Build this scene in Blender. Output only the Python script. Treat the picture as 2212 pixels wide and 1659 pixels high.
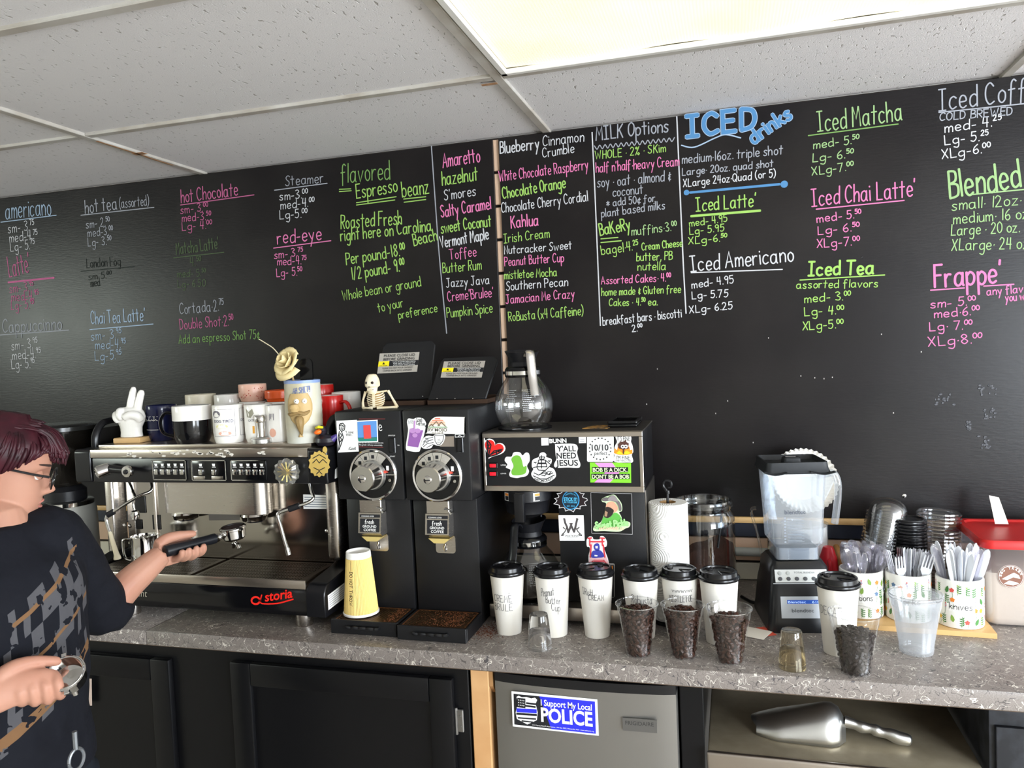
import bpy, bmesh, math, random
import numpy as np
from mathutils import Vector, Matrix, noise
random.seed(7)
for o in list(bpy.data.objects): bpy.data.objects.remove(o, do_unlink=True)
SC = bpy.context.scene
COL = SC.collection
PI = math.pi

# ------------------------------------------------------------------ camera
CAM = np.array([1.7396, -2.3082, 1.6135]); YAW, PITCH, ROLL, FPX = .2784, -.0463, -.0430, 1671.9
_f = np.array([-math.sin(YAW)*math.cos(PITCH), math.cos(YAW)*math.cos(PITCH), math.sin(PITCH)])
_r0 = np.array([math.cos(YAW), math.sin(YAW), 0]); _u0 = np.cross(_r0, _f)
_r = math.cos(ROLL)*_r0 + math.sin(ROLL)*_u0
_u = -math.sin(ROLL)*_r0 + math.cos(ROLL)*_u0
cd = bpy.data.cameras.new('camera'); cam = bpy.data.objects.new('camera', cd); COL.objects.link(cam)
cd.sensor_width = 36; cd.lens = FPX/2212*36; cd.clip_start = .05
cam.matrix_world = Matrix(((_r[0], _u[0], -_f[0], CAM[0]), (_r[1], _u[1], -_f[1], CAM[1]), (_r[2], _u[2], -_f[2], CAM[2]), (0, 0, 0, 1)))
SC.camera = cam
# measuring helpers: a picture point read off on a known plane of the room
def ray(x, y): return _f + (x-1106)/FPX*_r - (y-829.5)/FPX*_u
def at(x, y, Y): d = ray(x, y); return CAM + (Y-CAM[1])/d[1]*d
def atZ(x, y, Z): d = ray(x, y); return CAM + (Z-CAM[2])/d[2]*d
def atD(x, y, D): return CAM + D*ray(x, y)

# ------------------------------------------------------------------ light
w = bpy.data.worlds.new('world'); SC.world = w; w.use_nodes = True
w.node_tree.nodes['Background'].inputs[0].default_value = (.75, .85, 1, 1)
w.node_tree.nodes['Background'].inputs[1].default_value = .5
def area(name, loc, target, sx, sy, power, col):
    l = bpy.data.lights.new(name, 'AREA'); l.shape = 'RECTANGLE'; l.size = sx; l.size_y = sy; l.energy = power; l.color = col
    o = bpy.data.objects.new(name, l); COL.objects.link(o); o.location = loc
    o.rotation_euler = (Vector(target)-Vector(loc)).to_track_quat('-Z', 'Y').to_euler(); return o
# daylight through the shop windows in the wall behind the photographer, and a side window far left
area('window_daylight', (5.0, -4.52, 1.45), (5.0, 0, 1.45), 1.9, 1.5, 285, (.84, .92, 1.0))
area('window_daylight', (5.92, -2.1, 1.45), (0, -2.1, 1.45), 2.2, 1.5, 222, (.84, .92, 1.0))
area('window_daylight', (-3.32, -2.75, 1.97), (0, -2.75, 1.97), 1.3, .5, 50, (.90, 1.0, .90))
SC.view_settings.view_transform = 'Standard'; SC.view_settings.look = 'None'; SC.view_settings.gamma = 1
SC.view_settings.use_curve_mapping = False
SC.view_settings.exposure = 0.1

# ------------------------------------------------------------------ materials
def lin(c):
    if isinstance(c, str): c = [int(c[i:i+2], 16)/255 for i in (0, 2, 4)]
    return tuple(((x/12.92) if x <= .04045 else ((x+.055)/1.055)**2.4) for x in c)+(1,)
MATS = {}
def mat(name, col, rough=.5, metal=0, spec=.5, bump=None, vary=None, trans=0, ior=1.45, emit=None, alpha=None, aniso=0, coat=0):
    """vary=(scale,colour2,contrast) object-space noise; bump=(scale,strength)"""
    if name in MATS: return MATS[name]
    m = bpy.data.materials.new(name); m.use_nodes = True; MATS[name] = m
    nt = m.node_tree; b = nt.nodes['Principled BSDF']; N = nt.nodes; L = nt.links
    b.inputs['Base Color'].default_value = lin(col); b.inputs['Roughness'].default_value = rough
    b.inputs['Metallic'].default_value = metal; b.inputs['Specular IOR Level'].default_value = spec
    b.inputs['IOR'].default_value = ior; b.inputs['Transmission Weight'].default_value = trans
    b.inputs['Coat Weight'].default_value = coat; b.inputs['Coat Roughness'].default_value = .08
    if alpha is not None: b.inputs['Alpha'].default_value = alpha
    if emit: b.inputs['Emission Color'].default_value = lin(emit[0]); b.inputs['Emission Strength'].default_value = emit[1]
    tc = None
    if bump or vary:
        tc = N.new('ShaderNodeTexCoord')
    if vary:
        n = N.new('ShaderNodeTexNoise'); n.inputs['Scale'].default_value = vary[0]; n.inputs['Detail'].default_value = 6
        L.new(tc.outputs['Object'], n.inputs['Vector'])
        r = N.new('ShaderNodeValToRGB'); k = vary[2] if len(vary) > 2 else .3
        r.color_ramp.elements[0].position = .5-k/2; r.color_ramp.elements[1].position = .5+k/2
        r.color_ramp.elements[0].color = lin(col); r.color_ramp.elements[1].color = lin(vary[1])
        L.new(n.outputs['Fac'], r.inputs['Fac']); L.new(r.outputs['Color'], b.inputs['Base Color'])
    if bump:
        n = N.new('ShaderNodeTexNoise'); n.inputs['Scale'].default_value = bump[0]; n.inputs['Detail'].default_value = 4
        L.new(tc.outputs['Object'], n.inputs['Vector'])
        bp = N.new('ShaderNodeBump'); bp.inputs['Strength'].default_value = bump[1]; bp.inputs['Distance'].default_value = .002
        L.new(n.outputs['Fac'], bp.inputs['Height']); L.new(bp.outputs['Normal'], b.inputs['Normal'])
    return m
def brushed(name, col, rough=.3, stretch=(1, 1, 60), streak=.05):
    if name in MATS: return MATS[name]
    m = mat(name, col, rough, 1); nt = m.node_tree; N = nt.nodes; L = nt.links; b = N['Principled BSDF']
    tc = N.new('ShaderNodeTexCoord'); mp = N.new('ShaderNodeMapping'); mp.inputs['Scale'].default_value = stretch
    n = N.new('ShaderNodeTexNoise'); n.inputs['Scale'].default_value = 12; n.inputs['Detail'].default_value = 5
    mr = N.new('ShaderNodeMapRange'); mr.inputs['To Min'].default_value = rough-streak; mr.inputs['To Max'].default_value = rough+streak
    L.new(tc.outputs['Object'], mp.inputs['Vector']); L.new(mp.outputs['Vector'], n.inputs['Vector'])
    L.new(n.outputs['Fac'], mr.inputs['Value']); L.new(mr.outputs['Result'], b.inputs['Roughness'])
    return m
def thin(name, col=(1, 1, 1), refl=.12, rough=.03, frost=0.0, edge=.75):
    """thin clear plastic / blown glass wall: lets light through, mirrors more towards grazing angles"""
    if name in MATS: return MATS[name]
    m = bpy.data.materials.new(name); m.use_nodes = True; MATS[name] = m
    nt = m.node_tree; N = nt.nodes; L = nt.links; N.remove(N['Principled BSDF'])
    out = N['Material Output']; tr = N.new('ShaderNodeBsdfTransparent'); tr.inputs[0].default_value = (*col, 1)
    gl = N.new('ShaderNodeBsdfGlossy'); gl.inputs['Roughness'].default_value = rough
    lw = N.new('ShaderNodeLayerWeight'); lw.inputs['Blend'].default_value = .25
    mr = N.new('ShaderNodeMapRange'); mr.inputs['To Min'].default_value = refl; mr.inputs['To Max'].default_value = edge
    L.new(lw.outputs['Facing'], mr.inputs['Value'])
    mx = N.new('ShaderNodeMixShader'); L.new(mr.outputs['Result'], mx.inputs[0]); L.new(tr.outputs[0], mx.inputs[1]); L.new(gl.outputs[0], mx.inputs[2])
    last = mx
    if frost:
        df = N.new('ShaderNodeBsdfDiffuse'); df.inputs[0].default_value = (.85, .87, .9, 1)
        tl = N.new('ShaderNodeBsdfTranslucent'); tl.inputs[0].default_value = (.85, .87, .9, 1)
        ad = N.new('ShaderNodeMixShader'); ad.inputs[0].default_value = .5
        L.new(df.outputs[0], ad.inputs[1]); L.new(tl.outputs[0], ad.inputs[2])
        m2 = N.new('ShaderNodeMixShader'); m2.inputs[0].default_value = frost
        L.new(mx.outputs[0], m2.inputs[1]); L.new(ad.outputs[0], m2.inputs[2]); last = m2
    L.new(last.outputs[0], out.inputs['Surface']); return m
BLACK = mat('black_paint', '17171a', .38, spec=.4, bump=(160, .06))
BLACKS = mat('black_satin', '101013', .28, spec=.5)
BLACKG = mat('black_gloss', '0b0b0d', .14, spec=.5)
STEEL = brushed('stainless', 'c3bcb4', .27, (3, 3, 90), .012)
STEELX = brushed('stainless_lengthwise', 'b9b0a6', .3, (3, 90, 90), .012)
CHROME = mat('chrome', 'd9d8d6', .08, 1)
ALU = mat('cast_aluminium', 'd0d0ce', .36, 1, bump=(260, .05))
WHITE = mat('white_print', 'f2f1ee', .45)
INK = mat('ink', '15151a', .6)
GLASS = mat('solid_glass', 'ffffff', .02, trans=1, ior=1.48)

# ------------------------------------------------------------------ geometry helpers
ORG = {}
def tag(o, label=None, cat=None, group=None, kind=None):
    if label: o['label'] = label
    if cat: o['category'] = cat
    if group: o['group'] = group
    if kind: o['kind'] = kind
    return o
def thing(name, label, cat, loc=(0, 0, 0), group=None):
    o = bpy.data.objects.new(name, None); COL.objects.link(o); o.location = loc; o.empty_display_size = .05
    ORG[o] = Vector(loc); return tag(o, label, cat, group)
def local(o): ORG[o] = Vector((0, 0, 0)); return o     # children given in the thing's own coordinates
def copy_tree(o, parent=None):
    c = o.copy(); COL.objects.link(c); c.parent = parent
    for ch in list(o.children): copy_tree(ch, c)
    return c
class MB:
    def __init__(s): s.v = []; s.f = []
    def add(s, vs, fs):
        n = len(s.v); s.v += [tuple(v) for v in vs]; s.f += [tuple(i+n for i in f) for f in fs]; return s
    def box(s, x0, x1, y0, y1, z0, z1):
        return s.add([(x0, y0, z0), (x1, y0, z0), (x1, y1, z0), (x0, y1, z0), (x0, y0, z1), (x1, y0, z1), (x1, y1, z1), (x0, y1, z1)],
                     [(0, 3, 2, 1), (4, 5, 6, 7), (0, 1, 5, 4), (1, 2, 6, 5), (2, 3, 7, 6), (3, 0, 4, 7)])
    def bbox(s, x0, x1, y0, y1, z0, z1, bev=.004, seg=2):
        bm = bmesh.new(); bmesh.ops.create_cube(bm, size=1)
        for v in bm.verts:
            v.co = ((x0+x1)/2+v.co.x*(x1-x0), (y0+y1)/2+v.co.y*(y1-y0), (z0+z1)/2+v.co.z*(z1-z0))
        bmesh.ops.bevel(bm, geom=bm.edges[:], offset=min(bev, .45*min(abs(x1-x0), abs(y1-y0), abs(z1-z0))), segments=seg, affect='EDGES', profile=.5)
        bm.verts.index_update(); s.add([v.co[:] for v in bm.verts], [[v.index for v in f.verts] for f in bm.faces]); bm.free(); return s
    def rings(s, rings, cap0=True, cap1=True, closed=True):
        n = len(rings[0]); vs = [p for r in rings for p in r]; fs = []
        for k in range(len(rings)-1):
            for i in range(n if closed else n-1):
                j = (i+1) % n; fs.append((k*n+i, k*n+j, (k+1)*n+j, (k+1)*n+i))
        if cap0: fs.append(tuple(range(n-1, -1, -1)))
        if cap1: fs.append(tuple(range((len(rings)-1)*n, len(rings)*n)))
        return s.add(vs, fs)
    def lathe(s, prof, c=(0, 0, 0), n=32, cap0=True, cap1=True, axis=None, sx=1, sy=1):
        """prof [(r,h)..] around axis (default z) from centre c"""
        if axis is None: M = Matrix.Identity(3)
        else: M = Vector((0, 0, 1)).rotation_difference(Vector(axis).normalized()).to_matrix()
        R = []
        for r, h in prof:
            R.append([tuple(Vector(c)+M @ Vector((r*sx*math.cos(2*PI*i/n), r*sy*math.sin(2*PI*i/n), h))) for i in range(n)])
        return s.rings(R, cap0, cap1)
    def cyl(s, p0, p1, r, n=20, r1=None, bev=0):
        p0 = Vector(p0); p1 = Vector(p1); h = (p1-p0).length; r1 = r if r1 is None else r1
        pr = [(r, 0), (r1, h)] if not bev else [(r-bev, 0), (r, bev), (r1, h-bev), (r1-bev, h)]
        return s.lathe(pr, p0, n, axis=p1-p0)
    def tube(s, pts, rad, n=10, cap=True, flat=None):
        pts = [Vector(p) for p in pts]; m = len(pts); R = []; up = None
        for k, p in enumerate(pts):
            t = (pts[min(k+1, m-1)]-pts[max(k-1, 0)]).normalized()
            if up is None: up = t.orthogonal().normalized() if flat is None else (Vector(flat)-t*t.dot(Vector(flat))).normalized()
            else: up = (up-t*t.dot(up)).normalized()
            b = t.cross(up); r = rad[k] if hasattr(rad, '__len__') else rad
            ra, rb = r if hasattr(r, '__len__') else (r, r)
            R.append([tuple(p+up*(ra*math.cos(2*PI*i/n))+b*(rb*math.sin(2*PI*i/n))) for i in range(n)])
        return s.rings(R, cap, cap)
    def prism(s, poly, ax='y', a=0, b=.01):
        """poly of 2-D points extruded along an axis from a to b (other two axes in x,y,z order)"""
        def mk(p, t): return {'x': (t, p[0], p[1]), 'y': (p[0], t, p[1]), 'z': (p[0], p[1], t)}[ax]
        n = len(poly); vs = [mk(p, a) for p in poly]+[mk(p, b) for p in poly]
        return s.add(vs, [tuple(range(n)), tuple(range(2*n-1, n-1, -1))]+[(i, n+i, n+(i+1) % n, (i+1) % n) for i in range(n)])
    def xf(s, M):
        s.v = [tuple(M @ Vector(v)) for v in s.v]; return s
    def build(s, name, m, parent=None, label=None, smooth=35, kind=None):
        off = ORG.get(parent, Vector((0, 0, 0))) if parent else Vector((0, 0, 0))
        me = bpy.data.meshes.new(name); me.from_pydata([(v[0]-off.x, v[1]-off.y, v[2]-off.z) for v in s.v], [], s.f); me.validate()
        bm = bmesh.new(); bm.from_mesh(me); bmesh.ops.recalc_face_normals(bm, faces=bm.faces[:]); bm.to_mesh(me); bm.free()
        o = bpy.data.objects.new(name, me); COL.objects.link(o); me.materials.append(m)
        if smooth:
            me.polygons.foreach_set('use_smooth', [True]*len(me.polygons)); me.set_sharp_from_angle(angle=math.radians(smooth))
        if parent: o.parent = parent
        ORG[o] = off
        if label: o['label'] = label
        if kind: o['kind'] = kind
        me.update(); return o
def solo(name, mb, m, label, cat, group=None, origin=None, **k):
    """a thing that is one mesh"""
    if origin is not None:
        o = Vector(origin); mb.v = [(v[0]-o.x, v[1]-o.y, v[2]-o.z) for v in mb.v]
    ob = mb.build(name, m, **k)
    if origin is not None: ob.location = origin; ORG[ob] = Vector(origin)
    return tag(ob, label, cat, group)
def structure(name, mb, m, parent=None):
    o = mb.build(name, m, parent)
    if not parent: o['kind'] = 'structure'
    return o
def crom(pts, k=5, closed=False):
    """smooth curve through points"""
    P = [Vector(p) for p in pts]; n = len(P); out = []
    g = (lambda i: P[i % n]) if closed else (lambda i: P[max(0, min(n-1, i))])
    for i in range(n if closed else n-1):
        a, b, c, d = g(i-1), g(i), g(i+1), g(i+2)
        for j in range(k):
            t = j/k; out.append(.5*((2*b)+(c-a)*t+(2*a-5*b+4*c-d)*t*t+(3*b-a-3*c+d)*t**3))
    if not closed: out.append(P[-1])
    return out
def circ(cx, cy, r, n=24, ry=None, a0=0): return [(cx+r*math.cos(a0+2*PI*i/n), cy+(ry or r)*math.sin(a0+2*PI*i/n)) for i in range(n)]
def rrect(x0, x1, y0, y1, r, n=4):
    out = []
    for cx, cy, a in ((x1-r, y1-r, 0), (x0+r, y1-r, 90), (x0+r, y0+r, 180), (x1-r, y0+r, 270)):
        for i in range(n+1):
            t = math.radians(a+90*i/n); out.append((cx+r*math.cos(t), cy+r*math.sin(t)))
    return out

# ------------------------------------------------------------------ lettering
G = {'a':'~3,3.2 2,4 .6,3.2 .4,1 1.4,0 2.6,.8 3,3;3,4 3,.5 3.4,0','b':'.3,7 .3,0;~.3,2.6 1.4,4 2.8,3.2 2.9,1 1.6,0 .3,.8','c':'~2.8,3.4 1.8,4 .6,3.2 .4,1.2 1.4,0 2.8,.6',
'd':'3,7 3,0;~3,3.2 2,4 .6,3.2 .4,1 1.4,0 3,1','e':'~.5,2 2.8,2.3 2.4,3.8 1.2,4 .4,2.6 .6,.8 1.6,0 2.8,.6','f':'~2.8,6.4 2,7 1.2,6 1.1,3 1,-1;.2,3.8 2.4,4',
'g':'~3,3.2 2,4 .6,3.2 .4,1.2 1.4,.2 2.9,1;~3,4 3,-1 2.2,-2.8 .6,-2.2','h':'.3,7 .3,0;~.3,2.4 1.6,4 2.7,3 2.7,0','i':'.4,4 .4,0;.4,5.4 .4,5.7','j':'~1,4 1,-1.5 .2,-2.6 -.6,-2;1,5.4 1,5.7',
'k':'.3,7 .3,0;2.6,4 .4,1.8;1,2.3 2.8,0','l':'.4,7 .4,0','m':'.3,4 .3,0;~.3,2.6 1.2,4 2,3 2,0;~2,2.6 3,4 3.8,3 3.8,0','n':'.3,4 .3,0;~.3,2.6 1.6,4 2.7,3 2.7,0',
'o':'~1.6,4 .5,3 .5,1 1.6,0 2.7,1 2.7,3 1.6,4','p':'.3,4 .3,-3;~.3,2.8 1.5,4 2.8,3 2.7,1 1.5,0 .3,.8','q':'3,4 3,-3;~3,3.2 2,4 .6,3.2 .4,1 1.4,0 3,1','r':'.3,4 .3,0;~.3,2.4 1.2,3.8 2.3,3.8',
's':'~2.5,3.5 1.4,4 .5,3.2 1.2,2.2 2.3,1.4 2,.2 .9,0 .2,.6','t':'1.2,6.4 1.2,0;0,4.2 2.4,4.2','u':'~.3,4 .3,1 1.2,0 2.5,1 2.7,4;2.7,4 2.7,0','v':'.2,4 1.4,0 2.8,4','w':'.2,4 1.1,0 2.1,3.4 3.1,0 4,4',
'x':'.2,4 2.6,0;2.6,4 .2,0','y':'.3,4 1.6,.8;2.9,4 .9,-3','z':'.3,4 2.5,4 .2,0 2.7,0',
'A':'0,0 1.8,7 3.4,0;.6,2.4 3,2.6','B':'.3,0 .3,7;~.3,7 2.4,6.6 2.4,4.4 .3,3.7;~.3,3.7 2.9,3.2 2.9,.6 .3,0','C':'~3.4,5.8 2.2,7 .7,5.6 .4,2.4 1.6,.1 3.4,.9','D':'.3,0 .3,7;~.3,7 2.6,6.2 3.2,3.4 2.4,.8 .3,0',
'E':'3,7 .3,7 .3,0 3,0;.3,3.7 2.6,3.7','F':'3,7 .3,7 .3,0;.3,3.7 2.5,3.7','G':'~3.4,5.8 2.2,7 .7,5.6 .4,2.4 1.6,.1 3.3,1 3.3,3;1.9,3 3.6,3','H':'.3,7 .3,0;3,7 3,0;.3,3.6 3,3.6',
'I':'0,7 2.6,7;1.3,7 1.3,0;0,0 2.6,0','J':'.8,7 3.4,7;~2.2,7 2.3,1.5 1.3,0 .2,.8','K':'.3,7 .3,0;3,7 .4,3.2;1.2,4.2 3.2,0','L':'.4,7 .4,0 3,0','M':'.2,0 .6,7 2,2.6 3.4,7 3.9,0','N':'.3,0 .3,7 3,0 3,7',
'O':'~1.8,7 .4,5.4 .4,1.8 1.8,0 3.3,1.8 3.3,5.4 1.8,7','P':'.3,0 .3,7;~.3,7 2.9,6.4 2.7,3.8 .3,3.3','Q':'~1.8,7 .4,5.4 .4,1.8 1.8,0 3.3,1.8 3.3,5.4 1.8,7;2.2,1.8 3.6,-.4','R':'.3,0 .3,7;~.3,7 2.9,6.4 2.7,3.8 .3,3.3;1.2,3.4 3,0',
'S':'~3,6.2 1.8,7 .5,5.8 1.2,4 2.6,2.8 2.6,.8 1.3,0 .2,1','T':'0,7 3.6,7;1.8,7 1.8,0','U':'~.3,7 .3,1.8 1.6,0 3,1.8 3,7','V':'.2,7 1.7,0 3.3,7','W':'.1,7 1.1,0 2.3,5 3.5,0 4.5,7','X':'.2,7 3,0;3,7 .2,0','Y':'.2,7 1.6,3.4 3,7;1.6,3.4 1.6,0','Z':'.3,7 3,7 .2,0 3.2,0',
'0':'~1.5,7 .3,5.2 .3,1.8 1.5,0 2.8,1.8 2.8,5.2 1.5,7','1':'.9,7 .9,0','2':'~.3,5.6 1.2,7 2.5,6 2.2,3.8 .2,0;.2,0 2.9,0','3':'~.3,6.4 1.6,7 2.6,5.6 1.2,3.8 2.8,2.2 2,.2 .2,.6','4':'.8,7 .4,3 2.8,3;2.4,7 2.2,0',
'5':'2.7,7 .7,7 .5,4;~.5,4 2.2,4.2 2.7,2 1.6,0 .2,.6','6':'~2.4,6.8 .8,4.6 .4,1.6 1.5,0 2.7,1.4 2,3.4 .5,2.4','7':'.2,7 2.8,7 1,0','8':'~1.5,3.7 .4,5.4 1.5,7 2.6,5.4 1.5,3.7 .3,1.8 1.5,0 2.8,1.8 1.5,3.7','9':'~2.6,5.6 1.5,7 .4,5.6 1.2,3.6 2.6,5;2.6,5.8 2.2,0',
'.':'.4,0 .4,.35','·':'.5,2.4 .7,2.7','-':'.2,2.4 1.9,2.5',',':'.6,.4 .2,-1.2',"'":'.5,7 .3,5.6','(':'~1.6,7.6 .4,5 .4,1.5 1.5,-1','/':'2.4,7.4 .2,-.4',')':'~.2,7.6 1.4,5 1.4,1.5 .2,-1','%':'3,7 .4,0;~1,6.8 .3,6 1,5.2 1.7,6 1,6.8;~2.6,1.8 1.9,1 2.6,0 3.3,1 2.6,1.8',
'&':'1.2,5.4 1.2,-.4;~2.2,3.8 .6,3.6 1,2.6 1.6,2.4;~1.6,2.4 .4,1.8 .8,.6 2.2,.7','¢':'~2.6,3.4 1.6,4 .5,3 .5,1 1.6,.2 2.6,.8;1.9,5 1.2,-1','*':'1.5,5 1.5,1;.2,4.2 2.8,1.8;2.8,4.2 .2,1.8','!':'.4,7 .4,2;.4,0 .4,.4','"':'.2,7 .2,5.6;1,7 1,5.6'}
def strokes(s):
    """single-line hand lettering; ^ toggles raised small figures.  returns strokes, width"""
    out = []; x = 0; sup = False
    for ch in s:
        if ch == '^': sup = not sup; continue
        if ch == ' ': x += 2.0; continue
        k, dy = (.55, 3.6) if sup else (1, 0)
        g = G[ch]; mx = 0
        jx = random.uniform(-.12, .12); jy = random.uniform(-.18, .18); sh = random.uniform(-.03, .06)
        for st in g.split(';'):
            sm = st[0] == '~'; pts = [tuple(map(float, t.split(','))) for t in st.lstrip('~').split()]
            mx = max(mx, max(p[0] for p in pts))
            pts = [(p[0]+sh*p[1], p[1]) for p in pts]
            if sm: pts = [(v.x, v.y) for v in crom([(p[0], p[1], 0) for p in pts], 4)]
            out.append([(x+(p[0]+jx)*k, (p[1]+jy)*k+dy) for p in pts])
        x += (mx+(.95 if ch not in '.·' else .8))*k
    return out, max(x-.9, .1)
def ribbon(pts, w, vs, fs):
    """flat stroke with round ends in 2-D"""
    P = [Vector((p[0], p[1])) for p in pts]; P = [p for i, p in enumerate(P) if i == 0 or (p-P[i-1]).length > 1e-6]
    if len(P) == 1: P.append(P[0]+Vector((0, 1e-4)))
    n = len(P); L = []; R = []
    def nrm(a, b): t = (b-a).normalized(); return Vector((-t.y, t.x))
    for i in range(n):
        if i == 0: m = nrm(P[0], P[1]); k = 1
        elif i == n-1: m = nrm(P[-2], P[-1]); k = 1
        else:
            a, b = nrm(P[i-1], P[i]), nrm(P[i], P[i+1]); m = a+b
            if m.length < .3: m = a; k = 1
            else: m.normalize(); k = min(1.6, 1/max(.4, m.dot(a)))
        L.append(P[i]+m*w*k); R.append(P[i]-m*w*k)
    t0 = (P[0]-P[1]).normalized(); t1 = (P[-1]-P[-2]).normalized()
    b = len(vs); h = .7
    poly = L+[L[-1]*.75+R[-1]*.25+t1*w*h, L[-1]*.25+R[-1]*.75+t1*w*h]
    vs += [(*p,) for p in L]+[(*p,) for p in R]
    for i in range(n-1): fs.append((b+i, b+n+i, b+n+i+1, b+i+1))
    e = len(vs); vs += [tuple(L[-1]*.8+R[-1]*.2+t1*w*h), tuple(L[-1]*.2+R[-1]*.8+t1*w*h), tuple(L[0]*.8+R[0]*.2+t0*w*h), tuple(L[0]*.2+R[0]*.8+t0*w*h)]
    fs.append((b+n-1, b+2*n-1, e+1, e)); fs.append((b+n, b, e+2, e+3))
def write_on(parent, name, s, P0, P1, cap, wt, m, normal=(0, -1, 0), up=None, lift=.0006):
    """hand lettering from P0 to P1 (baseline ends) on a plane; cap = capital height, wt = half stroke width in metres"""
    st, W = strokes(s); P0 = Vector(P0); P1 = Vector(P1); X = (P1-P0); kx = X.length/W; X.normalize()
    Nn = Vector(normal); U = Nn.cross(X).normalized() if up is None else Vector(up); ky = cap/7
    if U.z < 0 and up is None: U = -U
    vs = []; fs = []
    hs = []
    for i, p in enumerate(st):
        n0 = len(vs); ribbon([(a*kx, b*ky) for a, b in p], wt, vs, fs); n = (len(vs)-n0-4)//2; l0 = lift+(i % 4)*.00012
        hs += [l0+.0003*k/n for k in range(n)]*2+[l0+.0003]*2+[l0]*2
    return MB().add([P0+X*v[0]+U*v[1]+Nn*h for v, h in zip(vs, hs)], fs).build(name, m, parent, smooth=0)
def write_wrap(parent, name, s, c, rfun, ang, z, cap, width, wt, m, lift=.0004, slant=0):
    """hand lettering wrapped round an upright cone/cylinder with centre c, radius rfun(z)"""
    st, W = strokes(s); vs = []; fs = []
    hs = []
    for i, p in enumerate(st):
        ribbon([(a*width/W-width/2, b*cap/7) for a, b in p], wt, vs, fs); hs += [lift+(i % 4)*.0001]*(len(vs)-len(hs))
    V = []
    for (a, b), h in zip(vs, hs):
        zz = z+b+slant*a; r = rfun(zz)+h; t = ang+a/r; V.append((c[0]+r*math.cos(t), c[1]+r*math.sin(t), c[2]+zz))
    return MB().add(V, fs).build(name, m, parent, smooth=0)
_fc = {}
def fmesh(s, bold=0.0, shear=0.0):
    k = (s, bold, shear)
    if k not in _fc:
        cu = bpy.data.curves.new('t', 'FONT'); cu.body = s; cu.size = 1; cu.offset = bold; cu.shear = shear; cu.resolution_u = 3
        ob = bpy.data.objects.new('t', cu); COL.objects.link(ob); bpy.context.view_layer.update()
        me = bpy.data.meshes.new_from_object(ob.evaluated_get(bpy.context.evaluated_depsgraph_get()))
        _fc[k] = ([tuple(v.co[:2]) for v in me.vertices], [tuple(p.vertices) for p in me.polygons])
        bpy.data.objects.remove(ob); bpy.data.curves.remove(cu); bpy.data.meshes.remove(me)
    return _fc[k]
def print_on(parent, name, s, P0, P1, h, m, normal=(0, -1, 0), bold=0, shear=0, lift=.0006, ref=None, arc=0):
    """printed lettering; fits the width P0-P1, h = height of the letters' own box"""
    vs, fs = fmesh(s, bold, shear)
    if not vs: return
    x0 = min(v[0] for v in vs); x1 = max(v[0] for v in vs); y0 = 0; y1 = max(v[1] for v in vs)
    P0 = Vector(P0); P1 = Vector(P1); X = P1-P0; kx = X.length/(x1-x0); X.normalize(); Nn = Vector(normal); U = Nn.cross(X).normalized()
    if U.z < -.01 and abs(Nn.z) < .9: U = -U
    V = []
    for v in vs:
        a = (v[0]-x0)*kx; b = v[1]*h/y1; q = (v[0]-x0)/(x1-x0)-.5
        V.append(P0+X*a+U*(b+arc*(1-4*q*q))+Nn*lift)
    return MB().add(V, fs).build(name, m, parent, smooth=0)
# ================================================================== THE ROOM
def nodes(m): return m.node_tree.nodes, m.node_tree.links, m.node_tree.nodes['Principled BSDF']
# ceiling board: white with fissures and pin holes
M_TILE = mat('ceiling_board', 'd3d0cd', .9, spec=.15)
N, L, B = nodes(M_TILE)
tc = N.new('ShaderNodeTexCoord'); mp = N.new('ShaderNodeMapping'); mp.inputs['Scale'].default_value = (1, .38, 1); mp.inputs['Rotation'].default_value = (0, 0, .5)
n1 = N.new('ShaderNodeTexNoise'); n1.inputs['Scale'].default_value = 125; n1.inputs['Detail'].default_value = 2; n1.inputs['Distortion'].default_value = .6
n2 = N.new('ShaderNodeTexNoise'); n2.inputs['Scale'].default_value = 300; n2.inputs['Detail'].default_value = 2
r1 = N.new('ShaderNodeMapRange'); r1.inputs['From Min'].default_value = .29; r1.inputs['From Max'].default_value = .37
mi = N.new('ShaderNodeMath'); mi.operation = 'MULTIPLY_ADD'; mi.inputs[1].default_value = .35
bp = N.new('ShaderNodeBump'); bp.inputs['Strength'].default_value = .6; bp.inputs['Distance'].default_value = .004
cr = N.new('ShaderNodeValToRGB'); cr.color_ramp.elements[0].color = lin('a8a39e'); cr.color_ramp.elements[1].color = lin('d8d5d5'); cr.color_ramp.elements[1].position = .5
L.new(tc.outputs['Object'], mp.inputs['Vector']); L.new(mp.outputs[0], n1.inputs['Vector']); L.new(tc.outputs['Object'], n2.inputs['Vector'])
L.new(n1.outputs['Fac'], r1.inputs['Value']); L.new(n2.outputs['Fac'], mi.inputs[0]); L.new(r1.outputs[0], mi.inputs[2])
L.new(mi.outputs[0], bp.inputs['Height']); L.new(bp.outputs[0], B.inputs['Normal']); L.new(r1.outputs[0], cr.inputs['Fac']); L.new(cr.outputs[0], B.inputs['Base Color'])
M_GRID = mat('grid_metal', 'b9b5ae', .45, spec=.4, vary=(9, 'a39b90', .3))
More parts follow.
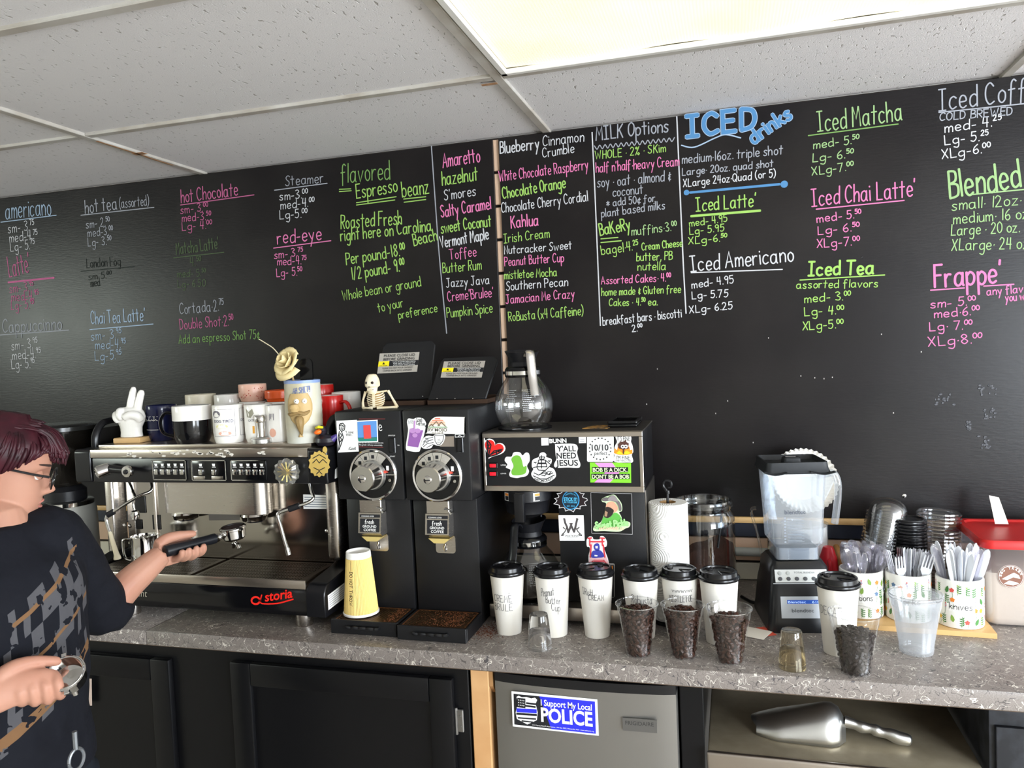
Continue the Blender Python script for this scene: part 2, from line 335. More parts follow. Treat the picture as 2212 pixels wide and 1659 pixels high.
# black painted plywood of the menu boards: satin, faint vertical grain and rubbed-out chalk haze
M_BOARD = mat('chalkboard_paint', '1b1819', .36, spec=.27)
N, L, B = nodes(M_BOARD)
tc = N.new('ShaderNodeTexCoord'); mp = N.new('ShaderNodeMapping'); mp.inputs['Scale'].default_value = (1, 1, 5)
n1 = N.new('ShaderNodeTexNoise'); n1.inputs['Scale'].default_value = 38; n1.inputs['Detail'].default_value = 5
n2 = N.new('ShaderNodeTexNoise'); n2.inputs['Scale'].default_value = 3.2; n2.inputs['Detail'].default_value = 5
bp = N.new('ShaderNodeBump'); bp.inputs['Strength'].default_value = .10; bp.inputs['Distance'].default_value = .003
mr = N.new('ShaderNodeMapRange'); mr.inputs['To Min'].default_value = .27; mr.inputs['To Max'].default_value = .39
cr = N.new('ShaderNodeValToRGB'); cr.color_ramp.elements[0].color = lin('141112'); cr.color_ramp.elements[1].color = lin('1f1c1b'); cr.color_ramp.elements[0].position = .42; cr.color_ramp.elements[1].position = .78
L.new(tc.outputs['Object'], mp.inputs['Vector']); L.new(mp.outputs[0], n1.inputs['Vector']); L.new(tc.outputs['Object'], n2.inputs['Vector'])
L.new(n1.outputs['Fac'], bp.inputs['Height']); L.new(bp.outputs[0], B.inputs['Normal']); L.new(n2.outputs['Fac'], mr.inputs['Value']); L.new(mr.outputs[0], B.inputs['Roughness'])
L.new(n2.outputs['Fac'], cr.inputs['Fac']); L.new(cr.outputs[0], B.inputs['Base Color'])
# grey laminate printed with loose light and dark squiggles
M_LAM = mat('squiggle_laminate', '8b8581', .33, spec=.45)
N, L, B = nodes(M_LAM)
tc = N.new('ShaderNodeTexCoord')
def squig(scale, off, lo, width, mscale, mth):
    mp = N.new('ShaderNodeMapping'); mp.inputs['Location'].default_value = off; mp.inputs['Scale'].default_value = (1, 1, 1)
    n = N.new('ShaderNodeTexNoise'); n.inputs['Scale'].default_value = scale; n.inputs['Detail'].default_value = 1.2; n.inputs['Distortion'].default_value = .9
    L.new(tc.outputs['Object'], mp.inputs[0]); L.new(mp.outputs[0], n.inputs['Vector'])
    s = N.new('ShaderNodeMath'); s.operation = 'SUBTRACT'; s.inputs[1].default_value = lo; L.new(n.outputs['Fac'], s.inputs[0])
    a = N.new('ShaderNodeMath'); a.operation = 'ABSOLUTE'; L.new(s.outputs[0], a.inputs[0])
    t = N.new('ShaderNodeMath'); t.operation = 'LESS_THAN'; t.inputs[1].default_value = width; L.new(a.outputs[0], t.inputs[0])
    m2 = N.new('ShaderNodeTexNoise'); m2.inputs['Scale'].default_value = mscale; m2.inputs['Detail'].default_value = 1; L.new(mp.outputs[0], m2.inputs['Vector'])
    g = N.new('ShaderNodeMath'); g.operation = 'GREATER_THAN'; g.inputs[1].default_value = mth; L.new(m2.outputs['Fac'], g.inputs[0])
    p = N.new('ShaderNodeMath'); p.operation = 'MULTIPLY'; L.new(t.outputs[0], p.inputs[0]); L.new(g.outputs[0], p.inputs[1]); return p
base = None
n3 = N.new('ShaderNodeTexNoise'); n3.inputs['Scale'].default_value = 420; L.new(tc.outputs['Object'], n3.inputs['Vector'])
cr = N.new('ShaderNodeValToRGB'); cr.color_ramp.elements[0].color = lin('746c67'); cr.color_ramp.elements[1].color = lin('8a827c'); cr.color_ramp.elements[0].position = .3; cr.color_ramp.elements[1].position = .7
L.new(n3.outputs['Fac'], cr.inputs['Fac']); last = cr.outputs[0]
for (sc, off, lo, wd, ms, mt, colr) in ((40, (3, 1, 2), .5, .0095, 46, .46, '55504d'), (36, (9, 4, 7), .55, .0085, 42, .48, '4d494a'), (38, (5, 8, 3), .45, .0085, 48, .48, 'c6bfb5'), (42, (15, 2, 11), .52, .0080, 40, .50, 'cfc8bd')):
    p = squig(sc, off, lo, wd, ms, mt); mx = N.new('ShaderNodeMix'); mx.data_type = 'RGBA'
    L.new(p.outputs[0], mx.inputs[0]); L.new(last, mx.inputs[6]); mx.inputs[7].default_value = lin(colr); last = mx.outputs[2]
L.new(last, B.inputs['Base Color'])
M_PEACH = mat('peach_slat', 'ecc9ad', .5, vary=(4, 'e2bd9f', .4))
M_NAVY = mat('navy_slat', '262d3d', .45, vary=(20, '1e2431', .4))
M_PINE = mat('pine_trim', 'e2bd86', .42, vary=(14, 'd0a468', .5))
M_CREAM = mat('cream_paint', 'e6dfcc', .5)
M_WALL = mat('plain_wall', 'd6d2ca', .85)
M_FLOOR = mat('floor_tiles', 'b5ada2', .6, vary=(5, 'a9a196', .4))

XL, XR, YF, HC = -3.4, 6.0, -4.6, 2.2647
structure('floor', MB().box(XL-.1, XR+.1, YF-.1, .1, -.05, 0), M_FLOOR)
wb = structure('wall_back', MB().box(XL, XR, .03, .13, 0, 2.6), M_WALL)
def holed(x0, x1, z0, z1, wins):
    """wall rectangle with window holes as boxes in (u, z)"""
    out = []; us = sorted({x0, x1, *[a for w_ in wins for a in w_[:2]]})
    for a, b in zip(us[:-1], us[1:]):
        h = [w_ for w_ in wins if w_[0] <= a and w_[1] >= b]
        if h: out += [(a, b, z0, h[0][2]), (a, b, h[0][3], z1)]
        else: out.append((a, b, z0, z1))
    return out
mb = MB()
for a, b, c, d in holed(XL, XR, 0, 2.6, [(4.05, 5.95, .7, 2.2)]): mb.box(a, b, YF-.1, YF, c, d)
structure('wall_front', mb, M_WALL)
mb = MB()
for a, b, c, d in holed(YF, .1, 0, 2.6, [(-3.4, -2.1, 1.7, 2.25)]): mb.box(XL-.1, XL, a, b, c, d)
structure('wall_left', mb, M_WALL)
mb = MB()
for a, b, c, d in holed(YF, .1, 0, 2.6, [(-3.2, -1.0, .7, 2.2)]): mb.box(XR, XR+.1, a, b, c, d)
structure('wall_right', mb, M_WALL)
M_FRAME = mat('window_frame', 'e8e6e2', .5)
def window(name, rect, wallx=None, sg=1):
    a, b, c, d = rect; mb = MB(); t = .04
    for (p, q_, r_, s_) in ((a, a+t, c, d), (b-t, b, c, d), (a, b, c, c+t), (a, b, d-t, d), ((a+b)/2-t/2, (a+b)/2+t/2, c, d)):
        if wallx is None: mb.box(p, q_, YF-.07, YF-.02, r_, s_)
        else: mb.box(min(wallx-sg*.07, wallx-sg*.02), max(wallx-sg*.07, wallx-sg*.02), p, q_, r_, s_)
    o = structure(name, mb, M_FRAME)
    g = MB().box(a, b, YF-.05, YF-.045, c, d) if wallx is None else MB().box(wallx-sg*.0475-.0025, wallx-sg*.0475+.0025, a, b, c, d)
    g.build('window_pane', thin('window_glass', refl=.05), o)
window('window_1', (4.05, 5.95, .7, 2.2)); window('window_2', (-3.2, -1.0, .7, 2.2), XR, -1); window('window_3', (-3.4, -2.1, 1.7, 2.25), XL)

# slat panelling on the back wall: long boards with dark grooves between them
P_SL = .1035; Z0 = 2.1594-12*P_SL
M_GROOVE = mat('groove_dark', '2a201a', .8)
MB().box(-1.6, 3.2, .024, .03, .9105, 2.2647).build('groove_backing', M_GROOVE, wb)
for k in range(14):
    z = Z0+k*P_SL; z1 = min(z+P_SL-.006, 2.262)
    if z < 1.03 or z > 2.26: continue
    MB().bbox(-1.6, 3.2, .0125, .0235, z+.003, z1, .0015, 1).build('slat', M_PEACH, wb)
MB().bbox(-1.6, 3.2, .0118, .0235, .968, 1.034, .0015, 1).build('slat', M_PEACH, wb)
MB().bbox(-1.6, 3.2, .0118, .0235, .912, .960, .0015, 1).build('slat', M_CREAM, wb, label='cream painted slat')
MB().box(-1.6, 3.2, .004, .0123, 1.041, 1.080).build('slat', M_NAVY, wb, label='navy painted slat')
MB().bbox(-1.6, 3.2, -.006, .0123, 1.0805, 1.0985, .004, 2).build('ledge_trim', M_PINE, wb, label='pale pine ledge strip')
for i in range(3):
    MB().box(-1.6+1.63*i, -1.572+1.63*i, .0035, .0117, .914, 1.0402).build('slat_upright', M_PEACH, wb)

# suspended ceiling: tee bars, lay-in boards
ce = structure('ceiling', MB().box(XL-.1, XR+.1, YF-.1, .1, HC+.04, HC+.09), M_WALL)
YB = [0.03, -.4994]+[-.4994-.61*k for k in range(1, 7)]
XB = [-3.66+1.22*k for k in range(9)]
tm = {}
for i in range(8):
    for j in range(7):
        x0, x1, y1, y0 = XB[i], XB[i+1], YB[j], YB[j+1]
        if (i, j) == (4, 1): continue
        key = (j == 0)
        if key not in tm:
            o = MB().bbox(-.603, .603, -(y1-y0)/2+.004, (y1-y0)/2-.004, 0, .014, .004, 1).build('ceiling_tile', M_TILE, ce); tm[key] = o.data
        else:
            o = bpy.data.objects.new('ceiling_tile', tm[key]); COL.objects.link(o); o.parent = ce
        o.location = ((x0+x1)/2, (y0+y1)/2, HC+.001+random.uniform(0, .0015))
for x in XB[1:8]: MB().bbox(x-.012, x+.012, YF, .02, HC-.007, HC+.004, .0015, 1).build('tee_bar', M_GRID, ce)
for y in YB[1:7]:
    for i in range(8): MB().bbox(XB[i]+.0125, XB[i+1]-.0125, y-.012, y+.012, HC-.006, HC+.004, .0015, 1).build('tee_bar', M_GRID, ce)
M_RUST = mat('rust_stain', '8a5a35', .8, vary=(60, 'a98a6a', .5))
mb = MB()
for (x, y, a, b) in ((0.004, -.36, .004, .10), (.010, -.30, .02, .012), (0.0, -.20, .004, .06), (1.19, -.47, .02, .006)): mb.box(x-a, x+a, y-b, y+b, HC-.0078, HC-.0068)
mb.build('rust_stain', M_RUST, ce)
# fluorescent troffer
t = thing('ceiling_light', 'glowing fluorescent ceiling panel with yellowed ribbed lens', 'ceiling light', (1.83, -.804, HC-.01))
x0, x1, y0, y1 = 1.236, 2.424, -1.094, -.516
mb = MB()
for (a, b, c, d) in ((x0, x1, y1-.016, y1), (x0, x1, y0, y0+.016), (x0, x0+.016, y0, y1), (x1-.016, x1, y0, y1)): mb.bbox(a, b, c, d, HC-.010, HC+.002, .002, 1)
mb.build('frame', mat('troffer_frame', 'd8d5cf', .4), t)
M_LENS = mat('lit_lens', 'efe6c4', .35, emit=('fff1cf', 1.0))
N, L, B = nodes(M_LENS)
tc = N.new('ShaderNodeTexCoord'); wv = N.new('ShaderNodeTexWave'); wv.inputs['Scale'].default_value = 48; wv.inputs['Distortion'].default_value = .3
n1 = N.new('ShaderNodeTexNoise'); n1.inputs['Scale'].default_value = 4.5
cr = N.new('ShaderNodeValToRGB'); cr.color_ramp.elements[0].color = lin('f4e7c6'); cr.color_ramp.elements[1].color = lin('fff8e6'); cr.color_ramp.elements[0].position = .3; cr.color_ramp.elements[1].position = .6
L.new(tc.outputs['Object'], wv.inputs['Vector']); L.new(tc.outputs['Object'], n1.inputs['Vector'])
L.new(n1.outputs['Fac'], cr.inputs['Fac']); L.new(cr.outputs[0], B.inputs['Emission Color'])
mr = N.new('ShaderNodeMapRange'); mr.inputs['To Min'].default_value = .57; mr.inputs['To Max'].default_value = .71
L.new(wv.outputs['Fac'], mr.inputs['Value']); L.new(mr.outputs[0], B.inputs['Emission Strength'])
# the lens sags a little in its frame
vs = []; fs = []; nx, ny = 24, 12
for i in range(nx+1):
    for j in range(ny+1):
        u, v = i/nx, j/ny; sag = .012*math.sin(PI*u)*math.sin(PI*v)+.006*math.sin(3*PI*u)**2*v
        vs.append((x0+.014+(x1-x0-.028)*u, y0+.014+(y1-y0-.028)*v, HC+.004-sag))
for i in range(nx):
    for j in range(ny): a = i*(ny+1)+j; fs.append((a, a+1, a+ny+2, a+ny+1))
MB().add(vs, fs).build('lens', M_LENS, t)
MB().box(x0, x1, y0, y1, HC+.012, HC+.03).build('housing', mat('troffer_housing', 'cfccc6', .6), t)

# ================================================================== MENU BOARDS
bl = thing('menu_board', 'black painted menu board of hot drinks and flavored espresso beans', 'menu board', (0, 0, 1.1))
MB().bbox(-1.55, 1.050, 0, .0118, 1.0995, HC-.0085, .001, 1).build('panel', M_BOARD, bl)
br = thing('menu_board', 'black painted menu board of iced drinks, bakery and frappe prices', 'menu board', (1.6, 0, 1.1))
MB().bbox(1.069, 3.15, 0, .0118, 1.0995, HC-.0085, .001, 1).build('panel', M_BOARD, br)
def chalk(name, c): return mat(name, c, .7, spec=.2)
CK = {'w': chalk('chalk_white', 'b9b9bc'), 'g': chalk('chalk_green', '8db45a'), 'p': chalk('chalk_pink', 'cb6f9c'), 'b': chalk('chalk_pale_blue', '94a7bc'), 's': chalk('chalk_grey', '92949b'),
      'd': chalk('chalk_dull_green', '6d9150'), 'f': chalk('chalk_ghost_green', '45533a'), 'k': chalk('chalk_ghost_grey', '262a27'), 'u': chalk('chalk_blue', '4b7ba6'), 'm': chalk('chalk_dull_pink', 'ac5a80'), 'l': chalk('chalk_pale_green', '8aa873')}
TXT = '''p 12 473 111 464 34 b americano
_ 2 480 122 465 b
p 18 504 74 496 22 w sm- 3.^75
p 21 524 81 517 22 w med-4.^75
p 23 543 75 537 22 w Lg- 5.^75
p 20 598 66 588 38 m Latte'
__ 18 610 117 600 m
p 21 633 72 627 21 m sm- 3.^95
p 25 651 83 646 21 m med-4.^95
p 24 669 73 666 21 m Lg- 5.^95
p 6 719 134 712 26 s Cappuccinno
_ -4 724 149 713 s
p 25 756 81 750 22 w sm- 3.^95
p 27 777 88 772 22 w med-4.^95
p 25 797 75 794 22 w Lg- 5.^95
p 184 461 253 452 26 s hot tea
p 258 450 322 443 20 s (assorted)
_ 175 465 333 448 s
p 186 493 237 487 20 s sm- 2.^50
p 190 512 244 506 20 s med-3.^00
p 190 532 240 528 20 s Lg- 3.^50
p 187 579 260 573 18 k London Fog
_ 175 586 290 576 k
p 191 605 240 600 16 k sm 5.^00
p 196 620 216 617 16 k med
p 197 700 313 693 26 b Chai Tea Latte'
_ 194 712 331 700 b
p 197 735 262 729 22 b sm- 3.^95
p 206 754 271 751 22 b med-4.^95
p 205 779 262 775 22 b Lg-5.^95
p 391 438 514 422 27 m hot Chocolate
_ 390 443 549 421 m
p 390 462 449 455 20 m sm- 3.^00
p 393 479 455 474 20 m med-3.^50
p 393 498 457 493 20 m Lg- 4.^00
p 381 550 473 537 24 f Matcha Latte'
_ 375 557 484 545 f
p 411 575 434 573 18 f 4.^50
p 383 599 444 596 18 f med- 5.^50
p 384 621 444 618 18 f Lg- 6.50
p 388 679 483 670 23 s Cortada·2.^75
p 389 712 504 702 22 m Double Shot·2.^50
p 387 742 561 731 19 d Add an espresso Shot 75¢
p 616 402 699 394 21 s Steamer
_ 593 411 707 396 s
p 604 433 664 427 22 w sm-3.^00
p 606 452 678 445 22 w med-4.^00
p 604 474 663 469 22 w Lg-5.^00
p 599 527 694 518 29 p red-eye
_ 591 536 715 520 p
p 592 559 654 552 21 p sm- 3.^75
p 599 573 661 570 21 p med-4.^75
p 597 598 652 594 21 p Lg- 5.^50
p 736 395 843 387 40 d flavored
_ 733 409 758 408 g
_ 733 414 759 412 g
p 770 429 859 414 30 g Espresso
_ 770 438 856 425 g
_ 770 443 853 432 g
p 869 427 927 417 33 g beanz
_ 872 430 920 425 g
_ 873 437 920 431 g
p 736 494 868 484 30 g Roasted Fresh
p 736 521 932 499 27 g right here on Carolina
p 894 531 945 519 26 g Beach
p 748 572 875 551 26 g Per pound-18.^00
p 760 604 874 584 26 g 1/2 pound- 9.^00
p 741 649 910 618 22 g Whole bean or ground
p 817 675 872 662 21 g to your
p 861 689 945 673 19 g preference
| 932 315 942 459 949 552 965 720 s
p 957 362 1037 349 30 p Amaretto
p 955 401 1032 389 30 g hazelnut
p 960 433 1028 422 22 w S'mores
p 953 470 1061 451 26 p Salty Caramel
p 953 504 1061 488 25 g sweet Coconut
p 953 536 1056 516 25 w Vermont Maple
p 972 561 1029 553 22 p Toffee
p 956 590 1040 582 22 g Butter Rum
p 964 621 1057 613 20 w Jazzy Java
p 967 651 1066 641 22 p Creme'Brulee'
p 965 686 1064 675 22 g Pumpkin Spice
R
p 1080 332 1164 322 25 w Blueberry
p 1172 316 1261 305 22 w Cinnamon
p 1172 341 1240 329 20 w Crumble
p 1079 392 1271 366 23 p White Chocolate Raspberry
p 1086 429 1222 406 25 g Chocolate Orange
p 1083 460 1270 434 22 w Chocolate Cherry Cordial
p 1104 493 1163 486 26 p Kahlua
p 1089 525 1187 513 20 g Irish Cream
p 1089 549 1235 538 18 w Nutcracker Sweet
p 1090 575 1218 565 20 p Peanut Butter Cup
p 1089 603 1203 596 19 g mistletoe Mocha
p 1093 628 1227 617 20 w Southern Pecan
p 1093 656 1241 643 20 p Jamacian Me Crazy
p 1099 694 1260 680 21 g RoBusta (x4 Caffeine)
| 1279 286 1286 434 1297 703 w
p 1287 303 1444 285 28 s MILK Options
~ 1284 318 1457 300 s
p 1286 344 1438 328 17 g WHOLE · 2% · SKim
p 1287 373 1467 358 21 p half n'half·heavy Cream
p 1290 405 1449 390 22 s soy · oat · almond &
p 1323 425 1389 418 20 s coconut
p 1310 447 1415 435 16 s * add 50¢ for
p 1299 470 1436 451 18 s plant based milks
p 1296 509 1362 496 26 g BaKeRy
_ 1298 516 1335 513 g
_ 1298 524 1342 520 g
p 1364 509 1461 497 19 l muffins·3.^00
p 1299 551 1378 539 20 g bagel·4.^25
p 1386 541 1474 532 16 g Cream Cheese
p 1374 564 1452 561 18 g butter, PB
p 1377 584 1438 583 18 g nutella
p 1299 614 1448 607 17 p Assorted Cakes· 4.^00
p 1299 639 1470 632 17 g home made & Gluten free
p 1315 661 1420 659 16 g Cakes · 4.^50^ ea.
p 1302 703 1472 685 19 w breakfast bars · biscotti
p 1365 717 1387 714 15 w 2.^00
| 1462 252 1475 549 1482 677 w
I 1484 296 1632 279 42 u ICED
| 1472 314 1500 318 1545 298 1568 291 1600 298 b
I 1628 312 1712 254 29 u drinks
p 1473 354 1690 333 19 s medium·16oz. triple shot
p 1473 379 1670 360 15 s Large· 20oz. quad shot
p 1476 404 1675 382 16 w XLarge 24oz·Quad (or 5)
U 1483 416 1694 398 u
p 1504 457 1632 446 28 g Iced Latte'
__ 1493 467 1642 455 g
p 1489 490 1571 478 18 g med- 4.95
p 1489 507 1564 499 18 g Lg- 5.95
p 1487 528 1569 520 18 g XLg-6.^50
p 1493 587 1714 564 33 w Iced Americano
_ 1493 589 1690 582 w
p 1494 623 1585 611 20 w med- 4.95
p 1494 646 1572 641 19 w Lg- 5.75
p 1489 677 1582 667 19 w XLg- 6.25
p 1766 285 1948 260 38 l Iced Matcha
_ 1746 293 1940 268 d
p 1756 322 1854 309 20 l med- 5.^50
p 1754 350 1842 340 20 l Lg- 6.^50
p 1754 379 1842 367 20 l XLg-7.^00
p 1754 446 1977 424 34 p Iced Chai Latte'
_ 1763 452 1953 433 p
p 1764 481 1859 470 20 p med- 5.^50
p 1766 507 1855 498 20 p Lg- 6.^50
p 1764 535 1855 529 21 p XLg-7.^00
P 1746 595 1886 592 28 g Iced Tea
_ 1728 605 1911 594 g
p 1720 623 1896 620 16 g assorted flavors
p 1737 654 1836 647 21 g med- 3.^00
p 1737 682 1821 678 21 g Lg- 4.^00
p 1733 713 1820 708 21 g XLg-5.^00
p 2028 239 2262 210 38 s Iced Coffee
_ 2028 243 2262 219 s
p 2028 261 2186 248 14 s COLD BREWED
p 2040 287 2161 270 22 w med- 4.^25
p 2040 313 2133 302 21 w Lg- 5.^25
p 2034 344 2138 328 21 w XLg-6.^00
P 2051 429 2205 404 50 l Blended
_ 2093 421 2225 408 l
p 2055 455 2205 442 20 l small· 12oz·
p 2059 484 2225 471 20 l medium· 16 oz.
p 2053 509 2201 501 20 l Large · 20 oz.
p 2055 541 2225 537 21 l XLarge· 24 oz.
P 2017 622 2161 611 42 p Frappe'
_ 2010 627 2083 622 p
_ 2125 618 2190 614 p
p 2131 638 2230 630 15 p any flavor
p 2171 651 2240 645 15 p you want
p 2009 666 2106 658 20 p sm- 5.^00
p 2017 687 2114 679 20 p med·6.^00
p 2007 715 2098 710 20 p Lg· 7.^00
p 2005 748 2119 740 22 p XLg·8.^00'''
def line_on(parent, pts, wt, m, Y=0, name='chalk_line', lift=.0006):
    vs = []; fs = []; P = [at(x, y, Y) for x, y in pts]
    if len(P) > 2: P = [v for v in crom([tuple(p) for p in P], 6)]
    ribbon([(p[0], p[2]) for p in P], wt, vs, fs)
    return MB().add([(a, Y-lift, b) for a, b in vs], fs).build(name, m, parent, smooth=0)
par = bl; last = None; scl = lambda x, y: float(np.linalg.norm(at(x, y, 0)-CAM))/FPX/1.02
for ln in TXT.split('\n'):
    q = ln.split(' ')
    if q[0] == 'R': par = br; continue
    if q[0] in ('p', 'P', 'I'):
        x0, y0, x1, y1, cp = map(float, q[1:6]); c = CK[q[6]]; s = ' '.join(q[7:]); cp *= .82 if s[:2] in ('sm', 'me', 'Lg', 'XL') and s[-1].isdigit() else 1; k = float(np.linalg.norm((at(x1, y1, 0)-CAM)))/FPX
        cosv = abs(ray(x1, y1)[1])/np.linalg.norm(ray(x1, y1)); wt = (.0013 if cp < 24 else .0018)*(1.6 if q[0] == 'P' else 1)
        if q[0] == 'I':
            random.seed(3); write_on(par, 'chalk_lettering', s, at(x0, y0, 0), at(x1, y1, 0), cp*k*.97, .0075 if cp > 40 else .0052, CK['b'], lift=.0004)
            random.seed(3); write_on(par, 'chalk_lettering', s, at(x0, y0, 0), at(x1, y1, 0), cp*k*.97, .0055 if cp > 40 else .0036, c, lift=.0008)
        else: write_on(par, 'chalk_lettering', s, at(x0, y0, 0), at(x1, y1, 0), cp*k*.97, wt, c)
    elif q[0] in ('_', '__'): line_on(par, [(float(q[1]), float(q[2])), (float(q[3]), float(q[4]))], .0016 if q[0] == '_' else .0034, CK[q[5]])
    elif q[0] == '|': line_on(par, [(float(q[i]), float(q[i+1])) for i in range(1, len(q)-2, 2)], .0018, CK[q[-1]])
    elif q[0] == 'U':
        a = list(map(float, q[1:5])); line_on(par, [(a[0]+8, a[1]), (a[2]-10, a[3])], .0034, CK['u'])
        for x, y, r_ in ((a[0], a[1], .008), (a[2], a[3], .010)):
            p = at(x, y, 0); MB().prism(circ(p[0], p[2], r_, 12), 'y', -.0009, -.0002).build('chalk_dot', CK['u'], par, smooth=0)
    elif q[0] == '~':
        a = list(map(float, q[1:5])); n = 30
        line_on(par, [(a[0]+(a[2]-a[0])*i/n, a[1]+(a[3]-a[1])*i/n+(5 if i % 2 else -3)) for i in range(n+1)], .0014, CK['s'])
random.seed(11)
# scuffs, peeled tape marks and a screw head on the right board
M_SCUFF = mat('paint_scuff', '3a3b40', .3, spec=.6, bump=(700, .5)); M_CHIP = mat('paint_chip', 'b8b4ae', .6)
for (cx, cy, rx, ry) in ((2040, 862, 20, 12), (2132, 843, 20, 12), (2138, 893, 12, 12), (2125, 955, 12, 13), (2091, 920, 5, 9)):
    mb = MB()
    for i in range(16):
        x, y = cx+random.uniform(-rx, rx), cy+random.uniform(-ry, ry); p = at(x, y, 0)
        mb.lathe([(.0035, 0), (.0025, .0012)], (p[0], -.0001, p[2]), 7, axis=(0, -1, 0), sx=random.uniform(.6, 1.6))
    mb.build('tape_scuff', M_SCUFF, br, smooth=0)
mb = MB()
for (x, y) in ((1420, 797), (1397, 873), (1572, 866), (1546, 893), (1930, 892), (1990, 760), (1660, 730), (1904, 722), (1730, 812), (1627, 956), (1760, 816), (1780, 818), (1798, 815)):
    p = at(x, y, 0); mb.box(p[0]-.0012, p[0]+.0012, -.0007, -.0001, p[2]-.0018, p[2]+.0018)
mb.build('paint_chip', M_CHIP, br, smooth=0)
p = at(1953, 1071, 0); MB().lathe([(.0055, 0), (.005, .002), (.002, .0025)], (p[0], -.0001, p[2]), 14, axis=(0, -1, 0)).build('screw', CHROME, br)
p = at(1862, 556, 0); MB().lathe([(.003, 0), (.002, .002)], (p[0], -.0001, p[2]), 10, axis=(0, -1, 0)).build('screw', BLACK, br)
# ================================================================== COUNTER, CABINETS, FRIDGE
CT = .91
co = thing('countertop', 'long grey laminate countertop printed with light and dark squiggles', 'countertop', (.8, -.3, CT))
MB().bbox(.2305, 3.1, -.645, .0115, CT-.038, CT, .002, 2).build('slab', M_LAM, co)
MB().bbox(-1.5, .2285, -.645, .0115, CT-.038, CT, .002, 2).build('slab', M_LAM, co)
MB().box(-1.5, 3.1, -.62, -.05, CT-.05, CT-.0385).build('underside_batten', mat('raw_board', '5a4a3c', .8), co)
M_SPILL = mat('coffee_grounds', '5e3018', .95, bump=(900, .6))
# spilled grounds by the grinder trays
def speckle(cx, cy, sx, sy, n, z, size):
    mb = MB()
    for i in range(n):
        x = random.gauss(cx, sx); y = random.gauss(cy, sy); r = random.uniform(.3, 1)*size; a = random.uniform(0, PI)
        mb.add([(x+r*math.cos(a+k*PI/2), y+r*math.sin(a+k*PI/2), z) for k in range(4)]+[(x, y, z+r*.6)], [(0, 1, 4), (1, 2, 4), (2, 3, 4), (3, 0, 4)])
    return mb
o = speckle(1.135, -.50, .022, .028, 500, CT, .0022).build('spilled_grounds', M_SPILL, None, smooth=0, kind='stuff')
tag(o, 'brown ground coffee spilled on the counter beside the grinder trays', 'coffee grounds')
M_CAB = mat('black_cabinet', '0b0b0d', .34, spec=.32, bump=(40, .06))
cb = thing('base_cabinet', 'black painted base cabinet with framed doors under the countertop', 'cabinet', (.4, -.35, 0))
MB().bbox(-1.4, 1.111, -.60, -.05, .1, .8585, .002, 1).build('body', M_CAB, cb)
MB().box(-1.4, 1.111, -.55, -.06, .0, .0995).build('toe_kick', BLACK, cb)
def door(x0, x1, z0, z1, y, parent):
    d = MB().bbox(x0+.055, x1-.055, y-.008, y, z0+.055, z1-.055, .002, 1).build('door', M_CAB, parent)
    mb = MB()
    for (a, b, c, e) in ((x0, x0+.06, z0, z1), (x1-.06, x1, z0, z1), (x0+.06, x1-.06, z0, z0+.06), (x0+.06, x1-.06, z1-.06, z1)): mb.bbox(a, b, y-.020, y-.0002, c, e, .004, 2)
    mb.build('door_frame', M_CAB, d); return d
door(-.32, .272, .12, .822, -.6005, cb)
d2 = door(.462, 1.076, .12, .832, -.6005, cb)
h = MB().bbox(1.081, 1.097, -.609, -.6005, .70, .755, .002, 1); h.cyl((1.079, -.608, .695), (1.079, -.608, .76), .004, 8); h.cyl((1.089, -.6105, .715), (1.089, -.608, .715), .003, 8); h.cyl((1.089, -.6105, .74), (1.089, -.608, .74), .003, 8)
h.build('hinge', mat('worn_steel', '8f8d8a', .4, 1), cb)
solo('wood_post', MB().bbox(1.1165, 1.162, -.60, -.512, 0, .8585, .002, 1), mat('raw_pine', 'd3a877', .6, vary=(9, 'b98653', .6)), 'bare pine post supporting the countertop between cabinet and fridge', 'post', origin=(1.139, -.55, 0))
solo('wood_brace', MB().prism([(-.598, .8585), (-.598, .815), (-.575, .79), (-.52, .8585)], 'x', 1.1625, 1.172), mat('raw_plywood', 'a97f52', .7, vary=(15, '8d6437', .6)), 'small plywood brace fixed beside the pine post under the counter', 'brace')
# compact fridge
fr = thing('refrigerator', 'grey compact refrigerator with stickers under the countertop', 'refrigerator', (1.39, -.3, 0))
M_FR = mat('fridge_silver', '8a8782', .38, .75, bump=(500, .04))
MB().bbox(1.185, 1.592, -.545, -.06, .02, .845, .008).build('body', BLACK, fr)
rng = []
for k in range(17):
    u = k/16; x = 1.178+.42*u; rng.append((x, -.60-.016*math.sin(PI*u)**.6))
dp = rng+[(1.598, -.55), (1.178, -.55)]
MB().prism(dp, 'z', .05, .831).build('door', M_FR, fr)
top = [(x, y-.0015) for x, y in rng]+[(1.6, -.545), (1.176, -.545)]
MB().prism(top, 'z', .8315, .8525).build('door_cap', BLACKS, fr)
mb = MB()
for x in (1.21, 1.57):
    for y in (-.52, -.1): mb.cyl((x, y, 0), (x, y, .0195), .015, 12)
mb.build('foot', BLACK, fr)
YD = -.6165
def poly_on(parent, name, pts, Y, m, th=.0006, lift=.0002, label=None, sm=False):
    if sm: pts = [(v.x, v.y) for v in crom([(x, y, 0) for x, y in pts], 4, closed=True)]
    P = [at(x, y, Y) for x, y in pts]
    return MB().prism([(p[0], p[2]) for p in P], 'y', Y-lift-th, Y-lift).build(name, m, parent, label=label, smooth=0)
def zz(x0, y0, s): return lambda x, y: (x0+x*s, y0+y*s)
z3 = zz(1000, 1400, 600/2212)
st = poly_on(fr, 'bumper_sticker', [z3(387, 342), z3(1070, 408), z3(1082, 697), z3(398, 622)], YD, WHITE, label='blue and black police support bumper sticker')
M_BLUE = mat('sticker_blue', '2a2fd0', .4)
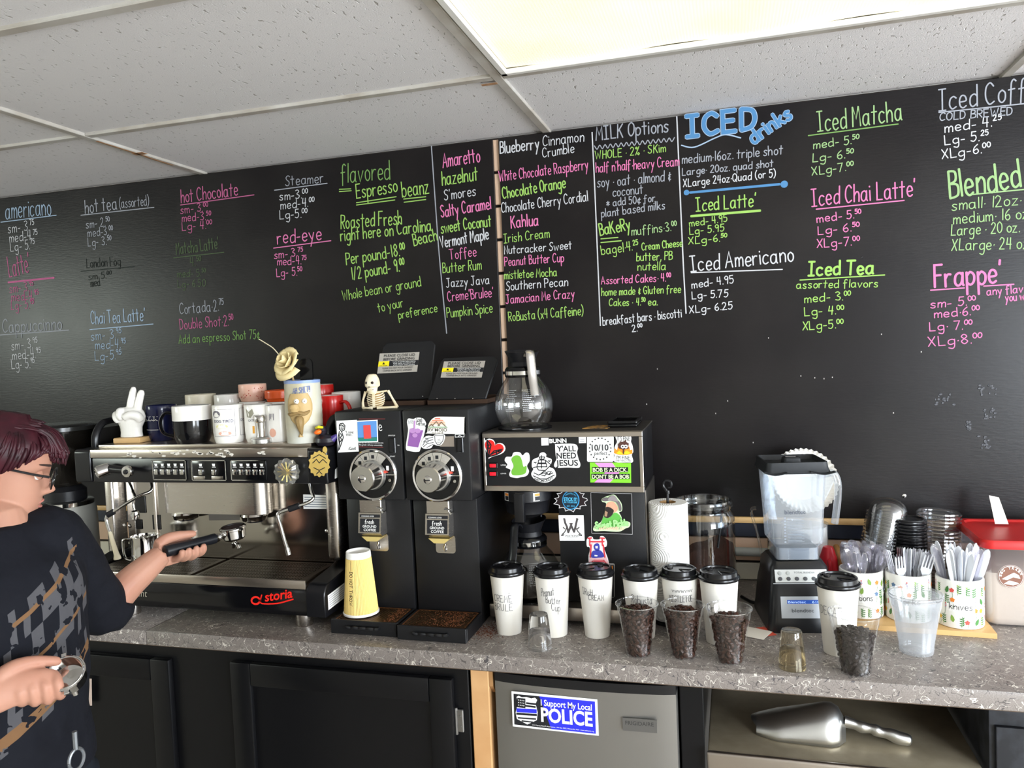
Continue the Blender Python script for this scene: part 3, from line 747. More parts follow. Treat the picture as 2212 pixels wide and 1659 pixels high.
poly_on(st, 'black_field', [z3(405, 362), z3(640, 385), z3(745, 645), z3(412, 606)], YD, INK, lift=.001)
poly_on(st, 'blue_field', [z3(610, 382), z3(1052, 424), z3(1060, 680), z3(705, 642)], YD, M_BLUE, lift=.0012)
poly_on(st, 'badge', [z3(428, 385), z3(445, 376), z3(470, 388), z3(508, 386), z3(545, 398), z3(575, 392), z3(593, 410), z3(580, 440), z3(597, 510), z3(590, 570), z3(515, 604), z3(432, 560), z3(422, 510), z3(440, 430)], YD, WHITE, lift=.0019)
poly_on(st, 'badge_canton', [z3(436, 392), z3(500, 398), z3(500, 474), z3(432, 466)], YD, INK, lift=.0026)
for i in range(4):
    for j in range(3):
        x, y = z3(446+i*14, 408+j*20+i*2); p = at(x, y, YD); MB().prism(circ(p[0], p[2], .0013, 5), 'y', YD-.0036, YD-.0033).build('star', WHITE, st, smooth=0)
for (a, b, c, d, m) in ((506, 426, 586, 440, INK), (500, 448, 582, 462, INK), (430, 474, 590, 505, M_BLUE), (428, 510, 592, 526, INK), (440, 545, 585, 556, INK), (470, 570, 560, 580, INK)):
    poly_on(st, 'badge_stripe', [z3(a, b), z3(c, b+10), z3(c, d+10), z3(a, d)], YD, m, lift=.0026)
def ptxt(parent, s, p0, p1, hpx, Y, m, bold=.0, lift=.0014, shear=0, name='lettering', arc=0):
    A = at(*p0, Y); Bq = at(*p1, Y); k = float(np.linalg.norm(A-CAM))/FPX
    return print_on(parent, name, s, A, Bq, hpx*k, m, bold=bold, lift=lift, shear=shear, arc=arc)
ptxt(st, 'I Support My Local', z3(622, 453), z3(1028, 494), 46*.271, YD, WHITE, .015, .0022)
ptxt(st, 'POLICE', z3(625, 578), z3(1035, 618), 104*.271, YD, WHITE, .03, .0022)
ptxt(st, "U.S. Deputy Sheriff's Association - PO Box 3002, Wentzville, MO - www.usdeputy.org", z3(555, 612), z3(1045, 664), 9*.271, YD, WHITE, .0, .0022)
bd = poly_on(fr, 'badge_plate', [z3(1270, 550), z3(1545, 572), z3(1547, 674), z3(1275, 652)], YD, mat('badge_grey', '6e6c69', .4, .6), th=.002)
ptxt(bd, 'FRIGIDAIRE', z3(1295, 604), z3(1520, 620), 28*.271, YD, mat('badge_ink', '3a3937', .5), .01, .0026)
# dark stand-in for the shaded gap right of the fridge, and the steel table with its scoop
tb = thing('steel_table', 'stainless steel work table tucked under the counter holding a scoop', 'table', (1.94, -.3, 0))
MB().bbox(1.662, 2.216, -.575, -.06, .688, .70, .004, 2).build('table_top', mat('table_steel', 'b3a78f', .42, .55, vary=(20, 'a2967e', .4)), tb)
MB().bbox(1.660, 2.218, -.590, -.5755, .655, .702, .006, 3).build('front_lip', STEELX, tb)
for x in (1.69, 2.19):
    for y in (-.54, -.09): MB().cyl((x, y, 0), (x, y, .6875), .016, 14).build('leg', STEEL, tb)
MB().bbox(1.68, 2.2, -.55, -.07, .30, .312, .003).build('shelf', STEEL, tb)
solo('gap_filler', MB().bbox(1.603, 1.655, -.56, -.05, 0, .8585, .002, 1), M_CAB, 'dark support panel between the fridge and the steel table', 'panel', origin=(1.63, -.3, 0))  # solid black panel stands in for the shade in this gap
cab2 = thing('floor_cabinet', 'dark scuffed cabinet under the right end of the countertop', 'cabinet', (2.6, -.3, 0))
MB().bbox(2.225, 3.0, -.55, -.05, .02, .845, .003).build('body', mat('scuffed_black', '1b1c20', .5, vary=(30, '2e3036', .25)), cab2)
MB().bbox(2.235, 2.99, -.562, -.5505, .05, .80, .003).build('door', mat('scuffed_black', '1b1c20'), cab2)
# aluminium scoop, mouth left, lying on the table
sc = thing('aluminum_scoop', 'cast aluminum scoop with finger-grip handle on the steel table', 'scoop', (1.862, -.458, .70)); local(sc)
rings = []
Lb = .205
for k in range(15):
    u = k/14; x = -.105+Lb*u
    w_ = .062*(1-.15*u) if u < .8 else .062*.88*math.sqrt(max(0, 1-((u-.8)/.2)**2)*.9+.1)
    w_ *= min(1, .55+u*1.6)
    hh = .024+.052*min(1, u*1.25) if u < .85 else .076*math.sqrt(max(0.05, 1-((u-.85)/.16)**2*.8))
    prof = []
    for i in range(21):
        a = PI*i/20; prof.append((x+(.03*(1-math.sin(a)) if u == 0 else 0), -w_*math.cos(a), .002+hh*math.sin(a)**.85))
    rings.append(prof)
o = MB(); o.rings(rings, False, False, closed=False); last = rings[-1]
o.add(last, [tuple(range(len(last)))])
body = o.build('bowl', ALU, sc); md = body.modifiers.new('wall', 'SOLIDIFY'); md.thickness = .003; md.offset = -1
pts = [(.098, 0, .040), (.115, 0, .037), (.135, 0, .032), (.155, 0, .031), (.170, 0, .026), (.19, 0, .024), (.205, 0, .019), (.222, 0, .017), (.234, 0, .016)]
MB().tube(crom(pts, 4), [(r_, r_*1.25) for r_ in [.013, .0125, .012, .0115, .011, .0105, .011, .0125, .0125, .0115, .0105, .010, .0105, .012, .0125, .0115, .011, .0105, .0105, .0115, .0125, .013, .0135, .0138, .0138, .0138, .0135, .013, .0125, .012, .011, .009, .004]], 14).build('handle', ALU, sc)
sc.rotation_euler = (0, 0, -.10)
# ================================================================== ESPRESSO MACHINE
em = thing('espresso_machine', 'black and stainless two-group espresso machine with mugs on top', 'espresso machine', (.33, -.35, CT))
M_MIR = mat('polished_steel', 'b5b0a8', .13, 1); M_DK = mat('bronzed_steel', '4d4238', .32, .8, vary=(40, '5d5145', .4))
M_CLEAR = thin('clear_acrylic', (.97, .95, .82), .22, .06, frost=.12)
for x in (.088, .637):
    for y in (-.533, -.16): MB().lathe([(.021, 0), (.0225, .003), (.0225, .032), (.019, .0365)], (x, y, CT), 24).build('foot', STEEL, em)
MB().bbox(-.045, .668, -.570, -.13, .9455, 1.0155, .004).build('base_panel', BLACKG, em)
def sidecap(x0, x1):
    pr = [(-.574, .9455), (-.576, .985)]+[(-.576+.03*(1-math.cos(a)), 1.0+.03*math.sin(a)) for a in [PI/2*i/5 for i in range(6)]]+[(-.44, 1.042), (-.40, 1.052), (-.13, 1.052), (-.13, .9455)]
    return MB().prism(pr, 'x', x0, x1)
o = sidecap(.6685, .724).build('side_cap', BLACKS, em); m_ = o.modifiers.new('b', 'BEVEL'); m_.width = .003; m_.segments = 2
o = sidecap(-.10, -.0455).build('side_cap', BLACKS, em); m_ = o.modifiers.new('b', 'BEVEL'); m_.width = .003; m_.segments = 2
MB().bbox(-.045, .668, -.572, -.566, 1.016, 1.0395, .002).build('tray_trim', STEELX, em)
MB().box(-.045, .668, -.565, -.39, 1.016, 1.026).build('drip_tray', M_DK, em)
mb = MB()
for gx0, gx1 in ((-.03, .30), (.315, .655)):
    mb.box(gx0, gx1, -.562, -.552, 1.0265, 1.034); mb.box(gx0, gx1, -.402, -.392, 1.0265, 1.034)
    mb.box(gx0, gx0+.012, -.552, -.402, 1.0265, 1.034); mb.box(gx1-.012, gx1, -.552, -.402, 1.0265, 1.034)
    n = 38
    for i in range(n):
        x = gx0+.012+(gx1-gx0-.024)*(i+.5)/n; mb.box(x-.0026, x+.0026, -.552, -.402, 1.0265, 1.0335)
    for y in (-.53, -.505, -.48, -.455, -.43): mb.box(gx0+.012, gx1-.012, y-.0035, y+.0035, 1.0265, 1.0334)
mb.build('drip_grate', M_DK, em, smooth=0, kind='stuff')
MB().box(-.045, .66, -.385, -.383, 1.03, 1.2825).build('backsplash', M_MIR, em)
MB().bbox(-.045, .70, -.3825, -.13, 1.0525, 1.2825, .004).build('boiler_housing', BLACK, em)
MB().bbox(.6605, .70, -.440, -.383, 1.0535, 1.2825, .012, 3).build('side_column', STEEL, em)
MB().bbox(-.075, -.046, -.44, -.383, 1.0535, 1.2825, .008, 3).build('side_column', STEEL, em)
MB().bbox(-.02, -.014, -.389, -.3852, 1.045, 1.2815, .002, 1).build('splash_rail', STEEL, em)
MB().bbox(.055, .066, -.392, -.3852, 1.06, 1.2815, .002, 1).build('splash_rail', STEEL, em)
for (a, b, c, d) in ((290, 1072, 316, 1108), (292, 1122, 308, 1143), (329, 1112, 348, 1144)):
    p, q = at(a, b, -.386), at(c, d, -.386); MB().bbox(p[0], q[0], -.388, -.3854, q[2], p[2], .001, 1).build('cutout', BLACKS, em)
for (x, y) in ((280, 1136), (706, 1147)):
    p = at(x, y, -.386); MB().lathe([(.006, 0), (.005, .003), (.002, .0045)], (p[0], -.3853, p[2]), 14, axis=(0, -1, 0)).build('screw', CHROME, em)
pl = poly_on(em, 'warning_label', [(655, 1068), (713, 1070), (713, 1099), (656, 1099)], -.385, WHITE)
for i in range(5): poly_on(pl, 'print_line', [(658, 1073+i*5), (709, 1074+i*5), (709, 1076+i*5), (658, 1075+i*5)], -.385, mat('grey_ink', '8a8f98', .6), lift=.0009, th=.0003)
pl = poly_on(em, 'data_plate', [(451, 1106), (518, 1108), (518, 1123), (452, 1124)], -.385, mat('plate_grey', '77736f', .4, .6))
# group housing with rounded end and two group rings
hp = rrect(.135, .478, -.452, -.386, .032, 5)
MB().prism(hp, 'z', 1.180, 1.2825).build('group_housing', STEEL, em)
for x in (.195, .425):
    g = MB().lathe([(.038, 0), (.040, -.006), (.036, -.012), (.034, -.020), (.028, -.021)], (x, -.420, 1.1795), 28).build('group_head', M_MIR, em)
    MB().lathe([(.024, 0), (.022, -.004)], (x, -.420, 1.158), 24).build('shower_screen', BLACKS, g)
# head with button panels
MB().bbox(-.022, .672, -.530, -.13, 1.283, 1.3528, .004).build('head_panel', BLACKS, em)
MB().bbox(-.024, .672, -.533, -.13, 1.3532, 1.3765, .002).build('head_trim', STEELX, em)
MB().bbox(-.02, .668, -.505, -.13, 1.3768, 1.3865, .002).build('cup_tray', STEELX, em)
M_WEAR = mat('worn_coating', 'd8d2c8', .5, bump=(300, .6)); mb = MB(); random.seed(5)
for i in range(46):
    x = .10+.45*random.random()**1; z = 1.366+random.gauss(0, .0045); r_ = random.uniform(.002, .008)
    mb.prism([(x+r_*1.3*math.cos(a)*random.uniform(.6, 1.1), z+r_*.5*math.sin(a)*random.uniform(.6, 1.1)) for a in [2*PI*k/8 for k in range(8)]], 'y', -.5338, -.5331)
mb.build('worn_patch', M_WEAR, em, smooth=0, kind='stuff')
for x0, x1 in ((.6725, .728), (-.080, -.0245)):
    pr = [(-.532, 1.283), (-.534, 1.30), (-.534, 1.371), (-.528, 1.377), (-.13, 1.377), (-.13, 1.283)]
    e = MB().prism(pr, 'x', x0, x1).build('head_end', BLACKS, em); m_ = e.modifiers.new('b', 'BEVEL'); m_.width = .008; m_.segments = 3
    if x0 > 0: ear = e
    # side guard rail rising behind
    xr = .699 if x0 > 0 else -.064
    MB().tube([(xr, v.x, v.y) for v in crom([(-.470, 1.375, 0), (-.468, 1.408, 0), (-.446, 1.438, 0), (-.408, 1.448, 0), (-.28, 1.448, 0), (-.14, 1.448, 0)], 5)], [(.0105, .007)]*26, 10).build('guard_rail', BLACKS, em)
    MB().box(xr-.002, xr+.002, -.46, -.14, 1.3772, 1.43).build('guard_panel', BLACKS, em)
def btnpanel(a, b, c, d, n, parent):
    p, q = at(a, b, -.5305), at(c, d, -.5305); x0, x1, z0, z1 = p[0], q[0], q[2], p[2]
    pn = MB().bbox(x0, x1, -.5335, -.5302, z0, z1, .002, 2).build('button_panel', BLACKG, parent)
    mb = MB()
    for (e, f_, g, h) in ((x0, x1, z1-.002, z1), (x0, x1, z0, z0+.002), (x0, x0+.002, z0, z1), (x1-.002, x1, z0, z1)): mb.box(e, f_, -.5345, -.5336, g, h)
    mb.build('panel_border', CHROME, pn)
    w_ = x1-x0
    for i in range(n):
        x = x0+w_*((i+.6)/(n+.2) if n > 2 else (.28, .66)[i])
        z = z0+(z1-z0)*.42
        MB().bbox(x-.0065, x+.0065, -.5375, -.5336, z-.0075, z+.0075, .0015, 2).build('button', CHROME, pn)
        mb = MB(); zc = z0+(z1-z0)*.76
        mb.prism([(x-.006, zc+.004), (x+.004, zc+.004), (x+.003, zc-.003), (x-.004, zc-.003)], 'y', -.5339, -.5336); mb.box(x-.006, x+.006, -.5339, -.5336, zc-.006, zc-.0048)
        mb.build('cup_symbol', WHITE, pn, smooth=0)
    if n == 2:
        for u in (.22, .74): MB().bbox(x0+w_*u-.018, x0+w_*u+.018, -.5345, -.5336, z0+.003, z0+.012, .003, 2).build('name_tab', STEEL, pn)
btnpanel(330, 994, 405, 1037, 5, em); btnpanel(414, 994, 491, 1038, 2, em); btnpanel(499, 994, 578, 1038, 5, em)
# steam knobs
p = at(617, 1020, -.565); kn = MB()
R = []
for k, (r_, y) in enumerate(((.0305, -.548), (.0335, -.556), (.0335, -.566), (.026, -.574), (.006, -.576))):
    R.append([(p[0]+r_*(1+.06*math.cos(12*a))*math.cos(a), y, p[2]+r_*(1+.06*math.cos(12*a))*math.sin(a)) for a in [2*PI*i/48 for i in range(48)]])
kn.rings(R); ko = kn.build('steam_knob', M_CLEAR, em)
mb = MB(); pz = p
for i in range(12):
    a = 2*PI*i/12; mb.tube([(pz[0]+.004*math.cos(a), -.560, pz[2]+.004*math.sin(a)), (pz[0]+.026*math.cos(a), -.562, pz[2]+.026*math.sin(a))], .0022, 6)
mb.lathe([(.008, 0), (.008, .018)], (pz[0], -.572, pz[2]), 12, axis=(0, 1, 0)); mb.build('knob_spokes', mat('gilt', 'd8c680', .25, .9), ko)
MB().cyl((p[0], -.5485, p[2]), (p[0], -.5302, p[2]), .018, 20).build('knob_shaft', BLACKS, em)
p = at(275, 1018, -.56); o = MB().lathe([(.010, 0), (.0155, .004), (.0165, .012), (.015, .017), (.009, .018)], (p[0], -.548, p[2]), 24, axis=(0, -1, -.05)).build('lever_knob', CHROME, em)
MB().lathe([(.007, 0), (.006, .004), (.003, .0045)], (p[0], -.5665, p[2]-.001), 10, axis=(0, -1, 0)).build('knob_emblem', BLACKS, o)
p2 = at(202, 1022, -.575); q2 = at(232, 1012, -.545)
MB().tube([q2, p-np.array([0, -.01, 0])], [.012, .010], 14).build('lever_arm', BLACKS, em)
o = MB().lathe([(.012, 0), (.017, .004), (.0175, .03), (.0165, .036), (.013, .038), (.012, .036)], tuple(q2+np.array([.004, .006, 0])), 26, axis=tuple(p2-q2)).build('lever_barrel', CHROME, em)
# red script name on the base, small chrome script at left
Ya = -.5702; M_RED = mat('logo_red', 'e8261c', .35)
lg = ptxt(em, 'storia', (573, 1299), (633, 1290), 17, Ya, M_RED, .02, .0012, .25, 'logo_lettering')
mb = MB(); vs = []; fs = []
A = [(553+9*math.cos(2*PI*i/18), 1297+7.5*math.sin(2*PI*i/18)) for i in range(19)]
for pts_, wd in ((A, .0026), ([(566, 1285), (563, 1300), (572, 1304), (600, 1303), (620, 1298), (634, 1294)], .0018)):
    P = [at(x, y, Ya) for x, y in pts_]; 
    ribbon([(v.x, v.z) for v in crom([tuple(q_) for q_ in P], 3)], wd, vs, fs)
MB().add([(a, Ya-.0013, b) for a, b in vs], fs).build('logo_swoosh', M_RED, em, smooth=0)
ptxt(em, 'ffluent', (277, 1287), (319, 1289), 13, Ya, CHROME, .0, .0012, .2, 'name_lettering')
lb = MB().add([(.7243, -.56, .962), (.7243, -.47, .966), (.7243, -.47, 1.006), (.7243, -.56, 1.0)], [(0, 1, 2, 3)]).build('side_label', WHITE, em)
mb = MB()
for i in range(6): mb.add([(.7247, -.555, .967+i*.0055), (.7247, -.475, .971+i*.0056), (.7247, -.475, .9725+i*.0056), (.7247, -.555, .9685+i*.0055)], [(0, 1, 2, 3)])
mb.build('print_line', mat('grey_ink', '8a8f98'), lb, smooth=0)
# gold lobed sticker on the right end and a white torn one on its side
gs = []
for i in range(28):
    a = 2*PI*i/28; r_ = 1+(.13 if i % 2 else -.02); gs.append((690+21*r_*math.cos(a), 1000-24*r_*math.sin(a)+(0 if math.sin(a) > 0 else 4)))
gst = poly_on(em, 'gold_sticker', gs, -.5345, mat('gold_sticker', 'd9b965', .4, .3), label='gold jagged round sticker')
poly_on(gst, 'gold_tab', circ(702, 972, 5, 10, 8), -.5345, mat('gold_sticker', 'd9b965'))
mb = MB(); vs = []; fs = []
for pts_ in ([(676, 1000), (684, 992), (690, 1000), (698, 992), (706, 1000)], [(678, 1010), (690, 1016), (702, 1010)], [(684, 1024), (690, 1018), (696, 1024)], [(676, 990), (690, 982), (704, 990)]):
    ribbon([(v[0], v[2]) for v in [at(x, y, -.5345) for x, y in pts_]], .0011, vs, fs)
MB().add([(a, -.5356, b) for a, b in vs], fs).build('sticker_lines', INK, gst, smooth=0)
MB().add([(.7288, -.50, 1.292), (.7288, -.44, 1.292), (.7288, -.435, 1.325), (.7288, -.455, 1.350), (.7288, -.47, 1.325), (.7288, -.495, 1.315)], [(0, 1, 2, 3, 4, 5)]).build('side_sticker', WHITE, em, label='white torn sticker')
# steam wands and water tap
def wand(parent, pts, Ys, r_, name, m, k=5): return MB().tube(crom([tuple(at(x, y, Y)) for (x, y), Y in zip(pts, Ys)], k), r_, 12).build(name, m, parent)
w1 = wand(em, [(668, 1040), (673, 1062), (677, 1076), (664, 1086), (640, 1094), (606, 1106)], [-.47, -.475, -.48, -.49, -.50, -.51], .0045, 'steam_wand', CHROME)
wand(w1, [(647, 1092), (624, 1100)], [-.498, -.505], .0085, 'rubber_grip', BLACK)
wand(w1, [(606, 1106), (600, 1113), (606, 1135), (614, 1165), (622, 1190)], [-.51, -.512, -.513, -.515, -.518], .0048, 'wand_tip', CHROME)
wand(w1, [(620, 1184), (624, 1199)], [-.5178, -.519], .0068, 'wand_nozzle', CHROME)
w2 = wand(em, [(326, 1042), (326, 1060), (300, 1072), (262, 1094), (237, 1110)], [-.46, -.47, -.49, -.51, -.52], .0045, 'steam_wand', CHROME)
wand(w2, [(246, 1105), (232, 1113)], [-.515, -.522], .0085, 'rubber_grip', BLACK)
wand(w2, [(232, 1113), (230, 1124), (238, 1150)], [-.522, -.523, -.524], .0048, 'wand_tip', CHROME)
wand(w2, [(237, 1147), (245, 1175), (252, 1198), (254, 1208)], [-.524, -.526, -.528, -.528], [.0045, .0050, .0055, .0058, .006, .0062, .0064, .0066, .0068, .007, .0075, .0085, .0095, .010, .010, .0095][:16], 'milk_coated_tip', mat('dried_milk', 'd9cdb0', .7, bump=(200, .5)))
w3 = wand(em, [(279, 1042), (287, 1062), (291, 1072), (288, 1090), (291, 1102)], [-.45, -.46, -.47, -.475, -.475], .0042, 'water_tap', CHROME)
pp = at(292, 1112, -.475); MB().lathe([(.003, -.016), (.010, -.012), (.0125, 0), (.010, .010), (.005, .014)], tuple(pp), 20).build('tap_nozzle', CHROME, w3)
# steel milk pitcher standing on the left of the drip grate
pz = thing('milk_pitcher', 'small steel milk pitcher with square handle on the drip grate', 'pitcher', tuple(at(313, 1190, -.475)*np.array([1, 1, 0])+np.array([0, 0, 1.0342])))
local(pz)
MB().lathe([(.036, 0), (.038, .004), (.036, .04), (.034, .075), (.0365, .085), (.0345, .085), (.032, .074), (.034, .04), (.035, .006), (.0, .005)], (0, 0, 0), 32, cap1=False).build('body', CHROME, pz)
MB().tube(crom([(-.034, -.004, .075), (-.058, -.01, .074), (-.064, -.012, .066), (-.061, -.012, .025), (-.05, -.009, .014), (-.036, -.004, .014)], 5), .0035, 8).build('handle', CHROME, pz)

# ================================================================== espresso grinder behind the barista
gr = thing('espresso_grinder', 'grey espresso grinder with smoky bean hopper left of the machine', 'grinder', (-.30, -.36, CT))
gx, gy = -.30, -.36
c0 = (gx, gy, 0)
MB().lathe([(.095, 0), (.10, .01), (.098, .03), (.088, .05), (.085, .25), (.080, .27)], (gx, gy, CT), 36).build('body', mat('grinder_grey', '9b9a92', .4, .1), gr)
MB().lathe([(.078, 0), (.078, .012), (.07, .016)], (gx, gy, 1.1805), 48).build('collar', CHROME, gr)
MB().lathe([(.060, 0), (.060, .03), (.045, .045)], (gx, gy, 1.197), 28).build('adjust_ring', BLACK, gr)
MB().lathe([(.045, 0), (.085, .07), (.105, .14), (.107, .175), (.104, .175), (.102, .14), (.082, .07), (.043, .003)], (gx, gy, 1.2425), 36, cap0=False, cap1=False).build('hopper', mat('smoky_acrylic', '38332d', .12, trans=.75), gr)
MB().lathe([(.111, 0), (.111, .012), (.09, .018)], (gx, gy, 1.418), 36).build('hopper_lid', mat('lid_smoke', '2b2b29', .22), gr)
MB().lathe([(.04, 0), (.078, .068), (.088, .10), (.0, .10)], (gx, gy, 1.248), 24).build('bean_fill', mat('dark_bean_mass', '2a1810', .5, bump=(120, .9)), gr)
for s_ in (-.03, -.005): MB().bbox(gx+.02+s_, gx+.032+s_, gy-.088, gy-.08, .93, 1.17, .003, 2).build('chrome_rib', CHROME, gr)
MB().bbox(gx-.01, gx+.06, gy-.17, gy-.086, .985, 1.055, .01, 3).build('dosing_fork', BLACKS, gr)
ptxt(gr, 'ON', (162, 1153), (172, 1152), 6, gy-.088, INK, .01, .001)
MB().bbox(gx+.03, gx+.07, gy-.0895, gy-.084, 1.05, 1.09, .001, 1).build('switch_plate', mat('plate_beige', 'a09a88', .5), gr)
# ================================================================== BULK COFFEE GRINDERS
M_GB = mat('grinder_black', '141416', .42, spec=.45, bump=(220, .08))
M_GRAY = mat('label_silver', 'b9b3aa', .4, .3); M_YEL = mat('caution_yellow', 'f2dc1c', .45); M_CAL = mat('dial_silver', 'c9c4bb', .35, .6)
M_GRNDS = mat('coffee_dust', '6a3b1e', .95, bump=(500, .5))
def px_lines(parent, name, lines, Y, wt, m, lift=.001):
    vs = []; fs = []; hs = []
    for i, pts in enumerate(lines):
        P = [at(x, y, Y) for x, y in pts]; ribbon([(p[0], p[2]) for p in P], wt, vs, fs); hs += [lift+(i % 3)*.0001]*(len(vs)-len(hs))
    return MB().add([(v[0], Y-h, v[1]) for v, h in zip(vs, hs)], fs).build(name, m, parent, smooth=0)
def grinder(x0, x1, label, dial, chute, lid):
    g = thing('bulk_coffee_grinder', label, 'coffee grinder', ((x0+x1)/2, -.32, CT))
    YU, YLo = -.50, -.462
    MB().bbox(x0, x1-.002, YU, -.13, 1.237, 1.468, .005, 2).build('grinding_head', M_GB, g)
    MB().bbox(x0+.002, x1-.004, YLo, -.13, CT+.0005, 1.2365, .003, 2).build('column_housing', M_GB, g)
    # hopper rim behind the front edge
    mb = MB()
    for (a, b, c, d) in ((x0+.004, x1-.006, -.335, -.325), (x0+.004, x1-.006, -.145, -.135), (x0+.004, x0+.012, -.325, -.145), (x1-.014, x1-.006, -.325, -.145)): mb.box(a, b, c, d, 1.4685, 1.480)
    mb.build('hopper_rim', mat('worn_bronze', '4a372b', .5, .4), g)
    # open lid, hinged at the hopper's front edge
    zb, zt, yb, yt, xa, xb, xc, xd = lid
    ld = MB(); th = .006
    P = [(xa, yb, zb), (xb, yb, zb), (xd, yt, zt-.012), (xd-.012, yt, zt), (xc+.012, yt, zt), (xc, yt, zt-.012)]
    n_ = Vector((0, zt-zb, -(yt-yb))).normalized()*th
    ld.add(P+[(p[0], p[1]+n_.y, p[2]+n_.z) for p in P], [(0, 1, 2, 3, 4, 5), (11, 10, 9, 8, 7, 6)]+[(i, 6+i, 6+(i+1) % 6, (i+1) % 6) for i in range(6)])
    lo = ld.build('lid', M_GB, g); bv = lo.modifiers.new('b', 'BEVEL'); bv.width = .003; bv.segments = 2
    return g, lo, (zb, zt, yb, yt)
# left grinder, lid taller and further back
g1, l1, e1 = grinder(.7365, .927, 'left bulk coffee grinder with blue square sticker and raised lid', None, None, (1.4815, 1.645, -.30, -.245, .742, .925, .765, .928))
g2, l2, e2 = grinder(.9285, 1.110, 'right bulk coffee grinder with purple iced coffee sticker and raised lid', None, None, (1.4815, 1.595, -.34, -.285, .935, 1.103, .955, 1.125))
def lid_label(l, q, e):
    """q = four picture corners of the silver label on the tilted lid"""
    zb, zt, yb, yt = e
    def P(x, y):
        # intersect with the lid plane
        d = ray(x, y); n = np.array([0, zt-zb, -(yt-yb)]); p0 = np.array([0, yb, zb]); t = ((p0-CAM) @ n)/(d @ n); return CAM+t*d
    n = -np.array([0, zt-zb, -(yt-yb)]); n /= np.linalg.norm(n); n = n if n[1] < 0 else -n
    def quad(u0, u1, v0, v1, lift):
        out = []
        for u, v in ((u0, v0), (u1, v0), (u1, v1), (u0, v1)):
            a = np.array(q[0])*(1-u)*(1-v)+np.array(q[1])*u*(1-v)+np.array(q[2])*u*v+np.array(q[3])*(1-u)*v; out.append(tuple(P(*a)+n*lift))
        return out
    def Pt(u, v):
        a = np.array(q[0])*(1-u)*(1-v)+np.array(q[1])*u*(1-v)+np.array(q[2])*u*v+np.array(q[3])*(1-u)*v; return P(*a)
    lb = MB().add(quad(0, 1, 0, 1, .0008), [(0, 1, 2, 3)]).build('notice', M_GRAY, l, label='silver close-lid notice')
    MB().add(quad(.27, 1, .40, .66, .0012), [(0, 1, 2, 3)]).build('black_band', INK, lb, smooth=0)
    MB().add(quad(.0, .27, .40, .66, .0012), [(0, 1, 2, 3)]).build('caution_square', M_YEL, lb, smooth=0)
    def T(s, u0, u1, v, h, m, b=.0):
        A, B_ = Pt(u0, v), Pt(u1, v); k = float(np.linalg.norm(A-CAM))/FPX
        print_on(lb, 'lettering', s, A, B_, h*k*(.8 if h < 5 else 1), m, normal=tuple(n), bold=b, lift=.0018)
    T('PLEASE CLOSE LID', .12, .90, .19, 5.6, INK, .01); T('BEFORE GRINDING', .12, .90, .37, 5.6, INK, .01)
    T('CAUTION', .04, .23, .65, 3, INK, .01)
    A = [Pt(.10, .56)+n*.0018, Pt(.17, .56)+n*.0018, Pt(.135, .44)+n*.0018]; MB().add([tuple(a) for a in A], [(0, 1, 2)]).build('warning_triangle', INK, lb, smooth=0)
    T('Unplug the grinder before cleaning', .36, .93, .48, 3, WHITE); T('Keep hands and objects out', .38, .92, .56, 3, WHITE); T('of the hopper when grinding', .38, .92, .64, 3, WHITE)
    T('PLEASE DO NOT POUR GROUND', .12, .88, .80, 4.6, INK, .0); T('COFFEE BACK INTO GRINDER', .14, .87, .93, 4.6, INK, .0)
z5 = zz(700, 730, 400/1794)
lid_label(l1, [z5(541, 152), z5(926, 137), z5(902, 328), z5(516, 346)], e1)
lid_label(l2, [z5(1163, 229), z5(1564, 223), z5(1527, 385), z5(1130, 386)], e2)
for l, pts in ((l2, [(1097, 588), (1270, 588), (1443, 588)]), (l1, [(958, 566)])):
    mb = MB()
    for p in pts:
        e = e2 if l is l2 else e1; zb, zt, yb, yt = e; d = ray(*z5(*p)); n = np.array([0, zt-zb, -(yt-yb)]); t = ((np.array([0, yb, zb])-CAM) @ n)/(d @ n); q = CAM+t*d
        mb.lathe([(.0022, 0), (.0015, .0015)], (q[0], q[1]-.0005, q[2]), 8, axis=(0, -1, .3))
    mb.build('rivet', CHROME, l)
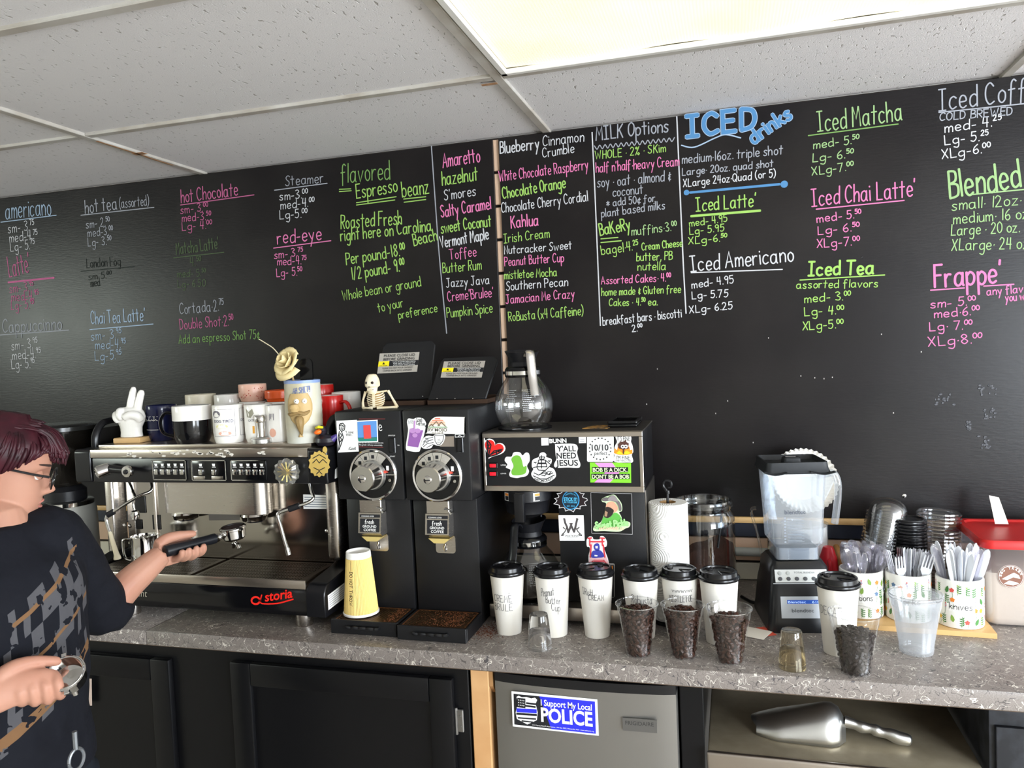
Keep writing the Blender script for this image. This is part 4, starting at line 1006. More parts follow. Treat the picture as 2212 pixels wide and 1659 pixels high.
def dial(g, cx, cz):
    Y = -.5002
    d = MB().lathe([(.066, 0), (.066, .004), (.060, .0045), (.060, .003)], (cx, Y, cz), 56, axis=(0, -1, 0)).build('dial_plate', BLACKG, g)
    MB().lathe([(.0605, .0), (.0605, .0065), (.0645, .008), (.067, .006), (.067, .0)], (cx, Y, cz), 56, axis=(0, -1, 0), cap0=False, cap1=False).build('dial_rim', CHROME, d)
    # silver sector across the top with grind symbols
    def sect(a0, a1, r0, r1, n=10): return [(cx+r1*math.cos(math.radians(a0+(a1-a0)*i/n)), cz+r1*math.sin(math.radians(a0+(a1-a0)*i/n))) for i in range(n+1)]+[(cx+r0*math.cos(math.radians(a1+(a0-a1)*i/n)), cz+r0*math.sin(math.radians(a1+(a0-a1)*i/n))) for i in range(n+1)]
    for k in range(4): MB().prism(sect(48+k*26, 48+k*26+25, .030, .0585), 'y', Y-.0054, Y-.0046).build('grind_sector', M_CAL, d, smooth=0)
    for k in range(4):
        a = math.radians(48+k*26+13); x, z = cx+.046*math.cos(a), cz+.046*math.sin(a)
        MB().box(x-.004, x+.004, Y-.0060, Y-.0055, z-.004, z+.005).build('grind_symbol', INK if k else mat('faint_ink', 'a09a92', .6), d, smooth=0)
    x, z = cx+.046*math.cos(math.radians(22)), cz+.046*math.sin(math.radians(22)); MB().box(x-.004, x+.003, Y-.0054, Y-.0046, z-.006, z+.006).build('grind_symbol', WHITE, d, smooth=0)
    MB().box(cx+.034, cx+.06, Y-.0054, Y-.0046, cz-.001, cz+.001).build('dial_mark', CHROME, d, smooth=0)
    for s in (-1, 1): MB().lathe([(.005, 0), (.004, .002)], (cx+s*.047, Y-.004, cz-.014), 14, axis=(0, -1, 0)).build('dial_screw', CHROME, d)
    MB().lathe([(.037, 0), (.039, .003), (.037, .010), (.036, .012)], (cx, Y-.0062, cz), 40, axis=(0, -1, 0)).build('knob_base', ALU, d)
    kn = MB().lathe([(.034, 0), (.0325, .04), (.033, .045), (.031, .048), (.0, .0485)], (cx, Y-.0185, cz), 40, axis=(0, -1, 0), cap1=False).build('knob', mat('turned_aluminium', 'c9c6c2', .2, 1), d)
    MB().lathe([(.0105, 0), (.0095, .003), (.004, .005)], (cx, Y-.067, cz), 20, axis=(0, -1, 0)).build('knob_screw', CHROME, kn)
    MB().box(cx-.008, cx+.008, Y-.0725, Y-.0719, cz-.0012, cz+.0012).build('screw_slot', INK, kn)
    MB().prism([(cx+.032, cz+.004), (cx+.032, cz+.014), (cx+.045, cz+.007)], 'y', Y-.015, Y-.0052).build('pointer', mat('pointer_red', 'e0503c', .5), d)
dial(g1, .8415, 1.3035); dial(g2, 1.0180, 1.3020)
def chute(g, cx, zt):
    Y = -.4622
    c = MB().bbox(cx-.031, cx+.031, Y-.030, Y-.0004, zt-.035, zt, .002, 1).build('chute_cover', STEEL, g)
    MB().prism([(Y-.0005, zt-.036), (Y-.032, zt-.034), (Y-.040, zt-.086), (Y-.030, zt-.094), (Y-.0005, zt-.094)], 'x', cx-.033, cx+.031).build('chute_body', STEEL, c)
    MB().prism([(cx-.029, zt-.098), (cx+.028, zt-.098), (cx+.014, zt-.110), (cx-.014, zt-.110)], 'y', Y-.030, Y-.006).build('chute_lip', mat('brass_yellow', 'd9c27a', .4, .4), c)
    MB().prism(rrect(cx-.020, cx+.034, zt-.142, zt-.0945, .008), 'y', Y-.004, Y-.0003).build('bag_clip_plate', STEEL, c)
    MB().tube([(cx+.006, Y-.006, zt-.118), (cx+.006, Y-.012, zt-.124), (cx+.006, Y-.008, zt-.134)], .0022, 8).build('bag_clip', CHROME, c)
    MB().box(cx+.0035, cx+.0085, Y-.0046, Y-.0041, zt-.137, zt-.124).build('clip_slot', INK, c)
    # label plate leans with the chute front
    def lp(x, z): return (cx+x, Y-.032-.008*(( -.034-z)/.052)-.0006, zt+z)
    MB().add([lp(-.029, -.038), lp(.028, -.038), lp(.028, -.046), lp(-.029, -.046)], [(0, 1, 2, 3)]).build('cleaning_label', INK, c, smooth=0)
    pl = MB().add([lp(-.028, -.049), lp(.027, -.049), lp(.027, -.083), lp(-.028, -.083)], [(0, 1, 2, 3)]).build('label_plate', INK, c, smooth=0)
    nrm = Vector((0, -.052, .008)).normalized()
    def T(s, x0, x1, z, h, b=0, sh=0): print_on(pl, 'lettering', s, lp(x0, z), lp(x1, z), h, WHITE, normal=tuple(nrm), bold=b, shear=sh, lift=.0006)
    write_on(pl, 'lettering', 'fresh', lp(-.014, -.062), lp(.012, -.062), .0105, .0006, WHITE, normal=tuple(nrm), lift=.0008)
    T('GROUND', -.020, .019, -.0715, .0062, .01); T('COFFEE', -.017, .018, -.0805, .0062, .01); T('CLEANING LEVER', -.024, .012, -.0445, .0035)
    MB().tube([(cx+.020, Y-.034, zt-.020), (cx+.040, Y-.036, zt-.022)], .0022, 8).build('cleaning_lever', CHROME, c)
    MB().lathe([(.004, 0), (.003, .003)], (cx+.036, Y-.031, zt-.032), 10, axis=(0, -1, 0)).build('lever_screw', CHROME, c)
chute(g1, .8225, 1.2360); chute(g2, 1.0100, 1.2360)
# catch trays with perforated grates
def tray(x0, x1, yf, label, tilt=0):
    t = thing('grinder_catch_tray', label, 'drip tray', ((x0+x1)/2, -.52, CT))
    mb = MB(); mb.bbox(x0, x1, yf, yf+.008, CT+.0005, CT+.036, .002, 1); mb.bbox(x0, x0+.007, yf+.008, -.466, CT+.0005, CT+.034, .002, 1); mb.bbox(x1-.007, x1, yf+.008, -.466, CT+.0005, CT+.034, .002, 1); mb.box(x0+.007, x1-.007, yf+.008, -.466, CT+.0005, CT+.004)
    mb.build('tray_body', M_GB, t)
    # perforated sheet: real holes between crossing diagonal strips
    ax0, ax1, ay0, ay1, z = x0+.0075, x1-.0075, yf+.009, -.467, CT+.0325
    mb = MB(); n = 24
    for s in (1, -1):
        k = -60
        while k < 60:
            c = k*.0085; k += 1
            # line y = s*x + c clipped to the frame
            pts = []
            W_, D_ = ax1-ax0, ay1-ay0
            for u in (0, W_):
                v = s*.8*u+c
                if 0 <= v <= D_: pts.append((u, v))
            for v in (0, D_):
                u = (v-c)/(s*.8)
                if 0 < u < W_: pts.append((u, v))
            if len(pts) == 2:
                a, b = Vector((ax0+pts[0][0], ay0+pts[0][1], z+.0002*s)), Vector((ax0+pts[1][0], ay0+pts[1][1], z+.0002*s)); d = (b-a).normalized(); nn = Vector((-d.y, d.x, 0))*.0014
                mb.add([a-nn, b-nn, b+nn, a+nn], [(0, 1, 2, 3)])
    mb.build('grate', mat('bronze_grate', '7b6146', .4, .7, vary=(30, '5c4027', .4)), t, smooth=0, kind='stuff')
    mb = MB()
    for (a, b, c, d) in ((ax0, ax1, ay0, ay0+.004), (ax0, ax1, ay1-.004, ay1), (ax0, ax0+.004, ay0, ay1), (ax1-.004, ax1, ay0, ay1)): mb.box(a, b, c, d, z+.0004, z+.0012)
    mb.build('grate_frame', mat('bronze_frame', '5a3d26', .5, .5, vary=(40, '7a4c2a', .4)), t, smooth=0)
    xm = (x0+x1)/2; hp = [(xm-.042+.084*i/24, yf-.007-.0018*math.cos(i*PI/3), CT+.020+.001*math.cos(i*PI/3)) for i in range(25)]
    MB().tube([(xm-.042, yf+.001, CT+.02)]+hp+[(xm+.042, yf+.001, CT+.02)], .0042, 8).build('handle', M_GB, t)
    return t
t1 = tray(.739, .922, -.580, 'left black catch tray with bronze grate under a paper cup')
t2 = tray(.9275, 1.108, -.592, 'right black catch tray with bronze grate dusted in coffee')
def dust(cx, cy, sx, sy, n, z, par): speckle(cx, cy, sx, sy, n, z, .0017).build('coffee_dust', M_GRNDS, par, smooth=0, kind='stuff')
random.seed(21)
for (par, a, b, n) in ((t2, 1.060, .016, 400), (t2, 1.02, .030, 240), (t1, .893, .009, 260)):
    mb = MB()
    for i in range(n):
        x = min(max(random.gauss(a, b), a-.06), (1.098 if par is t2 else .912)); y = random.uniform(-.575, -.475); r_ = random.uniform(.6, 1.8)*.001; an = random.uniform(0, PI); z = CT+.0338
        mb.add([(x+r_*math.cos(an+k*PI/2), y+r_*math.sin(an+k*PI/2), z) for k in range(4)]+[(x, y, z+r_*.7)], [(0, 1, 4), (1, 2, 4), (2, 3, 4), (3, 0, 4)])
    mb.build('coffee_dust', M_GRNDS, par, smooth=0, kind='stuff')
# ---- switches and stickers on the two fronts (front plane Y=-.50)
YG = -.5001
for g, a, b, c, d in ((g1, 840, 945, 856, 979), (g2, 986, 945, 1002, 978)):
    p, q = at(a, b, YG), at(c, d, YG)
    s = MB().bbox(p[0], q[0], YG-.004, YG, q[2], p[2], .0015, 1).build('start_switch', BLACKG, g); zc = (p[2]+q[2])/2
    MB().prism([(YG-.0041, zc-.016), (YG-.0041, zc+.016), (YG-.0055, zc+.015), (YG-.009, zc-.014)], 'x', p[0]+.004, q[0]-.004).build('rocker', BLACKS, s)
ptxt(g1, 'OFF/STOP', (839, 942), (854, 942), 2.6, YG, WHITE); ptxt(g1, 'START', (843, 987), (854, 987), 2.6, YG, WHITE); ptxt(g1, 'ON', (859, 963), (863, 963), 2.6, YG, WHITE)
px_lines(g1, 'print_line', [[(776, 965), (828, 966)], [(776, 905), (832, 905)]], YG, .0006, mat('red_rule', '9c3a3a', .6))
ptxt(g1, 'Place bag or filter under chute and press start switch.', (776, 957), (829, 958), 3, YG, WHITE); ptxt(g1, 'The grinder will stop automatically.', (776, 962), (827, 963), 3, YG, WHITE)
write_on(g1, 'lettering', 're', at(812, 932, YG), at(826, 930, YG), .026, .0008, WHITE, lift=.001)
s1 = poly_on(g1, 'quote_sticker', [z5(120, 803), z5(318, 793), z5(337, 1100), z5(137, 1110)], YG, WHITE, label='white card sticker with a quotation')
ptxt(s1, '"I saw', z5(208, 926), z5(290, 922), 6, YG, INK, .0, .0016); ptxt(s1, 'that."', z5(216, 950), z5(288, 947), 6, YG, INK, .0, .0016); ptxt(s1, '-God', z5(236, 1086), z5(310, 1082), 6.5, YG, INK, .008, .0016)
fig = [[(160, 830), (185, 826), (205, 850), (200, 890), (172, 905), (150, 880), (150, 845), (160, 830)], [(150, 905), (140, 960), (150, 1020), (142, 1090)], [(172, 905), (190, 960), (175, 1010), (150, 1080)], [(160, 925), (176, 945), (160, 965), (176, 985), (160, 1005)], [(150, 850), (170, 842), (196, 856)], [(165, 862), (171, 864)], [(183, 862), (189, 864)], [(148, 925), (156, 1000), (146, 1050)], [(165, 880), (180, 884), (190, 878)]]
px_lines(s1, 'figure_lines', [[z5(*p) for p in l] for l in fig], YG, .0012, INK, .0012)
s2 = poly_on(g1, 'square_sticker', [z5(315, 802), z5(520, 792), z5(526, 1008), z5(330, 1012)], YG, WHITE, label='plain blue square sticker with white border', lift=.001)
poly_on(s2, 'blue_field', [z5(326, 812), z5(511, 803), z5(516, 962), z5(332, 968)], YG, mat('sky_blue', '5b8fcf', .45), lift=.0018)
poly_on(s2, 'green_field', [z5(332, 966), z5(516, 960), z5(517, 998), z5(338, 1002)], YG, mat('teal_green', '2a7f70', .45), lift=.0018)
poly_on(s2, 'red_field', [z5(385, 845), z5(455, 842), z5(462, 972), z5(392, 975)], YG, mat('coral_red', 'd84a48', .45), lift=.0026)
# right grinder: purple drink, mountain card, cup sticker
s3 = poly_on(g2, 'iced_coffee_sticker', [z5(*p) for p in ((805, 810), (818, 780), (862, 786), (875, 782), (900, 772), (960, 780), (990, 830), (975, 858), (982, 880), (935, 1075), (905, 1103), (830, 1095), (793, 1065), (815, 900), (808, 840))], YG, WHITE, label='white sticker of a purple iced coffee', sm=True)
M_PUR = mat('drink_purple', '8d5a9e', .45); M_PUR2 = mat('drink_lilac', 'b586bd', .45)
poly_on(s3, 'glass', [z5(828, 872), z5(972, 872), z5(912, 1092), z5(808, 1058)], YG, mat('print_pale', 'e7e2ea', .5), lift=.0010)
poly_on(s3, 'drink', [z5(834, 892), z5(964, 894), z5(915, 1060), z5(812, 1045)], YG, M_PUR, lift=.0016)
for (x, y, r_) in ((862, 898, 30), (912, 900, 28), (884, 942, 26)): poly_on(s3, 'ice_cube', [z5(x+r_*math.cos(2*PI*i/8), y+r_*.85*math.sin(2*PI*i/8)) for i in range(8)], YG, M_PUR2, lift=.0022+r_*.00001)
poly_on(s3, 'straw', [z5(876, 800), z5(890, 800), z5(888, 880), z5(874, 880)], YG, M_PUR2, lift=.003)
write_on(s3, 'lettering', 'Iced', at(*z5(898, 812), YG), at(*z5(952, 806), YG), .0095, .0005, INK, lift=.0016); write_on(s3, 'lettering', 'Coffee', at(*z5(895, 842), YG), at(*z5(980, 850), YG), .0095, .0005, INK, lift=.0016)
write_on(s3, 'lettering', 'Cold', at(*z5(820, 812), YG), at(*z5(864, 810), YG), .006, .0003, mat('grey_ink', '8a8f98'), lift=.0016); write_on(s3, 'lettering', 'Brew', at(*z5(818, 832), YG), at(*z5(866, 830), YG), .006, .0003, mat('grey_ink', '8a8f98'), lift=.0016)
s4 = poly_on(g2, 'mountain_sticker', [z5(*p) for p in ((1003, 912), (1010, 850), (1035, 800), (1075, 768), (1130, 762), (1352, 766), (1362, 780), (1360, 918), (1345, 930), (1010, 925))], YG, mat('print_cream', 'ece6dc', .5), label='cream card sticker with sunset mountains', lift=.001, sm=True)
for i, cc in enumerate(('d86f5c', 'e08a6c', 'e8a586', 'efc3a5')):
    w_ = (28, 60, 78, 88)[i]; y = 775+i*17; poly_on(s4, 'sun_band', [z5(1103-w_, y+12), z5(1103-w_*.8, y), z5(1103+w_*.8, y), z5(1103+w_, y+12)], YG, mat('sun_band_%s' % cc, cc, .5), lift=.0018)
px_lines(s4, 'mountain_lines', [[z5(*p) for p in l] for l in ([(1015, 862), (1045, 835), (1070, 862)], [(1050, 850), (1092, 810), (1125, 850)], [(1110, 850), (1140, 815), (1188, 862)], [(1010, 868), (1195, 868)])], YG, .0013, mat('mountain_brown', '7c6a58', .6), .0026)
poly_on(s4, 'mountain_green', [z5(1010, 858), z5(1195, 858), z5(1195, 868), z5(1010, 868)], YG, mat('sage', 'a9c0a6', .5), lift=.0024)
ptxt(s4, 'RV MOJO', z5(1010, 905), z5(1195, 905), 6.5, YG, mat('print_brown', '4a4640', .6), .01, .002); ptxt(s4, 'EST 2019', z5(1050, 928), z5(1155, 928), 3, YG, mat('print_brown', '4a4640'), .0, .002)
s5 = poly_on(g2, 'mug_sticker', [z5(*p) for p in ((945, 1040), (955, 990), (985, 955), (1020, 945), (1060, 952), (1080, 935), (1165, 935), (1175, 960), (1160, 1010), (1130, 1040), (1090, 1040), (1065, 1030), (1040, 1065), (985, 1073), (955, 1062))], YG, WHITE, label='white sticker of a hand holding a cup', lift=.0022, sm=True)
px_lines(s5, 'outline', [[z5(*p) for p in l] for l in ([(1075, 945), (1165, 945), (1155, 995), (1128, 1030), (1100, 1030), (1080, 1000), (1075, 945)], [(960, 1040), (985, 1000), (1060, 985)], [(965, 1055), (1000, 1025), (1065, 1010)], [(965, 1010), (1000, 975), (1060, 960)], [(1000, 1060), (1030, 1045), (1060, 1030)], [(985, 970), (1015, 985)], [(990, 1010), (1020, 1005)])], YG, .0008, INK, .003)
for i, s in enumerate(('WE', 'LOVE', 'LOCAL')): ptxt(s5, s, z5(1104-5*i, 985+i*16), z5(1130+5*i, 985+i*16), 2.4, YG, INK, .0, .0035)
poly_on(g2, 'steel_plate', [z5(1120, 955), z5(1258, 952), z5(1262, 1052), z5(1122, 1052)], YG, mat('plate_taupe', '9a8f84', .4, .5))
s6 = poly_on(g2, 'white_tag', [z5(1268, 930), z5(1362, 928), z5(1362, 962), z5(1268, 964)], YG, INK)
px_lines(s6, 'tag_lines', [[z5(1272, 934), z5(1358, 932), z5(1358, 958), z5(1272, 960), z5(1272, 934)], [z5(1300, 955), z5(1315, 942), z5(1335, 955)]], YG, .0006, WHITE, .0012)

# ================================================================== COFFEE BREWER
bw = thing('coffee_brewer', 'black and steel coffee brewer covered in stickers', 'coffee brewer', (1.30, -.29, CT))
YB_ = -.420
MB().bbox(1.1165, 1.522, YB_, -.17, 1.25, 1.395, .003, 2).build('head', BLACKS, bw)
mb = MB()
for (a, b, c, d) in ((1.1145, 1.524, 1.3855, 1.397), (1.1145, 1.524, 1.248, 1.262), (1.1145, 1.121, 1.262, 1.3855), (1.515, 1.524, 1.262, 1.3855)): mb.bbox(a, b, YB_-.003, YB_-.0002, c, d, .001, 1)
mb.build('head_frame', STEELX, bw)
MB().bbox(1.1145, 1.524, YB_, -.17, 1.3953, 1.3995, .001, 1).build('head_top', mat('dull_steel', '6d6862', .35, .9), bw)
MB().box(1.1215, 1.5145, YB_-.0012, YB_-.0001, 1.2622, 1.3853).build('face_plate', M_GB, bw)
MB().bbox(1.300, 1.522, -.388, -.17, .9575, 1.2495, .003, 2).build('column', M_GB, bw)
MB().bbox(1.5205, 1.524, -.3885, -.168, .958, 1.2475, .001, 1).build('column_side', mat('dull_steel', '6d6862'), bw)
MB().bbox(1.1165, 1.524, -.434, -.17, CT+.012, .957, .004, 2).build('base', STEELX, bw)
mb = MB()
for x in (1.14, 1.50):
    for y in (-.425, -.19): mb.cyl((x, y, CT), (x, y, CT+.0118), .012, 12)
mb.build('foot', BLACK, bw)
MB().lathe([(.068, 0), (.068, .004), (.062, .006), (.0, .006)], (1.212, -.362, .9573), 36, cap1=False).build('warmer_plate', BLACKG, bw)
MB().lathe([(.072, 0), (.072, .004), (.066, .006), (.0, .006)], (1.205, -.33, 1.3997), 36, cap1=False).build('warmer_plate', BLACKG, bw)
# brew funnel
fn = MB().lathe([(.066, 0), (.066, -.028), (.060, -.034), (.055, -.062), (.028, -.075), (.0, -.076)], (1.212, -.362, 1.2475), 40, cap1=False).build('brew_funnel', BLACK, bw)
MB().bbox(1.198, 1.224, -.446, -.427, 1.172, 1.2455, .003, 2).build('funnel_handle', BLACKS, fn)
for x in (1.187, 1.247): MB().cyl((x, -.362, 1.17), (x, -.362, 1.185), .003, 8).build('funnel_pin', BLACK, fn)
for a0, sgn in ((-2.25, -1), (-.95, 1)):
    def cp(a, z): return (1.212+.0665*math.cos(a), -.362+.0665*math.sin(a), z)
    A = [a0+.26*k/4*1.0 for k in range(-2, 3)]; vs = [cp(a, 1.243) for a in A]+[cp(a, 1.222) for a in A]
    fl = MB().add(vs, [(i, i+1, i+6, i+5) for i in range(4)]).build('hot_label', WHITE, fn, smooth=0)
    def cq(a, z): return (1.212+.0671*math.cos(a), -.362+.0671*math.sin(a), z)
    vs = [cq(a, 1.2415) for a in A[1:]]+[cq(a, 1.235) for a in A[1:]]; MB().add(vs, [(i, i+1, i+5, i+4) for i in range(3)]).build('orange_band', mat('warning_orange', 'e88a2a', .5), fl, smooth=0)
    vs = [cq(a, 1.234) for a in A[1:]]+[cq(a, 1.2235) for a in A[1:]]; MB().add(vs, [(i, i+1, i+5, i+4) for i in range(3)]).build('black_band', INK, fl, smooth=0)
# switches and name
for zpx, s in ((1005, 'UPPER'), (1023, 'LOWER')):
    p = at(1066, zpx, YB_-.001); o = MB().bbox(p[0]-.012, p[0]+.012, YB_-.006, YB_-.0014, p[2]-.007, p[2]+.007, .001, 1).build('switch', BLACKG, bw)
    MB().bbox(p[0]-.0085, p[0]+.0085, YB_-.009, YB_-.006, p[2]-.0045, p[2]+.0045, .0015, 2).build('rocker', mat('lit_red', 'e01b2b', .3, emit=('ff1a2a', .35)), o)
    ptxt(bw, s, (1082, zpx+1), (1094, zpx+1), 2.6, YB_-.0012, WHITE)
YS = YB_-.0013
ptxt(bw, 'BUNN', (1187, 957), (1224, 956), 9, YS, WHITE, .03, .0008)
z7 = zz(1040, 930, 360/2212)
hb = []
for i in range(40):
    t = 2*PI*i/40; x = 16*math.sin(t)**3; y = 13*math.cos(t)-5*math.cos(2*t)-2*math.cos(3*t)-math.cos(4*t); ca, sa = math.cos(-.42), math.sin(-.42)
    hb.append((x*ca-y*sa, x*sa+y*ca))
h1 = poly_on(bw, 'heart_sticker', [z7(160+x*9.4, 240-y*9.0) for x, y in hb], YS, WHITE, label='red heart sticker with a butterfly wing')
poly_on(h1, 'heart', [z7(160+x*8.2, 240-y*7.8) for x, y in hb], YS, mat('heart_red', 'e0241f', .45), lift=.001)
px_lines(h1, 'wing_lines', [[z7(*p) for p in l] for l in ([(92, 350), (80, 270), (75, 120), (100, 150), (130, 190), (95, 345)], [(92, 350), (170, 270), (280, 245), (255, 290), (200, 320), (95, 348)], [(85, 300), (95, 200), (80, 140)], [(100, 330), (180, 290), (260, 262)], [(75, 200), (110, 190)], [(200, 270), (205, 310)], [(230, 258), (240, 300)], [(78, 240), (118, 230)])], YS, .0016, INK, .0018)
# green die-cut sticker kept as a plain leaf-shaped field
gp = [(310, 400), (330, 350), (400, 345), (430, 290), (510, 290), (545, 330), (590, 292), (632, 310), (640, 400), (605, 470), (632, 540), (600, 600), (520, 620), (470, 630), (390, 615), (370, 580), (385, 520), (325, 490), (345, 450)]
s7 = poly_on(bw, 'green_sticker', [z7(*p) for p in gp], YS, WHITE, label='white die-cut sticker with plain green field', sm=True)
poly_on(s7, 'green_field', [z7(*p) for p in ((400, 380), (450, 330), (510, 340), (540, 400), (560, 480), (600, 470), (590, 560), (520, 590), (420, 590), (400, 540), (430, 470))], YS, mat('leaf_green', '6fb03a', .45), lift=.001, sm=True)
sp = [(780, 300), (830, 290), (862, 320), (860, 350), (930, 380), (925, 440), (900, 480), (960, 510), (990, 580), (975, 630), (900, 680), (830, 690), (740, 670), (680, 620), (662, 570), (690, 510), (670, 480), (675, 400), (715, 370), (760, 350)]
s8 = poly_on(bw, 'ship_sticker', [z7(*p) for p in sp], YS, WHITE, label='white line-drawn sailing ship sticker', sm=True)
px_lines(s8, 'ship_lines', [[z7(*p) for p in l] for l in ([(735, 480), (760, 525), (850, 530), (900, 480)], [(800, 330), (800, 500)], [(770, 350), (840, 350), (830, 380), (780, 380), (770, 350)], [(760, 390), (850, 390), (855, 430), (755, 430), (760, 390)], [(745, 440), (865, 440), (870, 480), (740, 480), (745, 440)], [(690, 490), (740, 480)], [(860, 400), (920, 450)], [(700, 560), (760, 590), (830, 560), (900, 585), (950, 560)], [(790, 575), (830, 540), (880, 560), (840, 600), (800, 590)], [(880, 540), (930, 545), (900, 575)], [(700, 420), (720, 430), (730, 418)], [(890, 400), (905, 408), (915, 398)], [(690, 600), (780, 640), (870, 640), (970, 590)])], YS, .0011, INK, .0014)
ptxt(s8, 'WRCMICRAFT', z7(700, 652), z7(950, 650), 5.5, YS, INK, .015, .0016, arc=-.006)
yp = [(980, 200), (1000, 180), (1230, 178), (1280, 230), (1270, 290), (1290, 380), (1312, 440), (1300, 490), (1230, 495), (1150, 490), (1020, 495), (970, 480), (968, 440), (995, 380), (985, 320)]
s9 = poly_on(bw, 'slogan_sticker', [z7(*p) for p in yp], YS, WHITE, label="white Y'ALL NEED JESUS sticker", sm=True)
for s, x0, x1, y in (("Y'ALL", 1005, 1255, 278), ('NEED', 1000, 1260, 372), ('JESUS', 992, 1285, 468)): ptxt(s9, s, z7(x0, y), z7(x1, y-4), 12.5, YS, INK, .02, .0012)
poly_on(bw, 'blank_sticker', [z7(793, 98), z7(890, 98), z7(892, 196), z7(797, 200)], YS, WHITE, label='small blank white square')
s10 = poly_on(bw, 'tiny_sticker', [z7(1290, 68), z7(1388, 68), z7(1388, 165), z7(1294, 168)], YS, WHITE, label='small white square with a moustache mark')
px_lines(s10, 'mark', [[z7(1310, 150), z7(1335, 140), z7(1362, 150)], [z7(1315, 120), z7(1362, 120)]], YS, .0008, mat('grey_ink', '8a8f98'), .001)
s11 = poly_on(bw, 'score_sticker', [z7(x, y) for x, y in rrect(1402, 1755, 68, 415, 22)], YS, WHITE, label='white 10/10 perfect sticker with ring of stars')
ptxt(s11, '10/10', z7(1465, 265), z7(1690, 262), 13, YS, mat('charcoal_ink', '3a3a3c', .6), .03, .0012); ptxt(s11, 'perfect', z7(1500, 325), z7(1672, 323), 8, YS, mat('charcoal_ink', '3a3a3c'), .012, .0012)
for i in range(19):
    a = 2*PI*(i+.5)/19; cx_, cy_ = 1578+142*math.sin(a), 242-142*math.cos(a)
    poly_on(s11, 'star', [z7(cx_+(15 if k % 2 == 0 else 6.5)*math.sin(2*PI*k/10), cy_-(15 if k % 2 == 0 else 6.5)*math.cos(2*PI*k/10)) for k in range(10)], YS, mat('charcoal_ink', '3a3a3c'), lift=.001)
s12 = poly_on(bw, 'fire_sticker', [z7(*p) for p in ((1790, 70), (1975, 75), (1985, 150), (2005, 200), (2015, 280), (1995, 325), (2000, 425), (1770, 415), (1765, 330), (1755, 280), (1775, 200), (1800, 150))], YS, WHITE, label="white It's fine sticker with orange fire", sm=True)
poly_on(s12, 'flames', [z7(*p) for p in ((1760, 300), (1770, 230), (1800, 262), (1815, 210), (1850, 240), (1880, 200), (1930, 240), (1960, 205), (1975, 260), (2003, 250), (2005, 305), (1930, 325), (1830, 322))], YS, mat('flame_orange', 'ec8a1e', .5), lift=.001)
poly_on(s12, 'flame_core', [z7(*p) for p in ((1785, 300), (1830, 265), (1875, 300), (1930, 262), (1985, 300), (1930, 315), (1830, 315))], YS, mat('flame_yellow', 'f6c21d', .5), lift=.0018)
poly_on(s12, 'dark_bush', [z7(*p) for p in ((1825, 235), (1812, 185), (1845, 150), (1838, 135), (1870, 150), (1895, 140), (1925, 120), (1925, 150), (1960, 170), (1950, 215), (1965, 235), (1900, 250), (1895, 310), (1880, 310), (1880, 250))], YS, mat('bush_brown', '4a2a22', .6), lift=.0024)
for x in (1878, 1920):
    poly_on(s12, 'white_dot', [z7(x+25*math.cos(2*PI*i/14), 210+25*math.sin(2*PI*i/14)) for i in range(14)], YS, WHITE, lift=.0031); poly_on(s12, 'dark_dot', [z7(x+10*math.cos(2*PI*i/10), 210+10*math.sin(2*PI*i/10)) for i in range(10)], YS, INK, lift=.0039)
ptxt(s12, "IT'S FINE", z7(1800, 132), z7(1970, 138), 9.5, YS, INK, .0, .0014); ptxt(s12, "I'M FINE", z7(1790, 383), z7(1968, 385), 8.5, YS, INK, .0, .0014); ptxt(s12, 'EVERYTHING IS FINE', z7(1785, 412), z7(1985, 414), 4, YS, INK, .0, .0014)
s13 = poly_on(bw, 'slogan_card', [z7(1440, 425), z7(1985, 425), z7(1988, 695), z7(1446, 688)], YS, mat('lime_card', '7cd02f', .45), label='green and pink BOB card sticker')
poly_on(s13, 'pink_arrow', [z7(1505, 427), z7(1735, 427), z7(1835, 555), z7(1705, 690), z7(1500, 688), z7(1640, 558)], YS, mat('print_pink', 'e58fce', .5), lift=.001)
for s, x0, x1, y in (('BOB IS A DICK.', 1478, 1945, 545), ("DON'T BE A BOB", 1468, 1965, 634)):
    poly_on(s13, 'text_band', [z7(x0-4, y-62), z7(x1+4, y-60), z7(x1+4, y+8), z7(x0-4, y+8)], YS, INK, lift=.0018); ptxt(s13, s, z7(x0+4, y), z7(x1-4, y), 8.5, YS, mat('print_mint', 'd9f5b9', .5), .02, .003)
# stickers on the column (plane Y=-.36)
YC = -.3882; z8 = zz(1180, 1040, 220/1404)
bs = []
for i in range(40):
    a = 2*PI*i/40; k = 1+(.16 if i % 3 == 0 else -.05)+.06*math.sin(5*a); bs.append((338+200*k*math.cos(a), 258+135*k*math.sin(a)))
s14 = poly_on(bw, 'burst_sticker', [z8(*p) for p in bs], YC, mat('burst_maroon', '1e1216', .4), label='dark burst sticker with blue STICK IT disc', sm=True)
px_lines(s14, 'burst_outline', [[z8(*p) for p in bs+[bs[0]]]], YC, .0009, mat('pale_line', 'c9c6c6', .6), .001)
poly_on(s14, 'blue_ring', [z8(340+118*math.cos(2*PI*i/30), 255+132*math.sin(2*PI*i/30)) for i in range(30)], YC, mat('neon_blue', '3fa2dd', .45), lift=.0012)
poly_on(s14, 'disc', [z8(340+106*math.cos(2*PI*i/30), 255+119*math.sin(2*PI*i/30)) for i in range(30)], YC, mat('deep_blue', '0f2233', .45), lift=.002)
